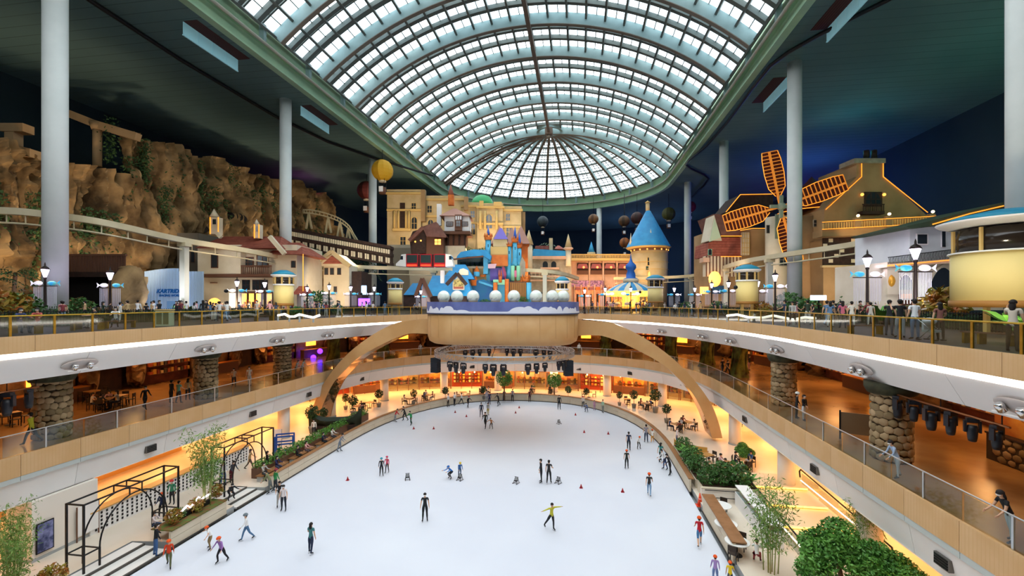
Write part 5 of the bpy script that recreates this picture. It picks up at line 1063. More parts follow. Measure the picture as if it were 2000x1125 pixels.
def plant(kind, label, loc, sc=1.0, cat='plant', group=None, rz=None):
    rz = random.uniform(0, 6) if rz is None else rz; nm = {'bush': 'leafy_bush', 'bamboo': 'bamboo_clump', 'tree': 'round_tree', 'lush': 'lush_tree', 'pot': 'potted_tree', 'palm': 'palm_tree', 'croton': 'croton_shrub', 'fern': 'broadleaf_plant'}[kind]
    if kind in PR: return tag(dup(PR[kind], loc, rz, label, group or kind + ' plants', sc), label, cat)
    t = thing(nm, label, cat, loc, rz, group or kind + ' plants'); PR[kind] = t
    if kind == 'bush': fol(leaves(MB(), 520, inball((0, 0, .5), .6, .5), .16), mat('mid_leaf_green', '#44702e', .55, noise=(1.3, '#2f5522')), t); MB().tube([(0, 0, 0), (0, 0, .5)], .04, 5).build('stem', M_stem, t)
    if kind == 'croton': fol(leaves(MB(), 320, inball((0, 0, .75), .7, .65), .32, .35), M_leafr, t); MB().tube([(0, 0, 0), (0, 0, .7)], .04, 5).build('stem', M_stem, t)
    if kind == 'fern':
        mb = MB()
        for k in range(16):
            a = k * 2.4; L = random.uniform(.8, 1.3); p = [Vector((math.cos(a) * L * s * .8, math.sin(a) * L * s * .8, .1 + L * (1.1 * s - .55 * s * s))) for s in (0, .35, .7, 1)]; n = Vector((-math.sin(a), math.cos(a), 0))
            for i in range(3): w0, w1 = (.03, .14, .12, .01)[i], (.03, .14, .12, .01)[i + 1]; mb.poly([p[i] - n * w0, p[i] + n * w0, p[i + 1] + n * w1, p[i + 1] - n * w1])
        fol(mb, M_leaf, t); MB().lathe([(.05, 0), (.08, .15)], 6).build('stem', M_stem, t)
    if kind == 'bamboo':
        for k in range(7):
            a = k * .9; r = .12 + .1 * (k % 3); h = random.uniform(3.4, 4.6); lean = Vector((math.cos(a), math.sin(a), 0)) * random.uniform(.3, .9)
            cn = MB().tube([Vector((r * math.cos(a), r * math.sin(a), 0)) + lean * (s * s) + Vector((0, 0, h * s)) for s in (0, .3, .6, .85, 1)], [.03, .028, .022, .014, .006], 5).build('cane', M_cane, t)
            base = Vector((r * math.cos(a), r * math.sin(a), 0))
            def pos():
                s = random.uniform(.3, 1.0); return base + lean * s * s + Vector((0, 0, h * s)) + Vector((random.gauss(0, .32), random.gauss(0, .32), random.gauss(0, .18))) * (1.25 - .6 * s)
            tag(leaves(MB(), 260, pos, .24, .2, .5).build('foliage', M_bam, cn), None, None, None, 'stuff')
    if kind == 'tree': MB().tube([(0, 0, 0), (.03, 0, 1.2), (0, 0, 2.0)], [.12, .08, .06], 8).build('trunk', M_stem, t); fol(leaves(MB(), 1500, inball((0, 0, 2.7), 1.05, 1.05), .22), M_leaf, t)
    if kind == 'lush':
        mb = MB(); MB().tube([(0, 0, 0), (.1, 0, 1.0), (0, .1, 1.9)], [.14, .1, .08], 8).build('trunk', M_stem, t)
        for c in ((0, 0, 2.4), (.9, .2, 2.0), (-.9, .1, 2.1), (.2, -.8, 1.9), (-.3, .8, 2.2), (.5, .5, 2.7), (1.5, -.3, 1.6), (-1.5, -.2, 1.7)): leaves(mb, 1500, inball(c, .75, .6), .16, .5)
        fol(mb, M_leaf, t)
    if kind == 'pot': MB().lathe([(.2, 0), (.28, .45), (.3, .5)], 12).build('pot', mat('grey_pot', '#8a857c', .7), t); MB().tube([(0, 0, .4), (.02, 0, 1.3)], .03, 6).build('trunk', M_stem, t); fol(leaves(MB(), 420, inball((0, 0, 1.6), .5, .55), .2), M_leafd, t)
    if kind == 'palm':
        MB().tube([(0, 0, 0), (.1, 0, 2), (0, 0, 4)], [.2, .15, .13], 8).build('trunk', M_stem, t); mb = MB()
        for k in range(14):
            a = k * .9; L = random.uniform(1.7, 2.3); el = random.uniform(.1, .9)
            for i in range(9):
                s = i / 9; p = Vector((math.cos(a) * L * s, math.sin(a) * L * s, 4 + L * (el * s - 1.0 * s * s))); n = Vector((-math.sin(a), math.cos(a), -.5))
                for g in (-1, 1): q = p + n * .45 * (1 - s * .6) * g * Vector((1, 1, 1 if g > 0 else -1)).x; q.z = p.z - .2; mb.poly([p, p + Vector((math.cos(a), math.sin(a), 0)) * .12, q + Vector((math.cos(a), math.sin(a), 0)) * .25])
        fol(mb, M_leafd, t)
    t.scale = (sc,) * 3; return t
def off_void(p, level, m=0.5):                  # keep things on the floor slab, clear of the atrium opening
    ax, hw, ys, ye, n = (-6.4, 19.7 + m, 29, 65 + m, 2.15) if level == 0 else (AX, 20.3 + m, 44, 66.3 + m, 2.5)
    p = Vector(p)
    for _ in range(200):
        e = (abs(p.x - ax) / hw) ** n + (max(0, (p.y - ys) / (ye - ys))) ** n
        if e >= 1: break
        d = Vector((p.x, p.y, 0)).normalized(); p += d * .1
    return p
# park planting
for u, zc, k, sc, lb in ((30, 34, 'palm', .95, 'dark palm tree left of the nearest column'), (-5, 31, 'palm', .8, 'palm tree at the left edge of the picture'), (18, 30, 'croton', 1.7, 'yellow-green croton shrub at the left edge'), (45, 32, 'bush', 2.2, 'dense bush between the palms at the left edge'), (155, 40, 'bush', 2.0, 'rounded bush below the carved balcony'), (362, 46, 'fern', 1.6, 'broadleaf plant at the monorail pillar'), (115, 36, 'bush', 1.5, 'bush at the foot of the nearest column'),
                         (585, 76, 'palm', 2.4, 'tall palm tree behind the red roofs'), (610, 78, 'palm', 2.0, 'palm tree before the timbered gallery'), (575, 90, 'palm', 3.6, 'tall dark palm tree beside the roller coaster'), (705, 86, 'palm', 2.2, 'palm tree at the end of the roller coaster'), (926, 96, 'palm', 3.0, 'palm tree in front of the palace'), (1045, 100, 'palm', 3.2, 'pale palm tree right of the palace'), (622, 58, 'bush', 3.0, 'hanging green creeper bush beside the small house'),
                         (1542, 48, 'bush', 2.6, 'clipped round bush at the windmill column'), (1580, 47, 'bush', 2.0, 'bright green bush by the light screen'), (1672, 42, 'bush', 2.6, 'dark round bush left of the white arched house'), (1722, 33, 'fern', 1.8, 'glossy broadleaf plant beside the white arched house'), (1845, 30, 'croton', 1.9, 'reddish croton shrub before the pointed arches'), (1998, 19, 'fern', 1.6, 'palm-like plant under the large yellow booth'), (1488, 40, 'croton', 1.2, 'small croton by the yellow booth'), (1402, 55, 'bush', 1.7, 'bush before the half-timbered inn'), (1340, 60, 'bush', 1.6, 'bush at the slim right column'), (1260, 62, 'bush', 1.2, 'bush in front of the carousel'), (948, 70, 'bush', 2.0, 'green shrub before the toy castle'), (1018, 70, 'bush', 2.4, 'ivy arch over the toy castle gate'), (580, 44, 'bush', 1.2, 'bush right of the first yellow booth'), (660, 55, 'bush', 1.3, 'bush before the small cream house')):
    plant(k, lb, G(u, zc, 0), sc)
ivy0 = None                                     # moss and creepers on the cliff
for i in range(44):
    Y = 34 + i * 1.42 + random.uniform(-1, 1); z = random.uniform(16, 24) if i > 10 else random.uniform(8, 16)
    if ivy0 is None: ivy0 = leaves(MB(), 300, lambda: Vector((random.gauss(0, .5), random.gauss(0, .3), random.uniform(-5, .8))), .4, .5).build('creeper', mat('moss_green', '#3c5a2c', .8, noise=(1, '#2a4220')), cl); o = ivy0
    else: o = link('creeper', ivy0.data, cl)
    o.location = (1.6 - (z / 24) ** 1.6 * 3, Y - 65, z); o['kind'] = 'stuff'
# iron fence and hedge behind the walkway
fr_ = [p for p in resample(prom_rim(8.5), 3.0) if p.y > 12]
M_hedge = mat('hedge_green', '#33502a', .8, noise=(3, '#223a1c'))
fn = [thing('iron_fence', lb, 'fence') for lb in ('low black iron fence along the left side of the promenade planters', 'low black iron fence along the right side of the promenade planters')]
hg = [thing('clipped_hedge', lb, 'hedge') for lb in ('dark clipped hedge behind the left iron fence', 'dark clipped hedge behind the right iron fence')]
pk = MB().box(0, 3, -.02, .02, .95, 1.0).box(0, 3, -.02, .02, .1, .15)
for i in range(15): pk.box(.1 + i * .2 - .015, .1 + i * .2 + .015, -.015, .015, 0, 1.08)
pkm = pk.build('fence_panel', M_black, fn[0]); pkm['kind'] = 'stuff'; hb = leaves(MB(), 300, lambda: Vector((random.uniform(0, 3), random.uniform(.3, 1.1), random.uniform(.1, .95))), .22).box(0, 3, .4, 1.0, 0, .75).build('hedge_block', M_hedge, hg[0]); first = True
for p, q in zip(fr_, fr_[1:]):
    if p.y > 60: continue
    k = 0 if p.x < -6 else 1
    if first: a, b = pkm, hb; first = False
    else: a = link('fence_panel', pkm.data, fn[k]); b = link('hedge_block', hb.data, hg[k])
    a['kind'] = 'stuff'; b['kind'] = 'stuff'
    for o in (a, b): o.location = p; o.rotation_euler.z = math.atan2(q.y - p.y, q.x - p.x)
# ---------------------------------------------------------------- bulkhead fittings
M_nic = mat('niche_grey', '#b9b0ad', .6); M_chr = mat('polished_chrome', '#dcdcdc', .12, .9)
def rim_frame(pts, u): p, a = on_rim(pts, u); return p, a
for u, lb in ((150, 'first oval spotlight niche from the left in the white promenade bulkhead'), (398, 'second oval spotlight niche from the left in the promenade bulkhead'), (543, 'third oval spotlight niche from the left in the promenade bulkhead'), (642, 'fourth spotlight niche, just left of the stage leg'), (1292, 'spotlight niche right of the stage leg top'), (1372, 'second spotlight niche on the right bulkhead'), (1428, 'third spotlight niche on the right bulkhead'), (1518, 'fourth spotlight niche on the right bulkhead'), (1682, 'large spotlight niche above the stone pillar at right'), (1992, 'oval niche at the right edge of the bulkhead')):
    p, a = rim_frame(prom_rim(0.5), u); t = thing('spotlight_niche', lb, 'spotlight', Zp(p, -1.72), a, 'bulkhead spotlight niches')
    R_ = Matrix.Rotation(math.atan2(.73, 1.23), 4, 'X')
    o = MB().ball((0, 0, 0), .75, 20, 8, .42, 1.25, .12).build('recess', M_nic, t); o.matrix_local = R_
    for k in (-.4, .35):
        q = MB().lathe([(.13, 0), (.15, .22), (.1, .3)], 10).build('lamp_can', M_chr, t); q.location = (k, -.14, -.22); q.rotation_euler = (.5, 0, 0)
    MB().box(-.75, .75, -.2, -.12, -.3, -.26).build('ledge', M_white, t)
for i, (u, lb) in enumerate(((291, 'above the bamboo tree'), (494, 'above the second metal arch'), (606, 'left of the stage leg'), (706, 'right of the left stage leg'), (817, 'left of the hanging loudspeaker'), (923, 'below the left of the ring truss'), (1129, 'beside the right loudspeaker'), (1231, 'left of the right stage leg'), (1327, 'behind the right stage leg'), (1453, 'above the cafe bench'), (1588, 'above the lit steps'), (1832, 'above the lush green tree'))):
    p, a = rim_frame(mid_rim(.2), u); t = thing('wall_speaker', 'small dark louvred speaker on the lower white bulkhead ' + lb, 'speaker', Zp(p, -7.95), a, 'bulkhead speakers')
    MB().box(-.36, .36, -.06, .12, -.22, .22).build('case', mat('grey_case', '#6b6762', .6), t)
    for k in range(4): MB().box(-.32, .32, -.085, -.06, -.17 + k * .1, -.11 + k * .1).build('louvre', M_black, t)
# ---------------------------------------------------------------- middle balcony: stone pillars, trunks, stage lights
M_st = [mat('field_stone_%d' % i, c, .85, noise=(2, d)) for i, (c, d) in enumerate((('#b59a78', '#a08562'), ('#c4ab8a', '#b09570'), ('#9a8468', '#86704f'), ('#a8906c', '#8f7854')))]
M_mort = mat('dark_mortar', '#4a3c2c', .9)
stone_me = []
def stone_mesh(i):
    rr = random.Random(i); mb = MB(); n = 7
    w_, h_ = rr.uniform(.2, .27), rr.uniform(.15, .21); ring = []
    for k in range(n): a = 2 * PI * k / n + rr.uniform(-.2, .2); ring.append((w_ * math.cos(a) * rr.uniform(.85, 1.1), h_ * math.sin(a) * rr.uniform(.85, 1.1)))
    for rad, s in ((.74, 1.0), (.83, .94), (.86, .6)):
        for x, z in ring: th = x * s / .8; mb.v.append((rad * math.cos(th), rad * math.sin(th), z * s))
    for j in range(2):
        for k in range(n): a = j * n + k; b = j * n + (k + 1) % n; mb.face((a, b, b + n, a + n), True)
    mb.face(tuple(2 * n + k for k in range(n)), True); me_o = mb.build('stone', M_st[i % 4]); me = me_o.data; bpy.data.objects.remove(me_o); return me
stone_me = [stone_mesh(i) for i in range(8)]
def pillar(label, u, ri, stones=True, r=.8):
    p, a = rim_frame(mid_rim(ri), u); t = thing('stone_pillar' if stones else 'tree_trunk_pillar', label, 'pillar', Zp(p, -6.0), 0, 'themed balcony pillars')
    if not stones:
        mb = MB(); N = 20
        for j in range(9):
            z = 3.75 * j / 8; rr = r * (1.15 - .35 * math.sin(PI * j / 8) + .1 * (j == 0))
            for k in range(N): th = 2 * PI * k / N; q = rr * (1 + .14 * math.sin(th * 5 + z * 1.1) + .06 * math.sin(th * 9 - z)); mb.v.append((q * math.cos(th), q * math.sin(th), z))
        for j in range(8):
            for k in range(N): a_ = j * N + k; b_ = j * N + (k + 1) % N; mb.face((a_, b_, b_ + N, a_ + N), True)
        mb.build('bark', mat('mossy_bark', '#8a8a3a', .85, noise=(1.2, '#54461f', 6), bump=(4, .6)), t)
        for k in range(5): th = k * 1.3; MB().tube([(r * 1.1 * math.cos(th), r * 1.1 * math.sin(th), .3), (r * .9 * math.cos(th + .4), r * .9 * math.sin(th + .4), 1.6), (r * .95 * math.cos(th + .9), r * .95 * math.sin(th + .9), 3.0), (r * 1.2 * math.cos(th + 1.1), r * 1.2 * math.sin(th + 1.1), 3.7)], [.12, .09, .08, .1], 6).build('root', mat('mossy_bark', '#8a8a3a', .85), t)
        return
    MB().lathe([(.76, 0), (.76, 3.75)], 24).build('core', M_mort, t); MB().lathe([(.95, 3.2), (1.1, 3.5), (1.1, 3.75)], 18).build('capital', mat('dark_leaf_capital', '#4b4a35', .85, noise=(2, '#2f3020')), t)
    view = math.atan2(-p.y, -p.x)
    for row in range(10):
        for k in range(7):
            th = view - 1.45 + 2.9 * (k + (.5 if row % 2 else 0)) / 6.5; o = link('stone', stone_me[random.randrange(8)], t); o.rotation_euler.z = th + random.uniform(-.05, .05); o.location.z = .2 + row * .335 + random.uniform(-.03, .03)
for u, lb, st_ in ((114, 'field-stone pillar nearest at the left on the middle balcony', 1), (397, 'field-stone pillar in the middle of the left balcony', 1), (551, 'field-stone pillar left of the violet lights', 1), (652, 'mossy trunk pillar left of the stage leg', 0), (748, 'mossy trunk pillar right of the left stage leg', 0), (1184, 'bright green mossy trunk pillar right of the stage', 0), (1312, 'mossy trunk pillar behind the right stage leg', 0), (1383, 'slim mossy trunk pillar on the right balcony', 0), (1443, 'large green mossy trunk pillar on the right balcony', 0), (1528, 'field-stone pillar in the middle of the right balcony', 1), (1735, 'field-stone pillar before the right stage lights', 1)):
    pillar(lb, u, 1.9 if st_ else 3.2, bool(st_), .8 if st_ else .75)
def light_bar(label, u0, u1, n, grp):
    a, _ = rim_frame(prom_rim(1.3), u0); b, _ = rim_frame(prom_rim(1.3), u1)
    t = thing('lighting_bar', label, 'lighting bar', Zp(a, -2.7)); MB().tube([(0, 0, 0), Zp(b - a, 0)], .04, 6).build('tube', mat('copper_tube', '#b5744a', .4, .6), t)
    for k in (0.05, .5, .95): MB().tube([Zp((b - a) * k, 0), Zp((b - a) * k, .45)], .02, 5).build('hanger', M_black, t)
    for k in range(n):
        p = a + (b - a) * ((k + .5) / n); lb = 'dark moving-head stage light, %s from the %s end of the %s balcony bar' % (ORD[k], 'far' if u1 > 1000 else 'near', 'right' if u1 > 1000 else 'left')
        dup(mh, Zp(p, -2.74), random.uniform(-.6, .6), lb, grp, random.uniform(.85, 1.1))
light_bar('copper-coloured lighting bar with six stage lights under the right promenade', 1745, 1975, 6, 'stage lights under the right promenade')
light_bar('lighting bar with two stage lights at the left edge under the promenade', -60, 70, 3, 'stage lights under the left promenade')
# themed shop fronts on the balcony wall
M_cavel = mat('amber_brown_cave', '#a8835a', .85, noise=(.8, '#5f4426', 6), bump=(2, .8)); M_fire = mat('amber_lamp_glass', '#ffb050', .5, emit=('#ff9028', 3))  # cave material is a mottled amber-brown
bw = [p for p in resample(mid_rim(11.5), 5.2) if p.y > 10]
kinds = ['cave front with a rock arch', 'cave shop with shelves', 'stall with a striped awning']
for i, (p, q) in enumerate(zip(bw, bw[1:])):
    a = math.atan2(q.y - p.y, q.x - p.x); c = (p + q) / 2; side = 'left' if c.x < -18 else 'right' if c.x > 3 else 'far'
    t = thing('balcony_shop', '%s on the %s balcony wall, %s along' % (kinds[i % 3], side, ORD[min(14, i if side == 'left' else (len(bw) - i if side == 'right' else i - 8))] if True else ''), 'shop', Zp(c, -6.0), a, 'balcony shops')
    if i % 3 == 0:
        for s_ in (-1, 1): mb = MB().ball((s_ * 2.0, 0, 1.6), .7, 16, 18, 2.4); mb.v = [tuple(Vector(v_) + Vector((.9, .9, .3)) * NZ.noise(Vector(v_) * 1.3 + Vector((i * 3.1, 0, 0))) + Vector((.35, .35, .15)) * NZ.noise(Vector(v_) * 3.5)) for v_ in mb.v]; mb.sm = [False] * len(mb.sm); mb.build('rock_jamb', M_cavel, t)
        mb = MB().ball((0, 0, 3.1), .9, 18, 10, .6, 2.6); mb.v = [tuple(Vector(v_) + Vector((.4, .5, .3)) * NZ.noise(Vector(v_) * 1.6) + Vector((.2, .2, .15)) * NZ.noise(Vector(v_) * 4)) for v_ in mb.v]; mb.sm = [False] * len(mb.sm); mb.build('rock_arch', M_cavel, t); MB().box(-1.2, 1.2, .6, .8, 0, 2.6).build('doorway', M_darkwood, t); MB().ball((0, -.8, 2.4), .2, 8, 6).build('lantern', M_fire, t)
    elif i % 3 == 1:
        MB().box(-2.4, 2.4, .2, .5, 0, 3.6).build('back_panel', mat('red_brown_panel', '#7a3a20', .7, noise=(1, '#52240f')), t)
        for k in range(3): MB().box(-2.2, 2.2, -.3, .2, .9 + k * .75, .95 + k * .75).build('shelf', M_timber, t); [MB().box(-2.1 + j * .36, -1.85 + j * .36, -.25, .1, .95 + k * .75, 1.2 + .2 * random.random() + k * .75).build('goods_box', mat('goods_%d' % (j % 5), ['#c05a2a', '#d8a040', '#8a3a2a', '#e0c080', '#5a4a3a'][j % 5], .7), t) for j in range(12)]
        MB().box(-2.2, 2.2, -.1, 0, 3.2, 3.45).build('sign_band', M_fire, t)
    else:
        MB().box(-2.3, 2.3, -1.2, -.5, 0, 1.05).build('counter', M_timber, t); MB().box(-2.35, 2.35, -1.3, -.45, 1.05, 1.12).build('counter_top', mat('amber_top', '#b5762f', .4), t); MB().box(-2.4, 2.4, .2, .4, 0, 3.6).build('back_panel', M_cavel, t)
        for k in range(9): MB().box(-2.3 + k * .52, -1.8 + k * .52, -1.4, -.3, 2.75, 2.9).build('awning_strip', M_redtile if k % 2 else M_cream, t)
        MB().box(-.8, .8, .12, .2, 1.5, 2.5).build('menu_board', M_fire, t)
for u, v in ((595, 690), (612, 698), (625, 686)): tag(MB().ball((0, 0, 0), .35, 10, 8).build('violet_lamp', mat('violet_glow', '#5a2aff', .5, emit=('#4a1aff', 6)), None, G(u, 62, Zat(v, 62))), 'violet globe lamp on the dark balcony wall, %s from the left' % {595: 'first', 612: 'second', 625: 'third'}[u], 'lamp', 'violet balcony lamps')
# low stone wall and painted mural at the right end of the balcony
sw = thing('low_stone_wall', 'low dark stone wall under a painted mural at the right end of the balcony', 'wall', (19.6, 9.0, -6.0)); MB().box(0, .3, 0, 16.5, 0, 1.25).build('core', M_mort, sw); MB().box(-.08, .34, 0, 16.5, 1.25, 1.33).build('coping', M_darkwood, sw)
for r_ in range(4):
    for k in range(30):
        o = link('stone', stone_me[random.randrange(8)], sw); o.rotation_euler = (0, 0, PI + random.uniform(-.04, .04)); o.location = (.8, .3 + k * .53 + (.26 if r_ % 2 else 0), .18 + r_ * .31); o.scale = (1, 1.05, .92)
mu = thing('painted_mural', 'faded ochre painted mural above the low stone wall', 'mural', (19.95, 9.0, -4.7)); MB().box(0, .2, 0, 16.5, 0, 2.4).build('panel', mat('ochre_mural', '#c8923f', .8, noise=(.6, '#a8602a', 6)), mu)
for k in range(6): MB().ball((-.01, 1.5 + k * 2.6, .7 + .3 * (k % 2)), .5, 10, 6, .6, .06, 1.5).build('painted_blossom', mat('mural_flower', '#d8c070', .8, noise=(3, '#c86a2a')), mu)
t = thing('sign_stand', 'brown framed information board before the right stone pillar', 'sign', at(1682, 862, -6.0), -.4); MB().box(-.9, .9, -.04, .04, .35, 1.5).build('panel', mat('brown_glass_panel', '#7a6248', .3), t); MB().box(-.98, -.9, -.05, .05, 0, 1.6).build('post', M_black, t); MB().box(.9, .98, -.05, .05, 0, 1.6).build('post', M_black, t)
# ---------------------------------------------------------------- furniture prototypes
M_chair = mat('dark_chair', '#3a2c22', .6); M_tt = mat('honey_table_top', '#b98a4e', .4); M_wt = mat('white_table_top', '#f0eee9', .4)
PF = {}
def table(label, loc, white=False, rz=0.0):
    k = 'w' if white else 'd'
    if k in PF: return dup(PF[k], loc, rz, label, 'white cafe tables' if white else 'cafe tables')
    t = thing('cafe_table', label, 'table', loc, rz, 'white cafe tables' if white else 'cafe tables'); PF[k] = t
    (MB().lathe([(.6, .72), (.62, .75), (.6, .77)], 20) if white else MB().box(-.45, .45, -.4, .4, .71, .76)).build('table_top', M_wt if white else M_tt, t); MB().lathe([(.03, 0), (.03, .72)], 8).build('leg', M_black, t); MB().lathe([(.26, 0), (.24, .04)], 12).build('foot', M_black, t); return t
def chair(label, loc, rz):
    if 'c' in PF: return dup(PF['c'], loc, rz, label, 'cafe chairs')
    t = thing('cafe_chair', label, 'chair', loc, rz, 'cafe chairs'); PF['c'] = t
    MB().box(-.21, .21, -.21, .21, .42, .46).build('seat', M_chair, t); MB().box(-.2, .2, .18, .22, .6, .88).build('backrest', M_chair, t)
    for x in (-1, 1):
        for y in (-1, 1): MB().box(x * .19 - .02, x * .19 + .02, y * .19 - .02, y * .19 + .02, 0, .88 if y > 0 else .42).build('leg', M_black, t)
    return t
SEATS = []
def cafe_set(wh, u, v, n=2, white=False, Z=-11.7, sit=True):
    p = at(u, v, Z); r = random.uniform(0, 3)
    table(('white round' if white else 'honey-topped square') + ' cafe table ' + wh, p, white, r)
    for k in range(n):
        a = r + k * 2 * PI / n; q = p + Vector((math.cos(a), math.sin(a), 0)) * .75; chair('dark cafe chair, %s at the table %s' % (ORD[k], wh), q, a - PI / 2)
        if sit: SEATS.append((q, a, wh))
# right cafe, far cafes, balcony restaurant
for u, v, n, wh, s_ in ((1322, 842, 3, 'nearest the far right rink boards', 1), (1345, 838, 2, 'behind the boards table on the right', 1), (1402, 930, 3, 'among the planters on the right', 1), (1425, 922, 2, 'right of the planter table', 1), (1455, 915, 3, 'under the dark tree on the right', 1), (1380, 905, 2, 'before the curved bench', 0),
                     (1262, 800, 3, 'right of the far white column', 1), (1225, 790, 2, 'left of the far right column', 0), (1150, 776, 2, 'at the far right shop windows', 0), (1075, 768, 2, 'between the round trees', 1), (1040, 768, 2, 'right of the first round tree', 1), (945, 772, 3, 'at the far red shop', 1), (905, 776, 2, 'left of the far red shop', 0), (835, 782, 3, 'at the far left shop', 1), (800, 790, 2, 'beside the far left column', 1), (700, 805, 3, 'in the lit garden at left', 1), (722, 797, 2, 'behind the lit garden plants', 0)):
    cafe_set(wh, u, v, n, False, -11.7, s_)
for u, v, wh in ((1408, 1010, 'nearest the traffic cone'), (1418, 1048, 'second along the brown-capped boards'), (1440, 1085, 'third along the brown-capped boards')): cafe_set(wh, u, v, 2, True, -11.7, False)
for u, v, wh in ((205, 800, 'right of the nearest stone pillar'), (232, 792, 'deep in the balcony restaurant'), (182, 782, 'at the back of the balcony restaurant'), (20, 830, 'at the left edge of the balcony')): cafe_set(wh, u, v, 4, False, -6.0, wh[0] == 'r')
# curved wooden bench and planters on the right
cb = thing('curved_bench', 'curved honey-coloured wooden bench in the right cafe', 'bench', at(1400, 880, -11.7)); R_ = 3.6
mb = MB(); mb2 = MB()
for i in range(18):
    a0, a1 = PI * .95 + i * .075, PI * .95 + (i + 1) * .075
    f = lambda r, a, z: (r * math.cos(a), r * math.sin(a) * .6, z)
    mb.hexa([f(R_, a0, .4), f(R_, a1, .4), f(R_ - .5, a1, .4), f(R_ - .5, a0, .4), f(R_, a0, .47), f(R_, a1, .47), f(R_ - .5, a1, .47), f(R_ - .5, a0, .47)]); mb2.hexa([f(R_ + .06, a0, 0), f(R_ + .06, a1, 0), f(R_, a1, 0), f(R_, a0, 0), f(R_ + .06, a0, .85), f(R_ + .06, a1, .85), f(R_, a1, .85), f(R_, a0, .85)])
mb.build('seat', M_tt, cb); mb2.build('backrest', mat('honey_wood', '#c99646', .5), cb)
def planter(label, p, L, W_, h, rz=0.0, m=None):
    t = thing('planter_box', label, 'planter', p, rz, 'planter boxes'); MB().box(0, L, 0, W_, 0, h).build('box', m or M_board, t); MB().box(.06, L - .06, .06, W_ - .06, h, h + .03).build('soil', mat('dark_soil', '#3f2a1a', .9), t); return t
planter('cream planter box full of green shrubs beside the right rink boards', Vector((8.15, 32.6, -11.7)), 3.6, 1.3, .75); planter('long planter behind the right rink boards under young shrubs', Vector((8.1, 34.2, -11.7)), 1.0, 8.0, .6)
for i, (x, y, k, s_) in enumerate(((8.6, 33.2, 'bush', 1.2), (9.6, 33.3, 'bush', 1.6), (10.6, 33.2, 'bush', 1.7), (11.3, 33.3, 'fern', 1.0), (8.5, 35.5, 'bush', 1.3), (8.5, 37, 'bush', 1.5), (8.5, 38.6, 'fern', 1.1), (8.6, 40.4, 'bush', 1.2))):
    plant(k, 'green shrub in the right-hand planters, %s from the near end' % ORD[i], Vector((x, y, -11.05)), s_, 'shrub', 'right planter shrubs')
# trees on the ground floor
plant('bamboo', 'airy bamboo tree in the left planter above the ice', Vector((-23.1, 25.2, -11.05)), 1.1, 'bamboo'); plant('bamboo', 'young bamboo clump at the bottom left corner', Vector((-24.2, 16.2, -11.3)), .72, 'bamboo'); plant('bamboo', 'second young bamboo clump at the left edge', Vector((-26.2, 17.4, -11.3)), .8, 'bamboo'); plant('bamboo', 'tall bamboo clump beside the white tables at lower right', at(1505, 1118, -11.7), 1.0, 'bamboo'); plant('bamboo', 'thin bamboo behind the lush tree at lower right', at(1690, 1100, -11.4), .8, 'bamboo')
plant('lush', 'lush bright green tree at the bottom right', at(1640, 1180, -11.7), 1.05, 'tree', None, .4); plant('lush', 'second lush green crown at the bottom right edge', at(1745, 1200, -11.7), .9, 'tree', None, 2.0); plant('lush', 'dark bushy tree beside the right cafe column', at(1455, 905, -11.7), .5, 'tree', None, 1.0)
plant('tree', 'round green tree left of the far middle column', at(985, 782, -11.7), 1.12, 'tree'); plant('tree', 'second round green tree right of the far middle column', at(1083, 780, -11.7), .98, 'tree')
for i, (u, v, s_) in enumerate(((870, 784, 1.3), (945, 780, 1.2), (1110, 782, 1.3), (1145, 785, 1.25), (1210, 792, 1.2), (1238, 797, 1.5), (1280, 806, 1.9), (1302, 826, 1.4), (690, 812, 1.6), (675, 800, 1.3), (740, 795, 1.5), (610, 846, 1.9), (632, 832, 1.3), (808, 790, 1.3), (1440, 858, 1.4))):
    plant('pot', 'potted tree among the cafe tables, %s in the row' % ORD[i] if i < 8 else 'potted tree in the left garden, %s in the row' % ORD[i - 8], at(u, v, -11.7), s_ * .7, 'potted plant')
for i, (x, y) in enumerate(((-22.9, 22.7), (-23.2, 23.4), (-22.9, 24.2), (-23.3, 26.2))): plant('croton' if i != 1 else 'bush', 'flowering shrub in the planter under the bamboo, %s from the near end' % ORD[i], Vector((x, y, -11.05)), .65, 'shrub', 'left planter shrubs')
plant('croton', 'yellow shrub in the corner planter at the bottom left', Vector((-23.3, 17.0, -11.2)), .8, 'shrub')
# metal arches
def trellis(label, y0, y1):
    t = thing('metal_arch', label, 'arch', (-24.6, (y0 + y1) / 2, -11.7)); L = (y1 - y0) / 2
    for x in (-.5, .5):
        for y in (-L, L): MB().box(x - .04, x + .04, y - .04, y + .04, 0, 3.4).build('post', M_black, t)
        MB().box(x - .035, x + .035, -L, L, 3.33, 3.4).build('top_rail', M_black, t)
        MB().tube([(x, -(L - .75) * math.cos(PI * i / 20) if False else (L - .75) * -math.cos(PI * i / 20), .9 + 2.05 * math.sin(PI * i / 20)) for i in range(21)], .04, 6).build('arch_rib', M_black, t)
        for y in (-L + .75, L - .75): MB().box(x - .035, x + .035, y - .035, y + .035, 0, .92).build('inner_post', M_black, t)
        for y in (-.35, .35): MB().box(x - .025, x + .025, y - .025, y + .025, 2.9, 3.35).build('strut', M_black, t)
        for sy in (-1, 1): MB().box(x - .03, x + .03, sy * L, sy * (L - .75), .86, .92).build('shelf_rail', M_black, t)
    for y in (-L, -.35, .35, L): MB().box(-.5, .5, y - .03, y + .03, 3.33, 3.4).build('cross_bar', M_black, t)
    for y in (-L, -L + .75, L - .75, L): MB().box(-.5, .5, y - .025, y + .025, .86, .92).build('cross_bar', M_black, t)
trellis('black metal garden arch in front of the shoe lockers', 18.9, 24.2); trellis('black metal garden arch beside the second entry steps', 27.8, 32.8)
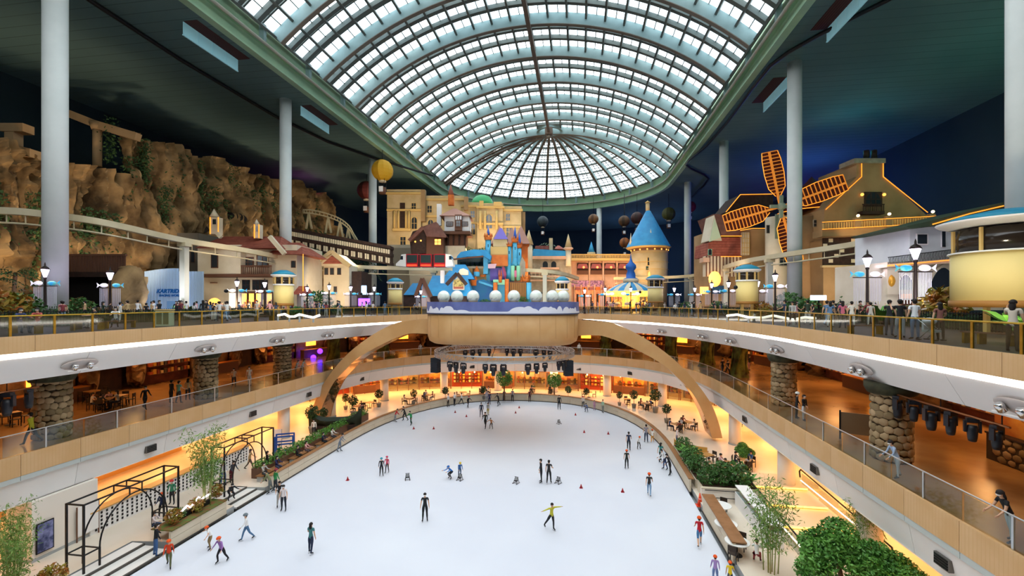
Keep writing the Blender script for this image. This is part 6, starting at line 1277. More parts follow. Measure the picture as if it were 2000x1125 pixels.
# shoe lockers, boards, hedge, odds and ends on the left
lk = thing('shoe_locker_wall', 'white shoe locker wall with rows of black holes at lower left', 'locker wall', (-27.6, 22.0, -11.7)); MB().box(-.4, 0, 0, 12.5, 0, 1.25).build('cabinet', M_white, lk); MB().box(-.6, .08, -.05, 12.55, 1.25, 1.32).build('counter_top', mat('oak_counter', '#d2a25c', .45), lk)
mb = MB()
for i in range(40):
    for j in range(5): mb.obox((.012, .3 + i * .305, .2 + j * .22), (.02, .1, .13))
tag(mb.build('locker_hole', M_black, lk), None, None, None, 'stuff')
ct = thing('rental_counter', 'long amber-lit oak counter behind the shoe lockers', 'counter', (-35.5, 20, -11.7)); MB().box(-1, 0, 0, 16, 0, 1.05).build('body', mat('oak_counter', '#d2a25c', .45), ct); MB().box(-1.1, .1, -.1, 16.1, 1.05, 1.12).build('counter_top', M_cap, ct)
for i, y in enumerate((22, 24.6, 27.2, 30)):
    t = thing('menu_screen', 'hanging menu screen over the rental counter, %s from the near end' % ORD[i], 'screen', (-35.2, y, -9.75), 0, 'menu screens'); MB().box(-.06, 0, 0, 1.6, 0, .8).build('frame', M_black, t); MB().box(0, .02, .05, 1.55, .05, .75).build('display', mat('screen_%d' % (i % 2), ['#6a5ac0', '#c9a070'][i % 2], .4, noise=(3, ['#e8e0ff', '#5a3a24'][i % 2]), emit=(['#6a5ac0', '#b08050'][i % 2], .7)), t); MB().box(-.04, -.02, .4, .44, .8, 1.15).build('bracket', M_black, t)
pb = at(105, 1075, -11.7); t = thing('poster_stand', 'dark blue poster board against the square pier', 'poster', Vector((-27.6, 19.4, -11.7)), 0); MB().box(-.05, 0, 0, .8, .35, 1.9).build('board', M_black, t); MB().box(0, .01, .05, .75, .4, 1.85).build('print', mat('blue_poster', '#23305a', .5, noise=(2.5, '#8a8fc0', 5)), t)
t = thing('sign_stand', 'white standing sign beside the shoe lockers', 'sign', at(172, 1050, -11.7)); MB().box(-.03, .03, -.55, .55, .3, 1.9).build('panel', M_white, t); MB().box(-.02, .02, -.6, -.55, 0, 1.95).build('leg', M_timber, t); MB().box(-.02, .02, .55, .6, 0, 1.95).build('leg', M_timber, t)
t = thing('sign_stand', 'white notice stand beside the blue frame cart', 'sign', at(542, 880, -11.7)); MB().box(-.4, .4, -.03, .03, .3, 1.9).build('panel', M_white, t); MB().box(-.44, -.4, -.02, .02, 0, 1.95).build('leg', M_grey, t); MB().box(.4, .44, -.02, .02, 0, 1.95).build('leg', M_grey, t)
t = thing('frame_cart', 'blue metal frame cart beside the hedge', 'cart', at(556, 888, -11.7), .5); M_bl = mat('signal_blue', '#1d4fa0', .5)
for x in (-.7, .7):
    for y in (-.45, .45): MB().box(x - .06, x + .06, y - .06, y + .06, .1, 1.7).build('post', M_bl, t); MB().lathe([(.1, 0), (.1, .1)], 8, (x, y, 0)).build('wheel', M_black, t)
for z in (.2, 1.0, 1.65):
    MB().box(-.75, .75, -.5, -.38, z, z + .1).build('rail', M_bl, t); MB().box(-.75, .75, .38, .5, z, z + .1).build('rail', M_bl, t)
hd_ = thing('long_hedge', 'long green hedge in a brown planter behind the left rink boards', 'hedge', (-24.6, 31, -11.7)); MB().box(0, .8, 0, 17.5, 0, .75).build('planter', mat('brown_planter', '#6a4a38', .6), hd_)
for i in range(7): o = leaves(MB(), 500, lambda: Vector((random.uniform(-.05, .85), random.uniform(0, 2.5), random.uniform(.7, 1.2))), .18).build('hedge_block', M_leaf, hd_); o.location.y = i * 2.5; o['kind'] = 'stuff'
t = thing('boat_planter', 'dark green boat-shaped planter at the foot of the left stage leg', 'planter', at(655, 840, -11.7), .3); mb = MB()
for i in range(9):
    s_ = i / 8; w_ = .9 * math.sin(PI * (.12 + .76 * s_)); z = .25 + 1.1 * (2 * s_ - 1) ** 4; mb.v += [(-2.6 + 5.2 * s_, -w_, z + .9), (-2.6 + 5.2 * s_, 0, z * .3), (-2.6 + 5.2 * s_, w_, z + .9)]
for i in range(8):
    for j in range(2): a = i * 3 + j; mb.face((a, a + 3, a + 4, a + 1), True)
mb.build('hull', mat('dark_green_hull', '#2f3a2c', .6), t); MB().box(-2, 2, -.6, .6, 0, .6).build('keel_base', M_darkwood, t)
for i, (y0, y1) in enumerate(((30.4, 33.6), (34.2, 37.4), (38.0, 41.2))):
    t = thing('ledge_bench', 'brown wooden ledge bench behind the left rink boards, %s from the near end' % ORD[i], 'bench', (-23.5, y0, -11.7), 0, 'ledge benches'); MB().box(-.3, .25, 0, y1 - y0, .4, .46).build('seat', M_cap, t); MB().box(-.25, .2, .1, .25, 0, .4).build('support', M_grey, t); MB().box(-.25, .2, y1 - y0 - .25, y1 - y0 - .1, 0, .4).build('support', M_grey, t)
t = thing('neon_sculpture', 'bright white neon sign lying among the planter shrubs', 'neon sign', (-23.0, 23.0, -11.0)); MB().tube([(0, 0, .3), (.2, .5, .7), (0, .9, .4), (.1, 1.4, .8), (-.1, 1.9, .5), (0, 2.4, .6)], .05, 6).build('tube', mat('white_neon', '#fff4ff', .5, emit=('#fff0ff', 3)), t); MB().box(-.05, .05, 0, 2.4, 0, .3).build('base', M_black, t)
t = thing('crescent_lamp', 'glowing yellow crescent lamp on the white column behind the left stage leg', 'lamp', at(643, 815, -11.7)); MB().tube([(.25 * math.sin(a) * (1 + .3 * math.sin(2 * a)), 0, 1.9 + .55 * math.cos(a)) for a in [(-.6 + i * .3) for i in range(14)]], .05, 6).build('tube', mat('yellow_neon', '#ffd860', .5, emit=('#ffc830', 6)), t); MB().box(-.03, .03, -.03, .03, 0, 1.5).build('stand', M_black, t)
# lit steps and balustrades at lower right
ls = thing('lit_steps', 'broad cream steps with glowing amber edges at lower right', 'steps', (11.4, 26.0, -11.7))
for i in range(4):
    o = MB().box(.2, 3.9, i * 2.6, i * 2.6 + 2.55, 0, .14 * (i + 1)).build('tread', mat('cream_tread', '#e8d3b0', .4), ls); MB().box(.2, 3.9, i * 2.6 - .04, i * 2.6, .14 * i + .05, .14 * (i + 1)).build('edge_light', mat('amber_edge', '#ffd27a', .5, emit=('#ffb84a', 3)), o)
for x, lb in ((11.25, 'dark-railed glass balustrade on the left of the lit steps'), (15.45, 'dark-railed glass balustrade on the right of the lit steps')):
    t = thing('glass_balustrade', lb, 'balustrade', (x, 25.5, -11.7)); MB().tube([(0, 0, .2), (0, -.15, .6), (0, 0, .98), (0, 9.6, 1.4), (0, 9.8, 1.2), (0, 9.7, .8)], .05, 6).build('hand_rail', M_black, t)
    for k in range(4): MB().box(-.01, .01, .1 + k * 2.35, 2.4 + k * 2.35, .1 + .1 * k, .9 + .1 * k).build('pane', M_glass, t)
    MB().box(-.03, .03, 0, 9.6, .62, .66).build('light_line', mat('white_line', '#fff6e8', .5, emit=('#fff0dc', 3)), t)
t = thing('dessert_counter', 'white glass dessert counter behind the white tables', 'counter', (10.0, 26.4, -11.7)); MB().box(0, .8, 0, 5.4, 0, .85).build('body', M_white, t); MB().box(.05, .75, .1, 5.3, .85, 1.25).build('glass_case', M_glass, t); MB().box(0, .8, 0, 5.4, 1.25, 1.3).build('counter_top', M_white, t)
for k in range(8): MB().box(.2, .6, .3 + k * .63, .7 + k * .63, .86, .98).build('cake', mat('cake_%d' % (k % 3), ['#e8b0a8', '#f4e2c0', '#8a4a3a'][k % 3], .6), t)
t = thing('cream_screen', 'cream low wall behind the cone at the end of the right boards', 'low wall', (7.95, 32.0, -11.7)); MB().box(0, 3.6, 0, .2, 0, .85).build('panel', M_colw, t); MB().box(0, 3.6, -.02, .22, .85, .9).build('cap', M_board, t); MB().box(.2, 2.2, -.12, -.08, .3, .34).build('rail', M_black, t); MB().box(.2, 2.2, -.12, -.08, .78, .82).build('rail', M_black, t)
for k, x in enumerate((2.6, 3.2)): t = thing('waste_bin', 'grey steel waste bin before the cream wall' if k == 0 else 'black round bin at the balustrade end', 'bin', (10.6 + .8 * k, 31.5 - .3 * k, -11.7)); MB().lathe([(.22, 0), (.25, .75)], 12).build('body', M_grey if k == 0 else M_black, t); MB().lathe([(.27, .75), (.2, .85)], 12).build('lid', M_steel, t)
# shop fronts on the ground floor
gw = [p for p in resample(rim(AX, 32.9, 44, 70.4, 2.3), 5.0) if p.y > 12]
M_amb = mat('amber_shop_interior', '#e8a85a', .6, noise=(.7, '#b5652a', 5)); M_redw = mat('red_shop_wall', '#a8442a', .6)
for i, (p, q) in enumerate(zip(gw, gw[1:])):
    a = math.atan2(q.y - p.y, q.x - p.x); c = (p + q) / 2; side = 'left' if c.x < -22 else 'right' if c.x > 7 else 'far'; n = ORD[min(14, max(0, i if side == 'left' else (len(gw) - 2 - i if side == 'right' else i - 7)))]
    lb = '%s on the %s ground floor side, %s along' % (['glazed amber shop front', 'open shop with wooden shelves', 'cafe counter with a lit sign', 'glazed shop with display boxes'][i % 4], side, n)
    t = thing('shop_front', lb, 'shop', Zp(c, -11.7), a, 'ground floor shops'); MB().box(-2.4, 2.4, .3, .45, 0, 3.1).build('back_wall', [M_amb, M_redw, M_amb, mat('pale_amber_wall', '#f0c890', .6)][i % 4], t)
    for x in (-2.45, -.8, .8, 2.45): MB().box(x - .04, x + .04, -1.6, -1.5, 0, 2.7).build('mullion', M_timber, t)
    MB().box(-2.5, 2.5, -1.62, -1.48, 2.65, 2.75).build('transom', M_timber, t)
    if i % 4 in (0, 3): [MB().box(x + .05, x + 1.55, -1.56, -1.54, .05, 2.62).build('pane', M_glass, t) for x in (-2.4, -.8, .8)]
    if i % 4 == 2: MB().box(-2.2, 2.2, -1.2, -.5, 0, 1.05).build('counter', M_timber, t); MB().box(-1.3, 1.3, -1.7, -1.6, 2.7, 3.05).build('lit_sign', M_winlit, t)
    for k in range(2 if i % 4 != 1 else 4):
        MB().box(-2.2, 2.2, -.1, .3, .7 + k * .55, .74 + k * .55).build('shelf', M_timber, t)
        for j in range(9): MB().box(-2.1 + j * .47, -1.8 + j * .47, -.05, .25, .74 + k * .55, .74 + k * .55 + random.uniform(.15, .4)).build('goods_box', mat('goods_%d' % ((j + i) % 5), ['#c05a2a', '#d8a040', '#8a3a2a', '#e0c080', '#5a4a3a'][(j + i) % 5], .7), t)
    lamp('shop_lamp', 'POINT', (0, -.75, 2.3), '#ffae5c', 70, .25, parent=t)
    for k in (-1.2, 1.2): MB().tube([(k, -.9, 3.1), (k, -.9, 2.5)], .012, 4).build('cord', M_black, t); MB().ball((k, -.9, 2.42), .12, 8, 6).build('pendant_globe', mat('warm_bulb', '#fff2cc', 0.5), t)
# ---------------------------------------------------------------- people
M_skin = mat('skin', '#d9a988', .6); M_hair = mat('black_hair', '#1c1512', .7); M_brown = mat('brown_hair', '#3a241a', .7); M_mask = mat('white_mask', '#f2f2f2', .7); M_eye = mat('eye_dark', '#201510', .4); M_lip = mat('lip', '#a8564e', .6); M_blade = mat('skate_blade', '#c8ccd0', .3, .9)
def rad(*a): return [math.radians(x) for x in a]
def make_body(name, lean=4, legs=((3, 6, 4), (-2, 4, 4)), arms=((8, 12, 15), (-5, 12, 20)), twist=0, head=0):
    """legs: (hip flex, knee flex, abduct) right/left; arms: (flex, abduct, elbow) right/left - degrees; figure faces -Y, feet on z=0"""
    V, E, R, T = [], [], [], []
    def add(p, r, par=None, tag_=None):
        V.append(Vector(p)); R.append(r)
        if par is not None: E.append((par, len(V) - 1)); T.append(tag_)
        return len(V) - 1
    ln = math.radians(lean); up = Vector((0, -math.sin(ln), math.cos(ln))); fw = Vector((0, -math.cos(ln), -math.sin(ln)))
    pel = add((0, 0, 0), (.125, .10)); sp = add(up * .18, (.12, .09), pel, 1); ch = add(up * .36, (.145, .10), sp, 1); nk = add(up * .51, (.055, .055), ch, 1)
    hl = math.radians(lean * .4 + head); hu = Vector((0, -math.sin(hl), math.cos(hl))); hf = Vector((0, -math.cos(hl), -math.sin(hl)))
    b0 = V[nk]; ja = add(b0 + hu * .085 + hf * .02, (.065, .07), nk, 0); hd = add(b0 + hu * .165 + hf * .012, (.078, .092), ja, 0); tp_ = add(b0 + hu * .235, (.06, .072), hd, 0)
    add(V[hd] + hf * .105 - hu * .012, (.016, .02), hd, 0)
    for s_ in (-1, 1): add(V[hd] + Vector((s_ * .09, 0, 0)) - hu * .01, (.014, .022), hd, 0)
    feet = []
    for s_, (a, k, b) in zip((1, -1), legs):
        a, k, b = rad(a, k, b); h = add((s_ * .085, 0, -.04), (.095, .095), pel, 2)
        d1 = Vector((s_ * math.sin(b), -math.sin(a) * math.cos(b), -math.cos(a) * math.cos(b))); d2 = Vector((s_ * math.sin(b) * .6, -math.sin(a - k), -math.cos(a - k))).normalized()
        m_ = add(V[h] + d1 * .21, (.083, .088), h, 2); kn = add(V[h] + d1 * .42, (.06, .062), m_, 2); cf = add(V[kn] + d2 * .16, (.056, .062), kn, 5); an = add(V[kn] + d2 * .40, (.04, .042), cf, 5)
        f_ = Vector((s_ * .15, -1, 0)).normalized(); pitch = max(-.9, min(.3, (a - k) * .5)); f_ = Vector((f_.x, f_.y, math.sin(pitch) * .5)).normalized()
        he = add(V[an] + Vector((0, .03, -.045)), (.042, .04), an, 3); to = add(V[an] + f_ * .17 + Vector((0, 0, -.055)), (.042, .03), an, 3); feet.append((an, f_))
    hands = []
    for s_, (fl, ab, el) in zip((1, -1), arms):
        fl, ab, el = rad(fl, ab, el); sh = add(up * .46 + Vector((s_ * .165, 0, 0)), (.062, .062), ch, 1); lf = fl - ln * 0
        d1 = Vector((s_ * math.sin(ab), -math.sin(lf) * math.cos(ab), -math.cos(lf) * math.cos(ab))); d2 = Vector((s_ * math.sin(ab) * .55, -math.sin(lf + el), -math.cos(lf + el) * max(.25, math.cos(ab)))).normalized()
        if math.degrees(ab) > 60: d2 = (d1 + Vector((0, -.25, 0)) * el).normalized()
        m_ = add(V[sh] + d1 * .14, (.05, .05), sh, 1); eb = add(V[sh] + d1 * .28, (.04, .04), m_, 4); fa = add(V[eb] + d2 * .1, (.038, .038), eb, 4); wr = add(V[eb] + d2 * .24, (.024, .028), fa, 4)
        pm_ = add(V[wr] + d2 * .06, (.018, .036), wr, 0); side = d2.cross(Vector((s_, 0, 0.01))).normalized()
        for q, L in ((-.024, .055), (-.008, .07), (.009, .066), (.025, .05)): k1 = add(V[wr] + d2 * .1 + side * q, (.009, .009), pm_, 0); add(V[k1] + d2 * L + Vector((-s_ * .015, 0, 0)), (.007, .007), k1, 0)
        t1 = add(V[wr] + d2 * .05 + side * -.04, (.01, .01), pm_, 0); add(V[t1] + d2 * .045 + side * -.012, (.008, .008), t1, 0); hands.append(pm_)
    low = min(min(V[an].z - .1 for an, _ in feet), 0); off = Vector((0, 0, -min(V[an].z for an, _ in feet) + .105)); V = [v + off for v in V]
    me = bpy.data.meshes.new(name); me.from_pydata([tuple(v) for v in V], E, []); o = bpy.data.objects.new(name, me); C.objects.link(o)
    md = o.modifiers.new('s', 'SKIN'); md.use_smooth_shade = True; md.branch_smoothing = .6
    for i, r in enumerate(R): me.skin_vertices[0].data[i].radius = r
    me.skin_vertices[0].data[0].use_root = True
    sd_ = o.modifiers.new('d', 'SUBSURF'); sd_.levels = 1
    dg = bpy.context.evaluated_depsgraph_get(); nm = bpy.data.meshes.new_from_object(o.evaluated_get(dg)); bpy.data.objects.remove(o)
    nm.materials.clear()
    for m in (M_skin,) * 6: nm.materials.append(m)
    for p in nm.polygons:
        c = p.center; best = (9, 0)
        for (i, j), t in zip(E, T):
            a, b = V[i], V[j]; ab = b - a; f = max(0, min(1, (c - a).dot(ab) / max(1e-9, ab.length_squared))); dd = (c - a - ab * f).length - (R[i][0] * (1 - f) + R[j][0] * f)
            if dd < best[0]: best = (dd, t)
        p.material_index = best[1]; p.use_smooth = True
    nm.name = name
    hc = V[hd]
    def child(nmx, mb): q = mb.build(nmx, M_hair); mm = q.data; bpy.data.objects.remove(q); return mm
    rx = Matrix.Rotation(hl, 3, 'X')
    def xf(mb): mb.v = [tuple(rx @ Vector(v) + hc) for v in mb.v]; return mb
    def cap(r, z0, sy=1.12, back=.0):
        mb = MB(); n = 16; pr = [(r * math.sin(PI / 2 * (1 - i / 7)) if i < 7 else .002, z0 + (r * 1.05 - z0) * math.sin(PI / 2 * i / 7)) for i in range(8)]; mb.lathe([(r * .9, z0 - .01)] + pr, n, (0, back, 0), 1, sy); return mb
    D = {'body': nm, 'feet': [(V[a], f) for a, f in feet], 'head': hc}
    hs = xf(cap(.1, -.0, 1.14, .018)); bk = MB().ball((0, .05, -.03), .085, 12, 8, 1.1, 1.0, .8); xf(bk); k = len(hs.v); hs.v += bk.v; hs.f += [tuple(i + k for i in f) for f in bk.f]; hs.m += bk.m; hs.sm += bk.sm; D['hair'] = child('hair', hs)
    hl_ = xf(cap(.102, -.01, 1.14, .018)); bk = MB().ball((0, .07, -.12), .085, 12, 8, 2.0, 1.05, .6); xf(bk); k = len(hl_.v); hl_.v += bk.v; hl_.f += [tuple(i + k for i in f) for f in bk.f]; hl_.m += bk.m; hl_.sm += bk.sm; D['long'] = child('hair', hl_)
    D['helmet'] = child('helmet', xf(cap(.128, .0, 1.15, .005)))
    D['mask'] = child('mask', xf(MB().lathe([(.03, -.085), (.07, -.055), (.08, -.02), (.05, .005)], 12, (0, -.035, 0), .95, .95)))
    fc = MB(); [fc.ball((s_ * .034, -.088, .012), .011, 6, 5) for s_ in (-1, 1)]; fc.cur = 1; fc.box(-.025, .025, -.09, -.078, -.055, -.045); q = xf(fc).build('face', [M_eye, M_lip]); D['face'] = q.data; bpy.data.objects.remove(q)
    bl = MB()
    for a, f in D['feet']:
        bl = MB(); g = a + Vector((0, 0, -.088)); bl.bar(g - f * .09 + Vector((0, 0, -.012)), g + f * .19 + Vector((0, 0, -.012)), .012, .04); D.setdefault('blades', []).append(child('skate_blade', bl))
    return D
B = {'stand': make_body('person_standing'), 'stand2': make_body('person_relaxed', 2, ((6, 4, 5), (-6, 8, 3)), ((15, 14, 55), (0, 10, 12))), 'walk': make_body('person_walking', 6, ((24, 10, 2), (-20, 22, 2)), ((-22, 8, 18), (25, 8, 25))),
     'skate': make_body('person_skating', 20, ((28, 38, 5), (-14, 18, 9)), ((5, 34, 25), (18, 38, 20))), 'wob': make_body('person_wobbling', 26, ((22, 30, 12), (16, 34, 12)), ((25, 48, 20), (10, 62, 15))), 'sit': make_body('person_sitting', 8, ((86, 84, 6), (82, 78, 6)), ((38, 8, 50), (42, 8, 45))),
     'lean': make_body('person_leaning', 24, ((4, 4, 4), (-12, 6, 4)), ((16, 8, 34), (20, 8, 28)), 0, 10), 'glide': make_body('person_gliding', 8, ((10, 12, 3), (-26, 10, 16)), ((15, 82, 5), (15, 84, 5))), 'crouch': make_body('person_crouching', 48, ((72, 96, 10), (62, 100, 12)), ((60, 16, 30), (58, 20, 30))), 'phone': make_body('person_holding_phone', 3, ((4, 4, 4), (-3, 6, 3)), ((55, 14, 85), (8, 10, 14)))}
CM = {}
def cmat(c, pat=None):
    if c not in CM: CM[c] = mat('cloth_' + c.lstrip('#'), c, .8, noise=(6, c))
    return CM[c]
def person(label, loc, pose, rz, shirt, trous, h=1.68, head='hair', hcol=None, long_=True, shorts=False, mask=True, shoes='#1d1d20', skin=None, group=None, blades=False, flip=False, extra=None):
    D = B[pose]; o = link('person', D['body'], None, loc, rz); s = h / 1.70; o.scale = (-s if flip else s, s, s); tag(o, label, 'person', group)
    sk = skin or M_skin; ms = (sk, cmat(shirt), cmat(trous), cmat(shoes), cmat(shirt) if long_ else sk, sk if shorts else cmat(trous))
    for i, m in enumerate(ms): o.material_slots[i].link = 'OBJECT'; o.material_slots[i].material = m
    def ch(nm, me, m):
        c = link(nm, me, o)
        if m: c.material_slots[0].link = 'OBJECT'; c.material_slots[0].material = m
        return c
    ch('hair', D['long' if head == 'long' else 'hair'], hcol or M_hair)
    if head.startswith('#'): ch('helmet', D['helmet'], cmat(head))
    ch('face', D['face'], None)
    if mask: ch('mask', D['mask'], M_mask)
    if blades: [ch('skate_blade', b_, M_blade) for b_ in D['blades']]
    return o
OR = '#e8581c'
ICE = -12.0
sk = [  # u, v, pose, facing (0 = towards the viewer), shirt, trousers, height, head, long sleeves, shorts, label
 (1077, 1036, 'glide', .5, '#c9c23a', '#1c1d22', 1.62, 'hair', 1, 0, 'figure skater in yellow and black gliding with arms spread wide'), (830, 1018, 'stand', .1, '#22252a', '#17181c', 1.72, 'hair', 0, 0, 'skater in a black vest and black trousers alone in mid ice'), (607, 1082, 'stand2', 2.9, '#3f7b7a', '#24304a', 1.64, 'long', 0, 0, 'skater in a teal T-shirt and dark jeans seen from behind'),
 (482, 1056, 'walk', -.9, '#ecebe8', '#4f7396', 1.55, '#6f7a80', 1, 0, 'skater with a grey helmet, white top and blue jeans'), (412, 1072, 'wob', -.7, '#efeeec', '#8a744f', 1.35, OR, 0, 0, 'wobbling child in orange helmet, white T-shirt and khaki trousers'), (433, 1099, 'skate', -.3, '#9a6fae', '#1e1e22', 1.45, OR, 1, 0, 'child in orange helmet and purple jacket'),
 (330, 1109, 'walk', .5, '#d8431c', '#5c6140', 1.45, OR, 1, 0, 'child in orange helmet and red-orange jacket at the lower left'), (304, 1088, 'stand', 2.4, '#1d1f23', '#3d5f8f', 1.72, 'hair', 1, 0, 'adult in black jacket and jeans standing at the planter end'), (554, 998, 'stand', .2, '#e6d9d6', '#232733', 1.66, 'hair', 0, 0, 'skater in a pale T-shirt and dark trousers by the entry steps'), (546, 990, 'stand2', .6, '#1d1d20', '#a8a49c', 1.66, 'hair', 0, 0, 'skater in a black T-shirt just behind the pale T-shirt'),
 (527, 964, 'lean', -1.2, '#7c7f58', '#6b6f6c', 1.7, 'hair', 1, 0, 'person in an olive shirt bending over at the entry steps'), (538, 961, 'stand', 2.6, '#2f8a4a', '#30343a', 1.6, '#8a2f3a', 1, 0, 'person in a green top at the entry steps'), (745, 930, 'stand', .3, '#22262b', '#1a1b1f', 1.4, '#2f8fa0', 1, 0, 'child in dark clothes with a teal helmet'), (756, 924, 'stand2', -.2, '#d8506a', '#3a3236', 1.3, '#c83a5a', 1, 0, 'child in a pink coat and pink helmet'),
 (883, 934, 'crouch', -.8, '#1f6fc0', '#20242c', 1.4, '#1f5fa8', 1, 0, 'child in blue crouching on the ice'), (898, 933, 'lean', .3, '#2f63a0', '#2a4a6a', 1.25, '#d0b030', 1, 0, 'child in blue leaning on the middle skating aid'), (1057, 943, 'stand', -1.4, '#17181b', '#1b1d22', 1.75, 'hair', 1, 0, 'skater all in black on the left of a chatting pair'), (1072, 945, 'stand2', 2.9, '#2b2b2d', '#17181b', 1.72, 'hair', 0, 0, 'skater in charcoal on the right of a chatting pair'),
 (1268, 969, 'walk', 2.8, '#26272b', '#7f9dbd', 1.6, OR, 0, 0, 'skater in orange helmet, black T-shirt and light jeans'), (1224, 916, 'stand', 3.0, '#2a2c26', '#202226', 1.5, OR, 0, 0, 'skater in orange helmet and dark clothes on the right'), (1228, 880, 'walk', 2.9, '#27304a', '#1b1e28', 1.7, 'hair', 0, 0, 'skater in a navy T-shirt walking away on the right'), (1247, 877, 'wob', .3, '#ecebe7', '#3b3734', 1.25, OR, 1, 0, 'child in orange helmet and white jacket on the right'), (1262, 865, 'stand', 2.9, '#8f8a94', '#23304a', 1.72, 'hair', 0, 0, 'adult in a grey T-shirt beside the right boards'), (1274, 865, 'walk', 2.8, '#efece4', '#d8922c', 1.3, OR, 0, 0, 'child in orange helmet, white T-shirt and yellow trousers'),
 (1290, 903, 'walk', 2.3, '#2f7f78', '#1d1f22', 1.65, 'long', 0, 0, 'skater in a green T-shirt along the right boards'), (1298, 918, 'lean', -1.6, '#e8e6e2', '#23365f', 1.68, 'hair', 1, 0, 'skater in white and navy holding the right boards'), (1308, 928, 'lean', -1.4, '#1b1c20', '#18191c', 1.7, 'hair', 1, 0, 'skater all in black holding the right boards'), (1366, 1067, 'walk', 2.9, '#c4202c', '#4a7aa6', 1.62, OR, 0, 1, 'skater in orange helmet, red T-shirt and blue shorts'), (1397, 1140, 'stand', 2.8, '#a78ac4', '#6a7fae', 1.3, OR, 1, 0, 'child in orange helmet and lilac dress at the bottom edge'), (1426, 1150, 'stand2', 2.8, '#e8c81c', '#4a4a52', 1.25, OR, 0, 0, 'child in orange helmet and yellow T-shirt at the bottom edge'),
 (948, 837, 'walk', -.3, '#2d2c25', '#17181a', 1.78, 'hair', 1, 0, 'tall skater in black holding a child by the hand'), (960, 838, 'wob', -.6, '#b5713c', '#222326', 1.25, 'hair', 1, 0, 'child in a brown jacket led by the tall skater'), (940, 815, 'stand', .2, '#23304a', '#4a5260', 1.7, 'hair', 1, 0, 'skater in a navy jacket at the far end'), (953, 812, 'stand2', .4, '#9a9c9a', '#b0a23a', 1.5, 'hair', 1, 0, 'skater in grey with yellow trousers at the far end'),
 (871, 793, 'stand', 1.2, '#e9e7e3', '#191a1d', 1.68, 'hair', 1, 0, 'first of three people in white tops at the far left boards'), (882, 791, 'stand2', .8, '#f0eeea', '#1d1e22', 1.7, 'hair', 1, 0, 'second of three people in white tops at the far left boards'), (900, 789, 'walk', 1.5, '#f2f0ec', '#2a2c30', 1.6, 'hair', 1, 0, 'third person in white along the far left boards'), (914, 796, 'skate', .8, '#1c1d20', '#1b1c20', 1.5, '#b8323a', 1, 0, 'skater in black with a red helmet at the far end'), (951, 788, 'stand', 0, '#b9b6c4', '#8a8f9a', 1.7, 'long', 1, 0, 'person in pale grey at the far boards'), (956, 790, 'stand2', .4, '#2a2f5a', '#23284a', 1.6, 'hair', 1, 0, 'person in navy at the far boards'), (974, 793, 'skate', -1.1, '#1a1b1e', '#18191c', 1.72, 'hair', 1, 0, 'skater in black pushing off at the far end'), (988, 784, 'lean', 3.0, '#3a5a8a', '#2a3a5a', 1.6, 'hair', 1, 0, 'skater in blue leaning on the far boards'), (1001, 785, 'stand', 2.9, '#7f8290', '#202329', 1.7, 'hair', 1, 0, 'skater in grey at the far boards'), (1037, 784, 'stand2', .2, '#5a1f2c', '#3a1a24', 1.65, 'hair', 1, 0, 'skater in maroon at the far boards'), (1092, 800, 'stand', .1, '#1d1f24', '#16171a', 1.78, 'hair', 1, 0, 'tall skater in black alone at the far right'), (1139, 797, 'stand2', -.3, '#e8e4dc', '#20222a', 1.5, '#b8323a', 1, 0, 'skater in white with a red helmet at the far right'), (1147, 804, 'crouch', -.6, '#6a7fae', '#3a4a6a', 1.5, 'hair', 1, 0, 'child in blue bending at the far right'), (1167, 800, 'stand', .2, '#d8a0c0', '#c890b0', 1.25, 'long', 1, 0, 'small child in pink at the far right boards'), (1190, 806, 'stand2', -.8, '#a8d0b4', '#8a8f86', 1.6, 'hair', 1, 0, 'skater in mint green at the far right boards'),
 (791, 822, 'skate', -1.0, '#1b1c20', '#1c1d22', 1.72, 'hair', 1, 0, 'skater in black skating beside one in green'), (803, 830, 'skate', -.6, '#2f9a5a', '#1f4a3a', 1.6, 'hair', 1, 0, 'skater in green beside the left boards'), (756, 822, 'lean', 1.9, '#c4242c', '#8a8f96', 1.5, 'hair', 1, 0, 'skater in red holding the left boards'), (660, 882, 'lean', 1.6, '#8a8f96', '#6f7a86', 1.68, 'hair', 1, 0, 'skater in grey leaning over the left boards'),
]
for i, (u, v, po_, rz, s1, t1, h, hd_2, ls_, shs, lb) in enumerate(sk):
    pos = at(u, min(v, 1300), ICE)
    if 'boards' in lb:
        lim = (ice_rim(-.55)); q = min(resample(lim, .5), key=lambda r: (r - Zp(pos, 0)).length); ins = abs(pos.x - AX) < 14.3 and pos.y < 40 or ((abs(pos.x - AX) / 14.35) ** 2.3 + max(0, (pos.y - 40) / 21.45) ** 2.3 < 1)
        if not ins: pos = Zp(q, ICE)
    person(lb, pos + Vector((0, 0, .03)), po_, rz + PSI, s1, t1, h, hd_2, None, bool(ls_), bool(shs), i % 3 != 0, blades=True, flip=bool(i % 2), group='skaters on the ice')
